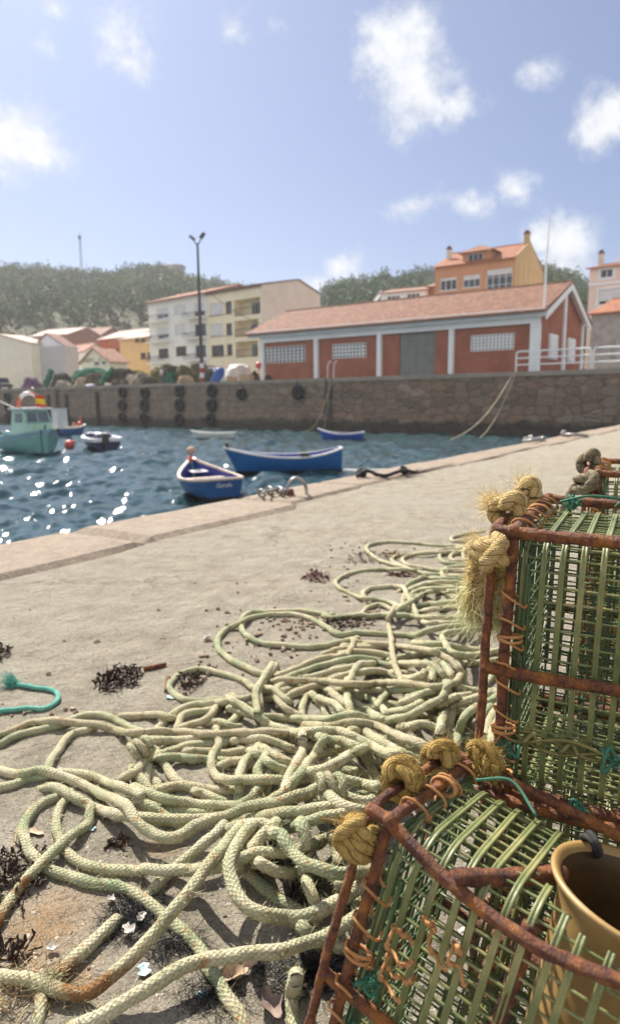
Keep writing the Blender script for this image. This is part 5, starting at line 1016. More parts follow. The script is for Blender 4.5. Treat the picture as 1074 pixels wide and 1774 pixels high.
ground_line('chain_heap', 'small grey heap of chain further along the coping edge', 'chain', [(906, 764, 0), (922, 762, .03), (936, 760, .02), (944, 762, .0)], .02, M_galv, extra=ex2)
mb = MB(); torus(mb, at_z(998, 754, .04), .17, .022, (.1, .1, 1)); mb.ball(at_z(976, 751, .06), .06, 8); mb.build('mooring_ring', M_galv, label='pale iron mooring ring lying flat, farthest along the quay edge', cat='mooring ring', origin=at_z(998, 754, 0))
# ------------------------------------------------------------------ the green rope, strand by strand (tile coordinates read off the photograph)
TILE = {1: (0, 1170), 2: (0, 1430), 3: (230, 1170), 4: (230, 1400), 5: (460, 1170), 6: (440, 1400), 7: (560, 920), 8: (340, 1020), 9: (600, 1080)}
TS = 268/1074
FAR = """7 1060,75 990,72 900,68 890,45 980,22 1060,8
7 1040,150 960,155 900,160 880,182 905,203 1000,210
7 1080,120 990,122 900,118 840,135 805,175 832,215 900,228 1000,232 1100,230
7 1100,275 1000,268 930,278 860,292
7 1080,118 900,125 830,130 740,148 600,160 500,176 474,205 530,238 640,278 760,310 900,318 1080,330
7 1080,150 900,140 830,148 740,150 640,163 560,185 550,212 600,240 700,256 800,275 900,272 1060,280
7 1060,105 1000,112 975,135 970,172 992,198 1050,205
7 1100,118 1010,110 900,105 780,100 640,86 500,76 400,80 322,96 300,122 340,172 420,215 520,242 620,270 720,300 820,306 960,312 1100,318
7 1100,236 1010,240 920,248 850,260 818,292 850,330 910,358 980,380 1100,395
7 1100,420 980,400 860,382 740,366 640,382 592,410 562,450 547,512
7 1100,345 960,340 840,331 760,326 690,322 632,345 592,370 560,395
7 1100,372 850,352 760,357 680,374 640,392
7 1100,418 960,405 800,396 700,402 642,420 602,450 572,480 547,516
7 1100,440 960,425 860,420 740,422 642,450 612,462
7 1100,520 950,500 850,496 740,506 660,520
7 1100,540 930,531 850,536 750,546 690,556
7 580,440 560,402 520,384 400,390 320,400 276,426 282,462
7 620,268 540,265 440,266 300,270 200,290 122,320 86,360 110,396 180,430 260,460 380,476 450,492 520,522 580,550
7 470,545 420,520 370,512 300,540 262,580
7 1100,600 950,608 700,600 620,592 520,584 440,580 330,592 260,577 180,592 80,602 0,585; 8 960,186 860,175 740,156 600,155 480,160 380,166 322,200 312,250 332,310 400,354 500,385 620,396 740,406 860,400 960,380 1060,356
7 1100,660 880,662 760,682 640,720 520,722 440,716 330,710 220,706 110,720 50,692; 8 1000,322 940,292 870,246 780,206 680,181 560,180 460,186 380,202 300,238 212,280 162,330 147,370 166,430 232,490 320,536 420,580 520,592 640,600 760,628
7 1100,640 920,636 800,637 700,634 660,606 640,560
7 640,470 560,520 500,555"""
MAIN = """9 0,205 100,196 200,202 300,230
7 430,860 300,838 192,842; 8 1000,470 920,474 800,505 700,552 600,592
7 520,945 420,926 340,890 260,880 192,886; 8 1000,500 940,512 830,544 720,582 640,610
7 192,800 300,800 420,802; 8 1000,420 930,440
8 760,612 880,590 960,562 1074,540; 7 260,935
7 640,1010 560,992 440,980 350,970 250,978 150,1000 60,1030
9 350,245 430,226 520,212 640,196
9 760,270 820,280 880,276 1000,262
9 530,140 640,146 740,160 870,180 980,190
9 600,192 680,190 760,215
9 80,342 180,335 280,346 350,372
9 380,345 460,355 560,385 640,400
9 440,380 520,362 560,330
9 590,395 600,350 580,320
9 700,410 720,360 690,310
9 820,420 810,360 780,310
9 0,470 80,480 180,470 260,465
9 130,590 200,570 300,560 400,590
9 300,620 400,600 500,560
9 480,500 560,480 620,476
9 0,560 60,600 120,640
9 500,660 580,650 660,670
9 420,720 540,700 640,740
9 300,810 400,850 480,880
9 640,560 760,510 850,498 960,480
9 715,800 702,742 716,690 738,622 770,605
9 940,455 1000,382 1040,340
9 790,450 870,462 960,490 1060,525
9 850,800 880,722 940,642 1010,565
9 970,790 992,682 1030,610
9 1000,900 1010,800 1040,700
9 900,900 960,860 1040,830
9 940,960 1000,920 1060,880
9 765,800 782,722 822,642 882,590 962,550 1050,508
9 640,790 642,740 656,690 690,622 742,570 822,535 872,525 980,498
3 1010,398 1074,405; 5 250,480 360,500
5 0,440 80,460 160,500 225,535
5 30,530 100,570 170,606
5 -60,600 20,590 40,640 20,700
5 40,640 100,640 150,650
5 400,560 480,520 560,505 640,520
5 370,640 440,600 500,580
5 600,602 650,660 730,716
5 690,570 740,650 800,725
5 760,590 830,620 880,640
5 500,680 560,660 600,665
5 250,740 340,710 420,700
3 100,450 150,520 200,592 250,660 300,730 350,756
3 60,580 110,660 160,740 190,810
3 100,690 90,760 120,820
3 40,700 110,780 160,850
3 -20,690 30,660 80,600
3 120,450 240,450 380,446 500,430
3 230,532 340,500 450,480 570,470
3 420,532 520,530 640,540 760,520
3 220,576 340,570 460,580 600,592 720,610 810,622
3 640,470 720,440 800,460
3 600,640 680,600 760,590
3 780,640 840,600 880,560
3 220,790 320,775 440,780 560,790 700,802
3 130,912 220,940 320,950 450,950 560,946
3 30,870 150,930 260,990 340,1040
3 480,820 560,850 640,880
3 880,490 820,560 770,612 745,690 742,780 735,862
3 870,550 930,572 952,640 940,720 930,800 900,860
3 900,600 868,660 880,740
3 890,770 830,850 760,892
3 970,620 1030,650 1074,660
3 950,530 1040,590 1100,615
3 740,452 860,440 960,450 1074,500
3 640,362 700,310 735,258
3 310,345 340,290 420,260 540,242
3 520,330 600,325 680,345
3 740,178 820,240 900,300
3 1000,110 960,100 930,112
8 475,720 530,700 560,700
8 480,770 540,760
3 840,92 760,32 640,-5 480,-40 360,-20 290,20 255,80 290,132 370,176 480,182 600,170 720,165 830,148
3 190,352 240,300 320,240 420,210 540,195 620,184
3 380,352 480,320 560,262 600,202 680,180 790,158
5 620,160 700,155 770,190 825,245
5 610,190 680,230 745,268
5 330,110 280,150 256,220 250,260
5 360,170 400,212 425,275
5 420,180 480,200 520,240
5 130,112 200,90 280,70
5 150,152 200,120 280,90 360,75 432,100 492,150 550,200
5 150,60 100,72 70,110 82,170 132,222 192,260 250,290
5 0,90 60,100 120,150
5 565,85 570,160 588,268
9 430,530 520,490 600,468
9 230,545 240,530 292,480 372,455 460,458
9 370,280 480,280 580,290 642,330 682,390 695,440
9 1000,200 870,222 790,220 720,190 680,140 668,92 700,68 770,55 900,40
9 20,395 50,330 90,285 130,282
9 30,180 50,130 40,108 70,130 150,138 200,140 300,150 400,165 500,176 600,196 692,240 752,290 786,350 772,402 702,430 602,440 480,426 360,410 240,411 130,425 0,420; 8 960,650 860,640 760,640 680,640 600,628 545,640
7 470,575 452,612 457,662 470,760 482,860 502,940 532,1022
9 690,465 682,490 642,530 560,570 480,620 400,655 300,666 200,660 100,650 0,645; 5 440,302 340,306 240,306 140,296 40,285; 3 900,285 800,265 722,244
5 330,350 400,356 480,346 561,334 640,330 740,345 840,385 940,425 1074,475 1160,520
5 640,390 700,400 760,440 840,490 920,530 1000,570 1060,600
5 380,430 420,440 520,455 620,490 700,525 800,555 900,580 980,600
3 720,190 790,235 900,310 960,350; 5 100,370 200,395 300,386 420,380 540,400 640,440 720,480 800,522 880,548
8 515,580 465,650 432,720 440,800
8 495,575 445,650 412,720 420,810
3 590,425 600,480 560,542 545,612 562,682 640,722 760,726 900,726 1050,722
5 290,672 400,652 500,602 580,552 640,528
5 395,462 340,550 280,622 230,702 180,770
3 740,1010 860,990 980,965; 5 230,952 350,926 440,915 490,905
5 30,1060 200,1050 300,1022 420,982 550,962
3 660,1060 760,1040 900,1030; 5 60,1060
5 260,445 265,500 232,580 182,660 152,740 130,812 60,862 -20,905
5 640,842 740,800 850,788
5 470,790 560,830 640,860 720,870 820,830
5 430,850 450,838 520,900 600,932 680,950"""
FORE = """1 620,378 520,400 460,450 410,520 360,590 335,660
1 1074,276 1000,280 920,285 820,292; 3 60,275 170,275 240,290
1 0,490 80,440 180,400 300,375 400,355 460,330 540,295 640,275 740,286 820,320 900,360 980,392; 3 60,400
1 -60,440 0,420 100,380 200,335 320,320 440,325 560,335 680,346 780,376 880,400 1000,396; 3 152,388 320,390 440,396 560,400 680,400 800,394 900,390 1020,400
4 120,592 200,500 300,420 400,330 480,260 560,190 620,130
4 860,240 900,190 960,140
1 400,845 300,890 230,940 180,1010 168,1080; 2 190,150 240,222 320,290 440,342 560,380 700,406 820,422 920,460 1000,520; 4 0,580 100,652 200,732 300,820 400,900 480,990 540,1120 600,1200 660,1300 720,1400 770,1530
1 460,860 415,930 400,1000; 2 395,30 410,100 440,160 500,220 600,270 720,300 860,310 1000,316; 4 60,420 152,426 300,430 440,430 560,420 660,400 760,350 860,312 960,310; 6 232,305 330,280 430,230 520,190 600,160 700,140
6 60,390 150,440 232,452 330,452 420,430
6 -60,440 20,510 90,570 170,640 290,700 400,780
6 340,150 360,215 350,260
6 360,490 400,580 425,660
6 560,250 585,350 580,420
6 330,820 380,872 440,920
6 640,560 700,620 720,700
6 560,960 640,980 700,1010
1 335,785 360,778 420,790 520,850 640,910 760,950 880,972 1000,990; 4 0,62 152,76 300,85 420,82 510,70
1 -60,800 0,782 100,760 200,720 300,700 400,680 520,682 640,705 760,750 880,790 1000,840; 3 0,775 80,810 160,840 280,870 400,890 520,896 640,900 720,906
1 -60,655 0,662 60,676 150,685 260,665 330,670 400,690 500,722 600,770 700,820 800,862 880,910; 4 50,112 150,176 270,200 380,170 450,122 560,76 680,40; 3 800,912 900,900 1000,886; 5 152,860 240,830 330,800 400,772 460,735 540,728 640,748 710,762
6 170,180 200,192 230,260 290,330 360,380 460,420 560,450 680,450 820,428
2 -80,770 -20,680 60,540 150,422 250,310 350,202 440,112 540,42 610,-10; 1 620,965
2 280,1210 272,1300 255,1400
6 285,1210 262,1320 268,1420 285,1530"""
HIGH = """4 800,150 735,240 692,330 670,420 692,520 732,612 812,690 922,742; 6 232,760 330,758 440,720 560,650 660,590 780,520"""
D1S = """4 700,180 622,270 520,402 440,502 350,622 250,742 150,872 60,980; 2 921,925 780,1040 680,1122 600,1172 500,1180 400,1150 300,1102 180,1062 80,1060 -60,1050"""
D3S = """2 470,1430 560,1379 680,1330 800,1270 920,1200; 4 80,1270 180,1202 300,1130 420,1082 540,1050 680,1030 820,1010 960,1000; 6 232,985 340,950 460,900 560,850 640,800 740,730"""
D2S = """2 800,640 740,722 640,822 540,912 470,982 430,1040 400,1066"""
def parse(txt):
    out = []
    for ln in txt.strip().split('\n'):
        pts = []
        for seg in ln.split(';'):
            tk = seg.split(); tx, ty_ = TILE[int(tk[0])]
            for q in tk[1:]:
                x, y = q.split(','); pts.append((tx+float(x)*TS, ty_+float(y)*TS))
        out.append(pts)
    return out
RR = .0078; GX0, GY0, GS = -1.6, .35, .004; GNX, GNY = 900, 900
HM = np.zeros((GNX, GNY)); ofs = np.array([-.8, -.4, 0, .4, .8])*RR
def hm_get(x, y):
    i = np.clip(((x-GX0)/GS).astype(int), 0, GNX-1); j = np.clip(((y-GY0)/GS).astype(int), 0, GNY-1); return HM[i, j]
def world_at(px, z):
    R_ = CF+np.outer((px[:, 0]-537)/FOC, CR)-np.outer((px[:, 1]-887)/FOC, CU); t = (z-EYE[2])/R_[:, 2]; return EYE+R_*t[:, None]
def drape(pts, c=9., sink=.62, cap=.15, raise_=None, ends=True):
    pts = [np.array(p, float) for p in pts]
    if ends: a, b = pts[0]-pts[1], pts[-1]-pts[-2]; pts = [pts[0]+nrm(a)*16]+pts+[pts[-1]+nrm(b)*16]
    px = resample(catmull(pts, 3.), 3.); z = np.full(len(px), RR)
    for it in range(3):
        P = world_at(px, z); T = np.gradient(P[:, :2], axis=0); T /= np.maximum(np.linalg.norm(T, axis=1, keepdims=True), 1e-9); N = np.stack([-T[:, 1], T[:, 0]], -1)
        req = np.full(len(px), RR*.95)
        for o in ofs: req = np.maximum(req, hm_get(P[:, 0]+N[:, 0]*o, P[:, 1]+N[:, 1]*o)+math.sqrt(RR*RR-o*o)*sink)
        s = np.concatenate([[0], np.cumsum(np.linalg.norm(np.diff(P[:, :2], axis=0), axis=1))])
        z = np.max(req[None]-c*(s[:, None]-s[None])**2, axis=1); z = np.minimum(z, cap); z = smooth1(z, 3)
        if raise_ is not None: z = z+np.interp(np.linspace(0, 1, len(z)), *raise_)
        z = np.maximum(z, RR*.95)
        if ends: w_ = np.minimum(s, s[-1]-s); z = z-(z+RR*.6)*np.clip(1-w_/.035, 0, 1)**1.7
    P = resample(world_at(px, z), .003)
    # stamp
    for o in np.linspace(-RR, RR, 9):
        T = np.gradient(P[:, :2], axis=0); T /= np.maximum(np.linalg.norm(T, axis=1, keepdims=True), 1e-9)
        for f in (0,):
            x, y = P[:, 0]-T[:, 1]*o, P[:, 1]+T[:, 0]*o; top = P[:, 2]+math.sqrt(max(RR*RR-o*o, 0))*.7
            i = ((x-GX0)/GS).astype(int); j = ((y-GY0)/GS).astype(int); ok = (i >= 0) & (i < GNX) & (j >= 0) & (j < GNY); np.maximum.at(HM, (i[ok], j[ok]), top[ok])
    return P
def rope_into(mb, fz, P, R=RR, k=16, per=.026, fuzz=1., seed=0, twist=0):
    rg = np.random.default_rng(seed+len(P)); ph0 = rg.random()*6.28; n = 4; R = R*(rg.uniform(.93, 1.08) if not twist else 1)
    if fuzz > 0: P = P+np.stack([smooth1(rg.normal(size=len(P)), 9) for _ in range(3)], -1)*.0024
    nz = smooth1(rg.normal(size=len(P)), 6)*.13+1
    def rf(L, t):
        kk = 2*np.pi*L/per; a = np.abs(np.cos((n*t+n*kk*.5+ph0)/1.)); b = np.abs(np.cos((n*t-n*kk*.5)/1.))
        if twist: return (.88+.20*np.abs(np.cos(1.5*(t+2*np.pi*L/twist)))**.7)*nz[:, None]
        return (.955+.055*np.maximum(a, b)+.025*np.sin(5*t+L*230+ph0)*np.sin(L*97+ph0))*nz[:, None]
    mb.tube(P, R, k, up=(0, .08, 1), rfun=rf, seam=True, vid=len(mb.v)*2)
    if fuzz > 0:
        T = np.gradient(P, axis=0); T /= np.linalg.norm(T, axis=1, keepdims=True); A = np.cross(T, [0, .08, 1.]); A /= np.linalg.norm(A, axis=1, keepdims=True); B = np.cross(A, T)
        d = np.linalg.norm(P-EYE, axis=1); m_ = (rg.random(len(P)*6) < np.repeat(np.clip(2.1-d, .0, .85), 6)*fuzz); idx = np.repeat(np.arange(len(P)), 6)[m_]
        th = rg.random(len(idx))*2*np.pi; dr = A[idx]*np.cos(th)[:, None]+B[idx]*np.sin(th)[:, None]
        fz.fibres(P[idx]+dr*R*.92, (dr*.7+T[idx]*rg.normal(size=(len(idx), 1))*.9), rg.uniform(.0025, .0075, len(idx)), .00034, 1.0)
rust_pts = [(at_z(150, 1718, .02), .05), (at_z(205, 1655, .02), .02), (at_z(20, 1590, .02), .05), (at_z(330, 1570, .05), .012), (at_z(403, 1523, .04), .014), (at_z(250, 1730, .02), .05), (at_z(290, 1715, .02), .03), (at_z(115, 1690, .01), .03), (at_z(45, 1530, .02), .02), (at_z(425, 1397, .08), .02), (at_z(475, 1650, .03), .012), (at_z(0, 1600, .02), .04)]
GRN = dict(c0=(.60, .555, .36), c1=(.37, .42, .25), c2=(.68, .62, .45), rustc=(.46, .24, .10))
M_rope = rope_mat('green_rope', **GRN, rust_at=[r for r in rust_pts if r[0][1] < 1.2]); M_fray = rope_mat('green_rope_fray', (.70, .66, .44), (.50, .50, .30), (.78, .72, .52), (.6, .42, .2))
def rope_thing(name, label, txt, seed, **k):
    mb, fz = MB(), MB()
    for i, p in enumerate(parse(txt)): rope_into(mb, fz, drape(p, **k), seed=seed*100+i)
    org = mb.v[0][0]*[1, 1, 0]
    return mb, fz, org
G_r = 'green rope lying on the quay'
mb, fz, org = rope_thing('rope', '', FAR, 1); o = mb.build('rope', M_rope, label='far end of the green rope, looped in loose coils left of the upper trap', cat='rope', group=G_r, smooth=True); fz.build('frayed_fibres', M_fray, o) if fz.v else None
mb, fz, org = rope_thing('rope', '', MAIN, 2, cap=.11); o = mb.build('rope', M_rope, label='dense tangled heap of thick green rope in the middle of the foreground', cat='rope', group=G_r, smooth=True)
# overhand lumps in the heap
for (px, py, s) in ():
    c = at_z(px, py, .06); lump = MB()
    for q in range(3):
        ax = nrm((RNG.normal()*.5, RNG.normal()*.5-.4, .8)); a_ = nrm(np.cross(ax, (0, 1, .3))); b_ = np.cross(ax, a_); th = np.linspace(0, 5.2, 40)
        P = c+np.outer(np.cos(th+q*2)*.019*s, a_)+np.outer(np.sin(th+q*2)*.014*s, b_)+np.outer(np.sin(th*1.5)*.008, up)+up*.008*q
        rope_into(lump, fz, P, R=RR*.9, seed=900+q)
    lump.build('knot', M_rope, o, smooth=True)
for (px, py, zc, dr, s_) in ((243, 1296, .045, (.9, .6, .2), 1.), (572, 1362, .085, (1, .15, -.1), 1.15)):
    c = at_z(px, py, zc); ax = nrm(dr); a_ = nrm(np.cross(ax, (0, 0, 1))); b_ = np.cross(ax, a_); lump = MB()
    for q in range(3):
        th = np.linspace(0, 6.4, 50); P = c+np.outer(np.cos(th)*.0145*s_, a_)+np.outer(np.sin(th)*.0125*s_, b_)+np.outer((q-1)*.0125+.004*np.sin(th+q), ax); rope_into(lump, fz, P, R=RR*.85, seed=900+q)
    lump.build('hitch', M_rope, o, smooth=True)
fz.build('frayed_fibres', M_fray, o)
mb, fz, org = rope_thing('rope', '', FORE, 3, c=5.); o = mb.build('rope', M_rope, label='green rope strands sweeping to the left across the bare concrete in front of the heap', cat='rope', group=G_r, smooth=True); fz.build('frayed_fibres', M_fray, o)
mb, fz, org = rope_thing('rope', '', HIGH, 4, c=2.5, cap=.09); o = mb.build('rope', M_rope, label='big rounded loop of green rope bulging out of the heap beside the lower trap', cat='rope', group=G_r, smooth=True); fz.build('frayed_fibres', M_fray, o)
mb, fz, org = rope_thing('rope', '', D2S, 5, c=3, ends=False); mb2 = None; P_ = at_z(*[(0+800*TS), (1430+640*TS)], RR); e_ = at_z(0+400*TS, 1430+1066*TS, RR*1.2); fz.fibres(np.repeat(e_[None], 160, 0)+RNG.normal(size=(160, 3))*.006, nrm((-.5, -.6, .1))+RNG.normal(size=(160, 3))*.35, .022, .0004)
o = mb.build('rope_end', M_rope, label='short cut rope end with a rusty frayed tip lying alone on the concrete', cat='rope', group=G_r, smooth=True); fz.build('frayed_fibres', M_fray, o)
mb, fz, org = rope_thing('rope', '', D1S, 6, c=1.6, cap=.10, raise_=([0, .25, .5, .75, 1], [0, .012, .004, 0, 0])); o = mb.build('rope', M_rope, label='thick stained rope running diagonally down from the heap to a rusty bend at lower left', cat='rope', group=G_r, smooth=True); fz.build('frayed_fibres', M_fray, o)
mb, fz, org = rope_thing('rope', '', D3S, 7, c=3.); o = mb.build('rope', M_rope, label='thick rope along the bottom edge, rust stained, passing under the lower trap', cat='rope', group=G_r, smooth=True); fz.build('frayed_fibres', M_fray, o)
# turquoise cord
M_turq = rope_mat('turquoise_cord', (.20, .55, .44), (.13, .44, .34), (.34, .64, .54), (.36, .56, .48), .008); P = resample(catmull([tuple(at_z(x*TS, 1170+y*TS, .008)) for x, y in [(-80, 262), (0, 250), (100, 240), (220, 232), (310, 230), (380, 195), (410, 150), (380, 110), (330, 95), (250, 85), (150, 72), (110, 62)]], .01), .003)
mb, fz = MB(), MB(); rope_into(mb, fz, P, R=.0058, seed=5, fuzz=.3, per=.02); e_ = at_z(80*TS, 1170+55*TS, .012); fz.fibres(np.repeat(P[-1][None], 420, 0)+RNG.normal(size=(420, 3))*.004, nrm((-.85, .25, .25))+RNG.normal(size=(420, 3))*.38, RNG.uniform(.018, .036, 420), .0006, .3)
o = mb.build('cord', M_turq, label='short turquoise cord with a frayed tuft at the left edge', cat='rope', smooth=True, origin=P[0]); fz.build('tuft', M_turq, o)
# ------------------------------------------------------------------ lobster traps
def rot3(a, b, c):
    return np.array((Matrix.Rotation(a, 3, 'Z') @ Matrix.Rotation(b, 3, 'Y') @ Matrix.Rotation(c, 3, 'X')))
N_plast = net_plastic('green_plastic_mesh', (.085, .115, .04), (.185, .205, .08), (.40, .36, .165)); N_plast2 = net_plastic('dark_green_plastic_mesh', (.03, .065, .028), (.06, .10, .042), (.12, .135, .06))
M_cord = mat('orange_cord', [(.3, (.30, .125, .04)), (.7, (.52, .27, .11))], scale=30, rough=.8, bump=.5, bscale=300, bdist=.001); M_gcord = mat('green_twine', [(.3, (.025, .10, .06)), (.7, (.07, .21, .14))], scale=40, rough=.8)
M_knot = twist_mat('frayed_yellow_rope', (.58, .42, .19), (.36, .25, .10), (.68, .54, .29)); M_tuft = mat('yellow_rope_fibres', [(.3, (.60, .44, .17)), (.7, (.78, .65, .36))], scale=60, rough=.8); M_tuft2 = mat('pale_green_fibres', [(.3, (.58, .57, .28)), (.7, (.74, .74, .44))], scale=60, rough=.8)
M_gknot = twist_mat('grey_brown_rope', (.27, .225, .15), (.16, .13, .09), (.40, .34, .23)); M_aknot = twist_mat('ochre_rope', (.42, .28, .09), (.25, .16, .045), (.54, .39, .16))
M_brown_tuft = mat('ochre_rope_fibres', [(.3, (.30, .19, .045)), (.7, (.50, .34, .11))], scale=60, rough=.85)
M_funnel = mat('amber_plastic', [(.3, (.25, .145, .045)), (.6, (.38, .245, .095)), (.8, (.56, .43, .23))], scale=9, rough=.4, bump=.2, bscale=60, bdist=.002, spec=.5)
def arcs(pts, r, n=6):
    """closed 2-D polygon with rounded corners -> path"""
    out = []; m = len(pts)
    for i in range(m):
        p, a, b = np.array(pts[i], float), np.array(pts[i-1], float), np.array(pts[(i+1) % m], float); u, v = nrm(a-p), nrm(b-p); rr = min(r, np.linalg.norm(a-p)*.45, np.linalg.norm(b-p)*.45)
        for t in np.linspace(0, 1, n): out.append((1-t)**2*(p+u*rr)+2*t*(1-t)*p+t*t*(p+v*rr))
    return np.array(out)
def bar(mb, P, r=.0062, closed=False, seed=0, step=.0028):
    P = np.asarray(P, float); Q = resample(np.vstack([P, P[:1]]) if closed else P, step)
    if closed: Q = Q[:-1]
    Q = Q+snoise(Q, 22, seed, 2)[:, None]*.0008
    f1, f2 = random.uniform(0, 6), random.uniform(0, 6)
    rj = np.random.default_rng(int(f1*1e5)).normal(size=(len(Q), 16)); rj = (rj+np.roll(rj, 1, 0)+np.roll(rj, 1, 1))*.019
    return mb.tube(Q, r, 16, closed=closed, rfun=lambda L, t: 1+.045*np.sin(L*330+f1+2*t)+.05*np.sin(L*171+3*t+f2)+.06*np.sin(L*57+t)+rj)
BAND = np.array([(-3.4, -1.0), (-3.4, .8), (-2.6, 1.5), (-1.4, 1.5), (-.5, .7), (.5, .7), (1.4, 1.5), (2.6, 1.5), (3.4, .8), (3.4, -1.0)])*.76e-3
def wobble(P, a, seed): return P+np.stack([snoise(P, 28, seed+k, 2) for k in range(3)], -1)*a
def knot(mb, fz, c, ax, side, R=.0125, r=.0075, turns=3, seed=0, fuzz=260, tuftdir=None, tuft=0, flen=.010, spread=.5, rk=14):
    """a rope hitch round a bar: turns side by side plus a crossing strand, with fibres standing off it"""
    rg = np.random.default_rng(seed); ax = nrm(ax); a = nrm(np.cross(ax, side)); b = np.cross(ax, a); c = np.asarray(c, float); allp = []
    for k in range(turns):
        th = np.linspace(0, 2*np.pi*1.02, 46); tl = rg.normal()*.25
        P = c+np.outer(np.cos(th)*R*(1+.1*rg.normal()), a)+np.outer(np.sin(th)*R, b)+np.outer((k-(turns-1)/2)*r*1.55+np.cos(th)*tl*R+th*0, ax); rope_into(mb, None, P, R=r, k=20, fuzz=0, seed=seed+k, twist=.045); allp.append(P)
    th = np.linspace(-1.3, 1.3, 22); P = c+np.outer(np.cos(th)*(R+r*1.3), nrm(np.asarray(side)))+np.outer(np.sin(th)*r*turns*.95, ax)+np.outer(np.sin(th*2)*R*.5, np.cross(ax, nrm(np.asarray(side)))); rope_into(mb, None, P, R=r*.95, k=20, fuzz=0, seed=seed+9, twist=.045); allp.append(P)
    A = np.vstack(allp); i = rg.integers(0, len(A), fuzz); d = rg.normal(size=(fuzz, 3)); d /= np.linalg.norm(d, axis=1, keepdims=True); d = d+nrm(1)*0+(A[i]-c)/max(R, 1e-6)*.35; d /= np.linalg.norm(d, axis=1, keepdims=True)
    fz.fibres(A[i]+d*r*.8, d, rg.uniform(.4, 1.2, fuzz)*flen, .00024, .9)
    if tuft:
        td = nrm(tuftdir); base = c+td*(R+r*.4)+rg.normal(size=(tuft, 3))*r*.7; d = td+rg.normal(size=(tuft, 3))*spread; d /= np.linalg.norm(d, axis=1, keepdims=True); fz.fibres(base, d, rg.uniform(.6, 1.3, tuft)*flen*2.6, .00026, .8)
def runs(P, hole, H):
    if hole is None: return [slice(0, len(P))]
    keep = ~((np.hypot(P[:, 0]-hole[0], P[:, 1]-hole[1]) < hole[2]) & (P[:, 2] > H*.75)); out = []; a = None
    for i, k in enumerate(list(keep)+[False]):
        if k and a is None: a = i
        if not k and a is not None: out.append(slice(a, i)); a = None
    return out
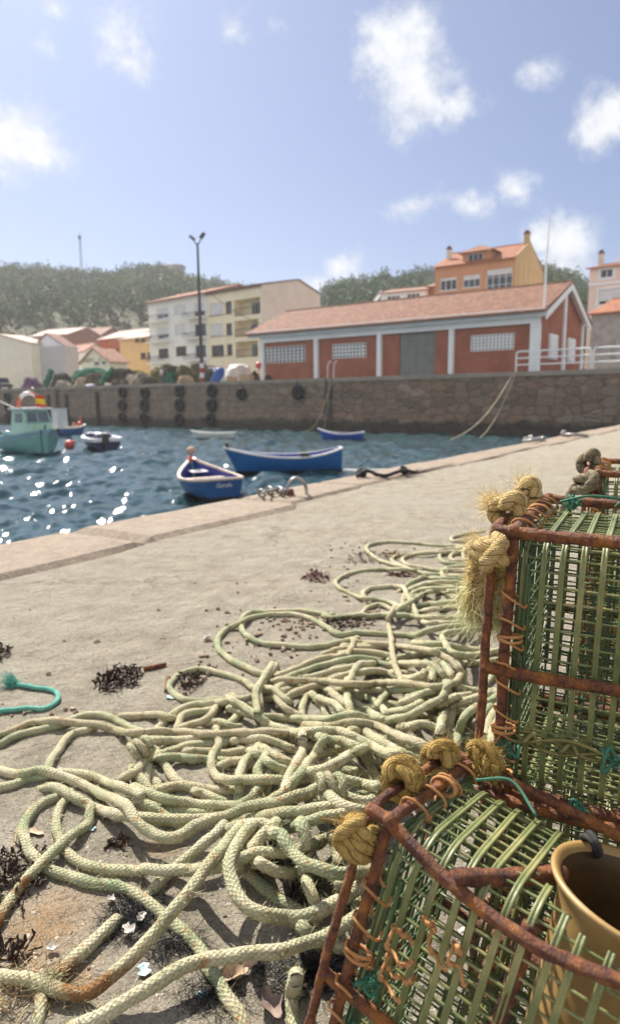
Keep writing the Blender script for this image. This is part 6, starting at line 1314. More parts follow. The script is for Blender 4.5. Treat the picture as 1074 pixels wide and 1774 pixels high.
def make_trap(label, o, Rm, H, W, e, L, style, seed=0, bend=None, seam=.24, wire=.0134, pitch=.0168, br=1., mesh_m=N_plast, hole=None, inner=True):
    o = np.asarray(o, float); rt = thing('lobster_trap', label, 'lobster trap', (0, 0, 0), 'rusty framed lobster traps stacked on the quay'); OFF[rt.name] = np.zeros(3)
    Wd = lambda p: o+Rm @ np.asarray(p, float)
    f = MB(); B_ = bend or (lambda x: 0)
    for x in (0, L): bar(f, [(x, p[0], p[1]) for p in arcs([(0, 0), (W, 0), (W, H), (0, H)], .016)], closed=True, seed=seed, r=.0050*br)
    for x in (-e, L+e): bar(f, [(x, p[0], p[1]) for p in arcs([(0, 0), (W, 0), (W, H), (0, H)], .034)], closed=True, seed=seed+1, r=.0043*br)
    for (y, z, bd) in ((0, H, 1), (W, H, 0), (0, 0, 0), (W, 0, 0), (0, H/2, 0), (W, H/2, 0)):
        xs = np.linspace(-e, L+e, 40); bar(f, [(x, y, z-.001+(B_(x) if bd else 0)) for x in xs], .0056*br, seed=seed+2)
    for y in (0, W):
        for z in (0, H/2, H):
            for x in (0, L): f.ball((x, y, z), .0074*br, 10)
    for z in (.0, H): bar(f, [(L*.48, 0, z), (L*.48, W, z)], seed=seed+3, r=.005*br)
    f.build('frame', M_rust, rt, smooth=True, local=True)
    # wrapped mesh
    ins = .0105; y0, y1, z0, z1 = ins, W-ins, ins, H-ins+.002
    def profile(lo):
        if lo: c = [(y0-.001, H*(seam+.05)), (y0-.001, z0), (y1+.001, z0), (y1+.001, H*(seam+.05))]
        else: c = [(y0+.003, H*(seam-.02)), (y0+.002, H*.6), (y0-.001, z1), (y1, z1), (y1, H*(seam-.02))]
        out = [np.array(c[0])]
        for i in range(1, len(c)-1):
            p, a, b = np.array(c[i]), np.array(c[i-1]), np.array(c[i+1]); u, v = nrm(a-p), nrm(b-p); r = min(.034, np.linalg.norm(a-p)*.45, np.linalg.norm(b-p)*.45)
            for t in np.linspace(0, 1, 8): out.append((1-t)**2*(p+u*r)+2*t*(1-t)*p+t*t*(p+v*r))
        out.append(np.array(c[-1])); return resample(np.array(out), .006)
    for lo in (False, True):
        pr = profile(lo); mb = MB(); tt = np.gradient(pr, axis=0); tt /= np.linalg.norm(tt, axis=1, keepdims=True); nn = np.stack([-tt[:, 1], tt[:, 0]], -1)   # outward
        if lo: nn = -nn
        cen = pr.mean(0); nn *= np.sign(np.sum((pr-cen)*nn, 1).mean())
        x = .010+(.013 if lo else 0); k = 0
        while x < L-.006:
            P = np.stack([np.full(len(pr), x)+snoise(pr*1.0+k, 9, seed+k, 1)*.0015, pr[:, 0]+nn[:, 0]*.0021, pr[:, 1]+nn[:, 1]*.0021], -1)
            mb.tube(P, 1, sec=BAND, up=(0, 0, 0) if False else None) if False else None
            T_ = np.gradient(P, axis=0); T_ /= np.linalg.norm(T_, axis=1, keepdims=True); A_ = np.tile([1., 0, 0], (len(P), 1)); N_ = np.cross(A_, T_); sgn = np.sign(np.sum(N_[:, 1:]*nn, 1).mean()); N_ *= sgn
            for sl_ in runs(P, hole, H):
              if len(P[sl_]) < 3: continue
              P_, A2, N2 = P[sl_], A_[sl_], N_[sl_]
              V = P_[:, None]+A2[:, None]*BAND[None, :, :1]+N2[:, None]*BAND[None, :, 1:]; n_, m_ = V.shape[:2]; i = np.arange(n_-1)[:, None]; j = np.arange(m_)[None]; j2 = (j+1) % m_
              F = np.stack([i*m_+j, i*m_+j2, (i+1)*m_+j2, (i+1)*m_+j], -1).reshape(-1, 4); mb.add(V.reshape(-1, 3), F if sgn > 0 else F[:, ::-1])
            x += pitch+random.uniform(-.001, .001); k += 1
        Ls = np.concatenate([[0], np.cumsum(np.linalg.norm(np.diff(pr, axis=0), axis=1))]); s = .004
        while s < Ls[-1]:
            y, z = np.interp(s, Ls, pr[:, 0]), np.interp(s, Ls, pr[:, 1]); xs = np.linspace(.003, L-.003, 60); P = np.stack([xs, np.full(60, y), np.full(60, z)], -1); P[:, 1:] += np.stack([snoise(P+s, 34, seed+7, 2), snoise(P+s*2, 34, seed+8, 2)], -1)*.0011
            for sl_ in runs(P, hole, H):
                if len(P[sl_]) > 2: mb.tube(P[sl_], .0011, 6)
            s += wire*random.uniform(.94, 1.06)
        mb.build('netting', mesh_m, rt, smooth=True, local=True, label='lower netting panel, overlapping at the seam' if lo else None)
    mb = MB(); yb = y1-.008
    for x in np.arange(.012, L-.01, .0140): mb.tube(wobble(np.array([(x, yb, z) for z in np.linspace(z0, z1-.01, 24)]), .0016, int(x*1e4)), .0013, 5)
    for z in np.arange(z0, z1-.01, .0138): mb.tube(wobble(np.array([(x, yb-.003, z) for x in np.linspace(.01, L-.01, 40)]), .0016, int(z*1e4)), .0012, 5)
    for x in (np.arange(.05, L-.02, .0140) if inner else ()): mb.tube(wobble(np.array([(x, W*.35+t*W*.35, z0+.01+t*(H*.62)) for t in np.linspace(0, 1, 20)]), .002, int(x*1e4)+5), .0012, 5)
    for t in (np.arange(0, 1.01, .075) if inner else ()): mb.tube(wobble(np.array([(x, W*.35+t*W*.35, z0+.013+t*(H*.62)) for x in np.linspace(.05, L-.02, 40)]), .002, int(t*1e4)+5), .0012, 5)
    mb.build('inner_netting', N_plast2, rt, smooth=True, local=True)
    for x in (.006, L-.006):
        mb = MB()
        for y in np.arange(y0, y1+.001, .0140): P = np.array([(x, y, z) for z in np.linspace(z0, z1, 30)]); mb.tube(wobble(P, .0012, int(y*1e4)), .0013, 6)
        for z in np.arange(z0, z1+.001, .0138): P = np.array([(x+.003, y, z) for y in np.linspace(y0, y1, 24)]); mb.tube(wobble(P, .0012, int(z*1e4)), .0012, 6)
        for q in (z0, z1): mb.tube(wobble(np.array([(x, y, q) for y in np.linspace(y0, y1, 20)]), .001, 3), .0020, 6)
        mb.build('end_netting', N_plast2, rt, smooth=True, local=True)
    # edge cord of the mesh + lacing round the end bar
    mb = MB(); mb.tube(wobble(np.array([(.012, y0-.003, z) for z in np.linspace(.01, H-.03, 70)]), .0022, seed+4), .0020, 6); mb.tube(wobble(np.array([(.017, y0-.003, z) for z in np.linspace(.01, H-.04, 70)]), .0022, seed+5), .0018, 6)
    mb.tube(wobble(np.array([(.012, y, z1+.002) for y in np.linspace(.02, W-.02, 40)]), .0022, seed+6), .0020, 6); mb.build('edge_cord', N_plast2, rt, smooth=True, local=True)
    z = .03; pts = []
    while z < H-.03:
        j = random.uniform(-.003, .003); pts += [(-.0065, .003, z+j), (-.0045, -.0062, z+j+.001), (.003, -.0072, z-.001), (.011, -.002, z-.007), (.015, .004, z-.010), (.012, .010, z-.004), (.0, .009, z+.006)]; z += random.uniform(.018, .030)
    y = .03
    while y < W-.02:
        pts += [(-.0062, y, H-.004), (-.0045, y, H+.0055), (.003, y, H+.0072), (.012, y+.005, H+.002), (.015, y+.009, H-.006), (.006, y+.014, H-.010)]; y += random.uniform(.026, .040)
    mb = MB(); mb.tube(catmull(pts, .002), .0012, 7); mb.build('lacing', M_cord, rt, smooth=True, local=True)
    for (y, z, vert) in ((0, H*.62, 1), (0, H*.28, 1), (0, H*.10, 1), (W*.55, H, 0)):
        mb = MB()
        for k in range(2):
            th = np.arange(18)/18*2*np.pi; el = np.stack([.0035+np.cos(th)*.0105, np.sin(th)*.0070, np.full(18, (k-.5)*.0030)+.0014*np.sin(th+k*2)], -1)
            P = el+[0, y, z] if vert else np.stack([el[:, 0], el[:, 2]+y, el[:, 1]+z], -1); mb.tube(P, .0015, 7, closed=True)
        mb.build('cord_tie', M_cord, rt, smooth=True, local=True)
    if style is not None:
        for k, spec in enumerate(style(H, W, e)):
            mb, fz = MB(), MB(); m1, m2 = spec.pop('mats'); lab = spec.pop('lab', None); tails = spec.pop('tails', []); kn = spec; knot(mb, fz, seed=seed*10+k, **kn)
            for (P, r) in tails:
                P = resample(catmull(P, .004), .0025); rope_into(mb, fz, P, R=r, k=14, per=r*2.4, fuzz=0, seed=k)
            ko = mb.build('rope_knot', m1, rt, smooth=True, local=True, label=lab); fz.build('fibres', m2, ko, local=True)
    M4 = np.eye(4); M4[:3, :3] = Rm; M4[:3, 3] = o; rt.matrix_world = Matrix(M4.tolist()); return rt, Wd
KN = lambda **k: dict(mats=(M_knot, M_tuft), **k)
def styleB(H, W, e):
    return [dict(c=(-e, -.001, H*.925), ax=(0, .12, 1), side=(.4, -1, .1), R=.0105, r=.0072, turns=2, fuzz=420, tuftdir=(-1, -.1, .3), tuft=200, flen=.005, spread=.75, mats=(M_knot, M_tuft), lab='frayed yellow knot at the top of the end bar'),
            dict(c=(-e, W*.30, H+.006), ax=(0, 1, 0), side=(.5, -.4, .8), R=.0105, r=.0072, turns=2, fuzz=420, tuftdir=(-1, .1, .5), tuft=520, flen=.0055, spread=.75, mats=(M_knot, M_tuft)),
            dict(c=(-e, W*.80, H+.006), ax=(0, 1, 0), side=(.3, -.4, 1), R=.0108, r=.0074, turns=2, fuzz=700, tuftdir=(-.2, .1, 1), tuft=340, flen=.0045, spread=.8, mats=(M_knot, M_tuft))]
def styleA(H, W, e):
    m = (M_aknot, M_brown_tuft)
    return [dict(c=(-e, -.002, H*.915), ax=(0, .1, 1), side=(-.5, -.8, .2), R=.0092, r=.0052, turns=3, fuzz=1300, tuftdir=(-1, -.2, .5), tuft=140, flen=.004, spread=.8, mats=m), dict(c=(-e, W*.36, H+.003), ax=(0, 1, 0), side=(-.5, -.3, .8), R=.0098, r=.0056, turns=3, fuzz=1300, tuftdir=(-.2, -.3, 1), tuft=140, flen=.004, spread=.9, mats=m),
            dict(c=(-e, W*.80, H+.003), ax=(0, 1, 0), side=(.2, -.4, 1), R=.0098, r=.0056, turns=3, fuzz=1100, tuftdir=(.2, -.2, 1), tuft=100, flen=.004, spread=.9, mats=m), dict(c=(.012, W-.004, H+.006), ax=(1, .2, 0), side=(0, -.4, 1), R=.0096, r=.0054, turns=3, fuzz=1200, tuftdir=(0, -.2, 1), tuft=120, flen=.006, spread=.9, mats=m)]
def styleC(H, W, e):
    m = (M_gknot, M_gknot)
    return [dict(c=(-e, -.001, H*.93), ax=(0, .1, 1), side=(.6, -1, .3), rk=24, R=.0125, r=.0078, turns=2, fuzz=120, flen=.006, mats=m, tails=[([(-e-.012, -.004, H*.93), (-e-.026, -.002, H*.82), (-e-.034, .004, H*.70), (-e-.04, .01, H*.5)], .0072), ([(-e+.012, .01, H*.9), (-e+.016, .02, H*.75), (-e+.01, .022, H*.6)], .0075)]),
            dict(c=(-e, W*.34, H+.008), ax=(0, 1, .0), side=(.4, -.5, 1), rk=24, R=.013, r=.0082, turns=2, fuzz=120, flen=.006, mats=m)]
HA, WA, eA = .2822, .1648, .0195; RA = rot3(-.6448, .1802, -.1775); oA = np.array([-.0133, .4502, .0701])
Rf = .062; best = None
for x in np.linspace(.08, .32, 200):
    c = oA+RA @ np.array([x, WA*.53, HA-.004]); e_ = min(proj(c+RA @ np.array([math.cos(t)*Rf, math.sin(t)*Rf, 0]))[0] for t in np.linspace(0, 6.28, 40))
    if best is None or abs(e_-952) < best[0]: best = (abs(e_-952), x)
xf = best[1]
bendA = lambda x: -.022*math.sin(math.pi*min(max(x, 0), .2)/.2)
trA, WdA = make_trap('front lower lobster trap with the amber plastic funnel, under the other trap', oA, RA, HA, WA, eA, .36, styleA, 1, bendA, br=.86, hole=(xf, WA*.53, Rf+.003), inner=False)
HB, WB, eB = .2608, .2375, .019; RB = rot3(-.4617, .0269, -.0061); oB = np.array([.1756, .6057, .2703])
trB, WdB = make_trap('upper lobster trap with frayed yellow rope tails, stacked on the front one', oB, RB, HB, WB, eB, .45, styleB, 2)
RC = rot3(-.43, 0., 0.); pc = EYE+ray(1014, 812)*1.12; pc[2] = .528; oC = pc-RC @ np.array([-eB, 0, HB])
trC, WdC = make_trap('rear lobster trap with grey brown rope hitches at the right edge', oC, RC, HB, WB, eB, .45, styleC, 3)
# the one under it, seen only through the mesh of the others
def copy_trap(src, label, dv, skip=('rope_knot', 'rope_tail', 'twine_knot', 'twine_loop', 'seam_twine')):
    r = src.copy(); COL.objects.link(r); r['label'] = label; r.matrix_world = Matrix.Translation(dv) @ src.matrix_world
    for ch in list(src.children):
        if ch.name.split('.')[0] in skip: continue
        c = ch.copy(); COL.objects.link(c); c.parent = r
        for g_ in ch.children:
            d_ = g_.copy(); COL.objects.link(d_); d_.parent = c
    return r
trD = copy_trap(trC, 'lobster trap under the rear one, seen only through green mesh', (0, 0, -(oC[2]-.012)))
copy_trap(trB, 'lobster trap carrying the upper one, hidden behind the front trap', (.004, .012, -(oB[2]-.012)))
copy_trap(trC, 'lobster trap furthest back on the ground, behind the rear stack', (.13, .27, -(oC[2]-.012)))
# frayed tails hanging from the front knot of the upper trap (built in that trap's own frame)
LB = lambda px, py, d: RB.T @ (at_d(px, py, d)-oB)
kb = [c for c in trB.children if c.name.startswith('rope_knot')][0]
for k, (pth, r) in enumerate((([(838, 945, .66), (832, 985, .668), (828, 1025, .672), (826, 1058, .675)], .0118), ([(876, 940, .66), (868, 985, .672), (864, 1030, .676), (858, 1068, .68)], .0118))):
    P = resample(catmull([LB(*q) for q in pth], .003), .0022); mb, fz, f2 = MB(), MB(), MB(); mb.tube(P, r, 16, rfun=lambda L, t: 1+.10*np.sin(3*t+L*420)+.05*np.sin(7*t-L*300))
    rg = np.random.default_rng(60+k); n_ = 3600; i = rg.integers(0, len(P), n_); d = rg.normal(size=(n_, 3)); d[:, 2] -= .5; d /= np.linalg.norm(d, axis=1, keepdims=True); fz.fibres(P[i]+d*r*.85, d, rg.uniform(.004, .010, n_), .00028, .7)
    n_ = 800; d = np.array([-.25 if k == 0 else .1, -.1, -1.])+rg.normal(size=(n_, 3))*.5; d /= np.linalg.norm(d, axis=1, keepdims=True); f2.fibres(P[-1-rg.integers(0, 14, n_)]+rg.normal(size=(n_, 3))*r*.55, d, rg.uniform(.010, .038, n_), .00024, .9)
    to = mb.build('rope_tail', M_knot, trB, smooth=True, local=True, label='frayed rope tail %s the end bar' % ('left of' if k == 0 else 'right of')); fz.build('fibres', M_tuft, to, local=True); f2.build('brush_end', M_tuft2, to, local=True)
# seam twine and green knots on the upper trap
mb = MB()
for k in range(3): xs = np.linspace(.01, .44, 120); mb.tube(wobble(np.stack([xs, np.full(120, .003), HB*.25+.005*np.sin(xs*60+k*2)], -1), .004, 80+k), .0017, 6)
for x in np.arange(.02, .44, .034): mb.tube(catmull([(x, .004, HB*.22), (x+.004, -.003, HB*.25), (x+.010, .003, HB*.27), (x+.016, -.002, HB*.24)], .003), .002, 6)
mb.build('seam_twine', mat('olive_twine', [(.3, (.10, .10, .035)), (.7, (.28, .24, .09))], scale=50), trB, smooth=True, local=True)
def twine(parent, c, n, R, m, seed, fib=120, fl=.008):
    rg = np.random.default_rng(seed); mb = MB()
    for k in range(n): mb.tube(catmull(np.asarray(c)+rg.normal(size=(6, 3))*R, .002), .0016, 6)
    if fib: d = rg.normal(size=(fib, 3)); d /= np.linalg.norm(d, axis=1, keepdims=True); mb.fibres(np.asarray(c)+rg.normal(size=(fib, 3))*R*.6, d, fl, .0003, .8)
    return mb.build('twine_knot', m, parent, local=True, smooth=True)
twine(trB, (.006, -.006, HB*.21), 3, .006, M_gcord, 1, 260); twine(trB, (.10, -.004, HB*.25), 2, .005, M_gcord, 2, 60); twine(trB, (.125, -.004, HB*.17), 2, .005, M_gcord, 3, 60); twine(trB, (.03, WB*.80, HB+.004), 3, .005, M_gcord, 4, 240); twine(trB, (.075, -.002, .012), 2, .006, M_gcord, 5, 100)
twine(trA, (.02, -.002, HA*.56), 2, .005, M_gcord, 6, 40); twine(trA, (.015, -.003, HA*.42), 2, .005, M_gcord, 7, 80)
mb = MB(); mb.tube(catmull([(.02, WB*.75, HB+.006), (.05, WB*.7, HB+.016), (.08, WB*.78, HB+.012), (.075, WB*.9, HB+.0)], .003), .0014, 7); mb.build('twine_loop', M_gcord, trB, smooth=True, local=True)
mb = MB(); mb.tube(catmull([(.02, WA*.72, HA+.006), (.045, WA*.8, HA+.014), (.075, WA*.7, HA+.004)], .003), .0014, 7); mb.build('twine_loop', M_gcord, trA, smooth=True, local=True)
# repair stitching on the front of the lower trap
def LA_front(px, py):
    p = on_plane(px, py, oA+RA @ np.array([0, .004, 0]), RA @ np.array([0, -1., 0])); q = RA.T @ (p-oA); q[1] = .004; return q
mb = MB()
for run in ([(686, 1600), (680, 1618), (676, 1640), (690, 1654), (702, 1668)], [(690, 1608), (706, 1616), (722, 1628)], [(676, 1650), (668, 1672), (664, 1690), (680, 1712), (700, 1728)], [(672, 1672), (690, 1686), (712, 1696)], [(734, 1586), (752, 1598), (760, 1608)], [(752, 1600), (748, 1630), (760, 1660), (780, 1672)], [(790, 1628), (782, 1660), (800, 1676), (810, 1700)], [(796, 1632), (800, 1650)], [(700, 1668), (716, 1664), (720, 1656)], [(712, 1696), (722, 1690)]):
    P = np.array([LA_front(*q) for q in run]); P[:, 1] -= .004; P = catmull(P, .002); P[:, 1] += .0025*np.sin(np.linspace(0, 12, len(P))); mb.tube(P, .0013, 7)
    for q in (0, len(P)//2, len(P)-1): mb.tube(P[max(0, q-1):q+2] if q else P[:3], .0021, 7)
mb.build('repair_cord', M_cord, trA, smooth=True, local=True)
# funnel of the lower trap
cf = np.array([xf, WA*.53, HA-.004]); mb = MB()
mb.lathe(cf, [(.046, -.14), (.049, -.06), (.052, -.018), (.056, -.006), (.0605, -.001), (Rf, .0015), (.0615, .004), (.058, .0035), (.054, -.0005)], 64, (0, 0, 1))
mb.build('entry_funnel', M_funnel, trA, smooth=True, local=True, label='amber plastic entry funnel with a turned rim')
mb = MB(); mb.lathe(cf, [(.054, -.0005), (.0505, -.005), (.0485, -.012), (.046, -.03), (.043, -.14)], 64, (0, 0, 1)); mb.build('funnel_inside', mat('shaded_amber_plastic', [(.3, (.035, .018, .006)), (.6, (.085, .048, .014)), (.8, (.16, .10, .035))], scale=14, rough=.5), trA, smooth=True, local=True, label='dark grimy inside of the funnel')  # the grimy dark is shade inside the funnel, put into a darker plastic colour
mb = MB(); bar(mb, [(xf-.105, .0, HA-.012), (xf-.05, WA*.5, HA-.012)], .0062); bar(mb, [(xf-.055, .01, .02), (xf-.052, .015, HA-.02)], .0055); mb.build('strut', M_rust, trA, smooth=True, local=True)
mb = MB(); c = cf+np.array([-.043, .034, .004]); 
for k in range(2): torus(mb, c+np.array([.002*k, 0, .003*k]), .008, .0025, (.3+.2*k, .5, .4))
mb.build('black_tie', M_blackrope, trA, smooth=True, local=True)
# ------------------------------------------------------------------ litter on the concrete
def at_g(px, py, z=0.): return at_z(px, py, z)
M_weed = mat('dry_seaweed', [(.3, (.018, .010, .007)), (.7, (.07, .038, .022))], scale=60, rough=.6); M_weedred = mat('red_seaweed', [(.3, (.07, .018, .02)), (.7, (.17, .05, .045))], scale=60, rough=.7); M_hairnet = mat('black_net_fibre', (.012, .012, .014), scale=60, rough=.5)
def weed(label, px, py, rx, ry, hz, n, m, seed, name='seaweed_clump', cat='seaweed', wdt=.0022):
    rg = np.random.default_rng(seed); c = at_g(px, py); mb = MB()
    for k in range(n):
        a = rg.random()*6.28; r = rg.random()**.6; p = c+np.array([math.cos(a)*rx*r, math.sin(a)*ry*r, rg.random()*hz*(1-r*.7)+.002]); d = rg.normal(size=3)*[1, 1, .5]; P = [p]
        for q in range(5): d = nrm(d+rg.normal(size=3)*.8); p = p+d*rg.uniform(.002, .007); p[2] = max(p[2], .0015); P.append(p)
        P = np.array(P); w = wdt*rg.uniform(.5, 1.6); sd = nrm(rg.normal(size=3)); k0 = mb.n; prof = np.array([.5, 1, 1.2, 1, .8, .3])[:, None]
        mb.grid(np.stack([P-sd*w*prof, P+np.cross(sd, d)*w*.3, P+sd*w*prof], 1))
    return mb.build(name, m, label=label, cat=cat, origin=c)
weed('dark dry seaweed clump left of the small rope loop', 208, 1180, .05, .075, .028, 300, M_weed, 1); weed('reddish seaweed tuft left of the far rope coils', 548, 1003, .05, .07, .03, 160, M_weedred, 2); weed('dark seaweed scraps inside the small rope loop', 328, 1183, .03, .05, .012, 90, M_weed, 3, wdt=.0018)
weed('dark seaweed scraps at the left edge beside the rope strand', 30, 1520, .045, .07, .018, 200, M_weed, 4, wdt=.0018); weed('brown seaweed scraps beyond the far rope loop', 640, 968, .10, .12, .012, 110, M_weed, 5); weed('orange brown seaweed scraps inside the far rope loop', 690, 965, .06, .06, .014, 80, mat('ochre_weed', [(.3, (.16, .07, .02)), (.7, (.36, .20, .07))], scale=40), 6)
weed('brown seaweed tuft at the left edge beyond the turquoise cord', -4, 1138, .03, .05, .025, 120, M_weed, 7); weed('small dark seaweed scrap beside the rust stain under the rope', 208, 1462, .014, .012, .01, 30, M_weed, 8); weed('brown seaweed bits between the middle rope coils', 600, 1082, .07, .05, .014, 120, M_weed, 9); weed('dark red seaweed bits under the far rope coils', 690, 998, .05, .03, .012, 70, M_weedred, 10); weed('small seaweed scrap left of the rusty rope tip', 22, 1655, .02, .018, .008, 40, M_weed, 11)
def hairnet(label, px, py, rx, ry, n, seed, hz=.012, dirv=None):
    rg = np.random.default_rng(seed); c = at_g(px, py); a = rg.random(n)*6.28; r = rg.random(n)**.7; b = c+np.stack([np.cos(a)*rx*r, np.sin(a)*ry*r, rg.random(n)*hz*(1-r)+.001], -1); d = rg.normal(size=(n, 3))*[1, 1, .35]+(0 if dirv is None else np.array(dirv)); d /= np.linalg.norm(d, axis=1, keepdims=True); mb = MB(); mb.fibres(b, d, rg.uniform(.008, .03, n), .00032, .7); V = np.vstack(mb.v); V[:, 2] = np.maximum(V[:, 2], .0008); mb.v = [V]
    return mb.build('net_scrap', M_hairnet, label=label, cat='net scrap', group='black net scraps under the rope', origin=c)
hairnet('black net scrap left of the diagonal rope, white chips on it', 235, 1590, .045, .05, 1800, 1); hairnet('black net scrap right of the diagonal rope, under the crossing', 300, 1640, .04, .03, 900, 2, dirv=(1, -.8, 0)); hairnet('black net scrap by the dry leaf at the bottom edge', 370, 1730, .045, .03, 800, 3); hairnet('black net scrap under the rope beside the lower trap', 545, 1690, .07, .04, 2200, 4); hairnet('black net scrap inside the big rope loop', 450, 1500, .03, .025, 900, 5, .03); hairnet('thin black net strand hanging through the big rope loop', 517, 1540, .012, .09, 600, 6, .04)
def flake(name, label, px, py, s, m, seed, cat, curl=.2, asp=1.6, group=None, z=.004):
    rg = np.random.default_rng(seed); c = at_g(px, py, z); a0 = rg.random()*6.28; n = 12; mb = MB(); u = np.linspace(-1, 1, n)[:, None]; v = np.linspace(-1, 1, 6)[None]; wv = np.sqrt(np.clip(1-np.abs(u)**2.2, 0.01, 1))*(1+.18*np.sin(u*7+seed))
    x = u*s*asp+0*v; y = v*wv*s*(.8+.2*np.sin(u*4+seed)); zz = curl*s*(u**2+1.4*(v*wv)**2+.3*np.sin(u*5+v*3))+rg.normal()*0
    P = np.stack([c[0]+x*math.cos(a0)-y*math.sin(a0), c[1]+x*math.sin(a0)+y*math.cos(a0), c[2]+zz-zz.min()], -1); mb.grid(P); mb.grid(P-np.array([0, 0, .0009]), flip=True)
    return mb.build(name, m, label=label, cat=cat, group=group, smooth=True, origin=c)
M_leafd = mat('dry_leaf', [(.3, (.34, .23, .14)), (.7, (.52, .40, .29))], scale=40, rough=.7); M_leafg = mat('grey_dry_leaf', [(.3, (.14, .095, .08)), (.7, (.26, .19, .16))], scale=40, rough=.7); M_chip = mat('pale_blue_paint', [(.3, (.27, .40, .42)), (.7, (.42, .54, .56))], scale=30, rough=.6); M_shell = mat('white_shell', (.66, .62, .56), scale=40, rough=.45)
flake('dry_leaf', 'curled beige dry leaf below the thick rope at the bottom', 413, 1690, .013, M_leafd, 3, 'leaf', .5, 1.9); flake('dry_leaf', 'grey brown dry leaf near the bottom edge', 470, 1745, .012, M_leafg, 8, 'leaf', .45, 1.8); flake('dry_leaf', 'narrow pinkish leaf left of the upright rope strands', 61, 1442, .007, M_leafd, 4, 'leaf', .2, 2.4)
flake('paint_chip', 'large pale blue paint flake right of the rope bend', 250, 1680, .0085, M_chip, 5, 'paint flake', .1, 1.2); flake('paint_chip', 'small blue paint flake by the net scrap at the bottom', 351, 1722, .005, M_chip, 6, 'paint flake', .1, 1.5); flake('paint_chip', 'small blue paint flake above the diagonal strand', 160, 1436, .005, M_chip, 7, 'paint flake', .1, 1.3); flake('paint_chip', 'tiny blue paint flake beside the small rope loop', 296, 1208, .009, M_chip, 9, 'paint flake', .1, 1.3)
for k, (px, py, s, l) in enumerate(((246, 1591, .006, 'white shell chip lying on the black net scrap'), (223, 1614, .008, 'cream shell fragment on the black net scrap'), (358, 1107, .012, 'white shell left of the middle rope coil'), (193, 1559, .005, 'tiny white shell at the upper edge of the net scrap'), (92, 1645, .006, 'flat beige shell on the bare concrete'))): flake('shell', l, px, py, s, M_shell, 30+k, 'shell', .5, 1.2, z=.008 if k < 2 else .004)
def stick(label, x0, y0, x1, y1, r, m): 
    P = np.array([at_g(x0, y0, r), at_g((x0+x1)/2, (y0+y1)/2, r*1.4), at_g(x1, y1, r)]); mb = MB(); mb.tube(catmull(P, .01), r, 6); mb.build('stick', m, label=label, cat='stick', origin=P[0])
stick('rusty brown splinter above the small rope loop', 249, 1159, 287, 1151, .006, M_rust); stick('rusty splinter standing against the small rope loop', 289, 1198, 292, 1174, .006, M_rust)
M_straw = mat('straw', (.34, .25, .13), scale=20); stick('pale straw stalk left of the upright rope strands', 23, 1484, 31, 1432, .0013, M_straw); stick('pale straw stalk crossing the rope at the bottom left', 86, 1774, 88, 1700, .0012, M_straw); stick('pale straw stalk at the lower edge right of the rope bend', 162, 1757, 178, 1736, .0012, M_straw)
rg = np.random.default_rng(5); mb = MB(); c = at_g(30, 1735); n_ = 190
d = rg.normal(size=(n_, 3))*[1, .8, .4]; d /= np.linalg.norm(d, axis=1, keepdims=True); mb.fibres(c+rg.normal(size=(n_, 3))*[.03, .02, .004]+[0, 0, .008], d, rg.uniform(.012, .03, n_), .0008, .9); V = np.vstack(mb.v); V[:, 2] = np.maximum(V[:, 2], .001); mb.v = [V]
mb.build('dry_weed', M_straw, label='tuft of dry curled straw under the rope at the bottom left corner', cat='dry plant', origin=c)
# grit and pebbles: nobody could count them
ICO = np.array([(0, 0, 1), (.89, 0, .45), (.28, .85, .45), (-.72, .53, .45), (-.72, -.53, .45), (.28, -.85, .45), (.72, .53, -.45), (-.28, .85, -.45), (-.89, 0, -.45), (-.28, -.85, -.45), (.72, -.53, -.45), (0, 0, -1)])
ICF = [(0, 1, 2), (0, 2, 3), (0, 3, 4), (0, 4, 5), (0, 5, 1), (1, 6, 2), (2, 7, 3), (3, 8, 4), (4, 9, 5), (5, 10, 1), (6, 7, 2), (7, 8, 3), (8, 9, 4), (9, 10, 5), (10, 6, 1), (11, 7, 6), (11, 8, 7), (11, 9, 8), (11, 10, 9), (11, 6, 10)]
def scatter(name, m, P, size, seed, flat=.6):
    rg = np.random.default_rng(seed); n = len(P); V = ICO[None]*(1+rg.normal(size=(n, 12, 1))*.22)*np.asarray(size)[:, None, None]*np.stack([rg.uniform(.7, 1.4, n), rg.uniform(.7, 1.4, n), np.full(n, flat)], -1)[:, None]
    V = V+np.asarray(P)[:, None]; F = (np.array(ICF)[None]+12*np.arange(n)[:, None, None]).reshape(-1, 3); mb = MB(); mb.add(V.reshape(-1, 3), F); return mb.build(name, m, kind='stuff')
def rnd_ground(n, seed, ymin=.55, ymax=6.):
    rg = np.random.default_rng(seed); py = rg.uniform(900, 1774, n*3); px = rg.uniform(-40, 1000, n*3); P = np.array([at_g(x, y) for x, y in zip(px, py)]); ok = ((P-Ea) @ en > .62); return P[ok][:n], rg
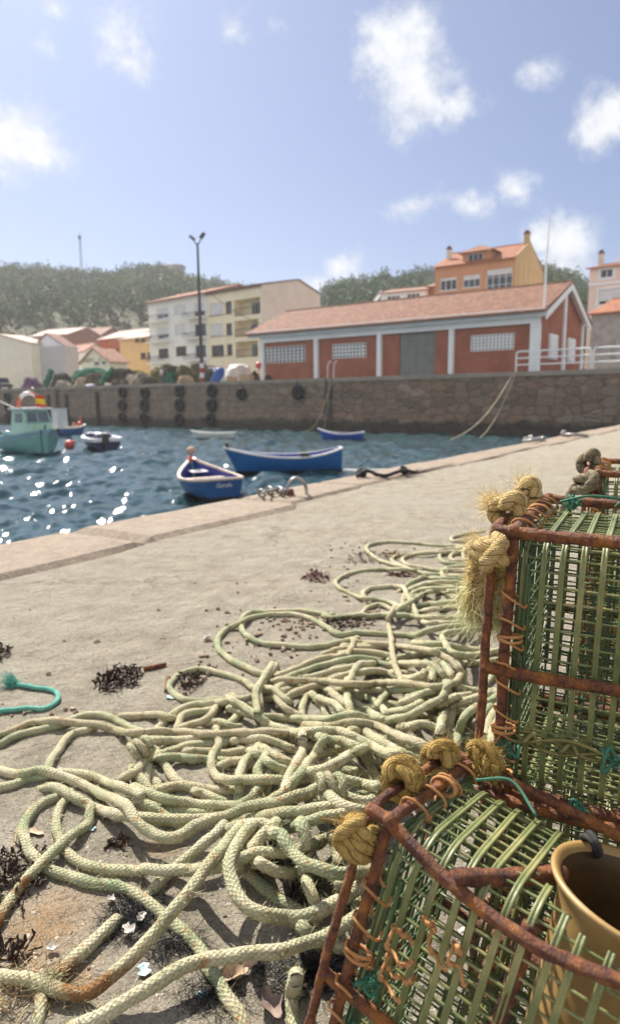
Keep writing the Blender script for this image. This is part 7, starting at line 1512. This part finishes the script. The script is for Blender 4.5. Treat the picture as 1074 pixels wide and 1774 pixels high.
P, rg = rnd_ground(7000, 1); scatter('grit', mat('grit_stone', [(.3, (.17, .14, .11)), (.5, (.38, .33, .28)), (.7, (.58, .53, .47))], scale=35), P, .0006+.0024*rg.random(len(P))**3+.0004*P[:, 1], 2)
P, rg = rnd_ground(260, 3); scatter('dark_grit', M_weed, P, .001+.0035*rg.random(len(P))**2+.0009*P[:, 1], 4)
cl = []
rg = np.random.default_rng(8)
for (px, py, sx, sy, n) in ((500, 1075, 28, 10, 34), (530, 1085, 20, 10, 24), (480, 1105, 40, 14, 22), (400, 1060, 40, 25, 16), (600, 1080, 30, 8, 34), (365, 1140, 18, 16, 14), (620, 960, 30, 12, 40), (700, 985, 20, 6, 18), (590, 1020, 20, 14, 20), (330, 1180, 12, 8, 14), (650, 1055, 18, 6, 18), (430, 1140, 60, 20, 14), (80, 1230, 40, 10, 8)):
    for _ in range(n): cl.append(at_g(px+rg.normal()*sx, py+rg.normal()*sy, .004))
scatter('pebbles', mat('brown_pebbles', [(.3, (.06, .035, .025)), (.5, (.17, .11, .075)), (.75, (.34, .25, .18))], scale=22, rough=.8), np.array(cl), rg.uniform(.0025, .0075, len(cl)), 9, .7)
PB = [(85, 1168, .018), (127, 1227, .010), (114, 1228, .012), (492, 1124, .016), (508, 1126, .012), (360, 1168, .02), (112, 1110, .010), (170, 1112, .018), (310, 1165, .012), (343, 1218, .010)]
scatter('pebbles', mat('tan_pebbles', [(.3, (.20, .15, .11)), (.7, (.36, .29, .22))], scale=22), np.array([at_g(x, y, .004) for x, y, s in PB]), np.array([s*.5 for x, y, s in PB]), 12, .75)
# ------------------------------------------------------------------ sea haze: one closed box of air round the place
mb = MB(); mb.hexa((-420, -40, -8), (420, -40, -8), (420, 640, -8), (-420, 640, -8), (0, 0, 110)); hz = bpy.data.materials.new('sea_haze'); hz.use_nodes = True; nt = NT(hz.node_tree); nt.n.clear()
vol = nt.add('ShaderNodeVolumePrincipled', {'Color': (.98, .98, 1., 1), 'Density': .0004, 'Anisotropy': .35}); nt.l.new(vol.outputs[0], nt.add('ShaderNodeOutputMaterial').inputs['Volume'])
mb.build('haze', hz, kind='stuff')
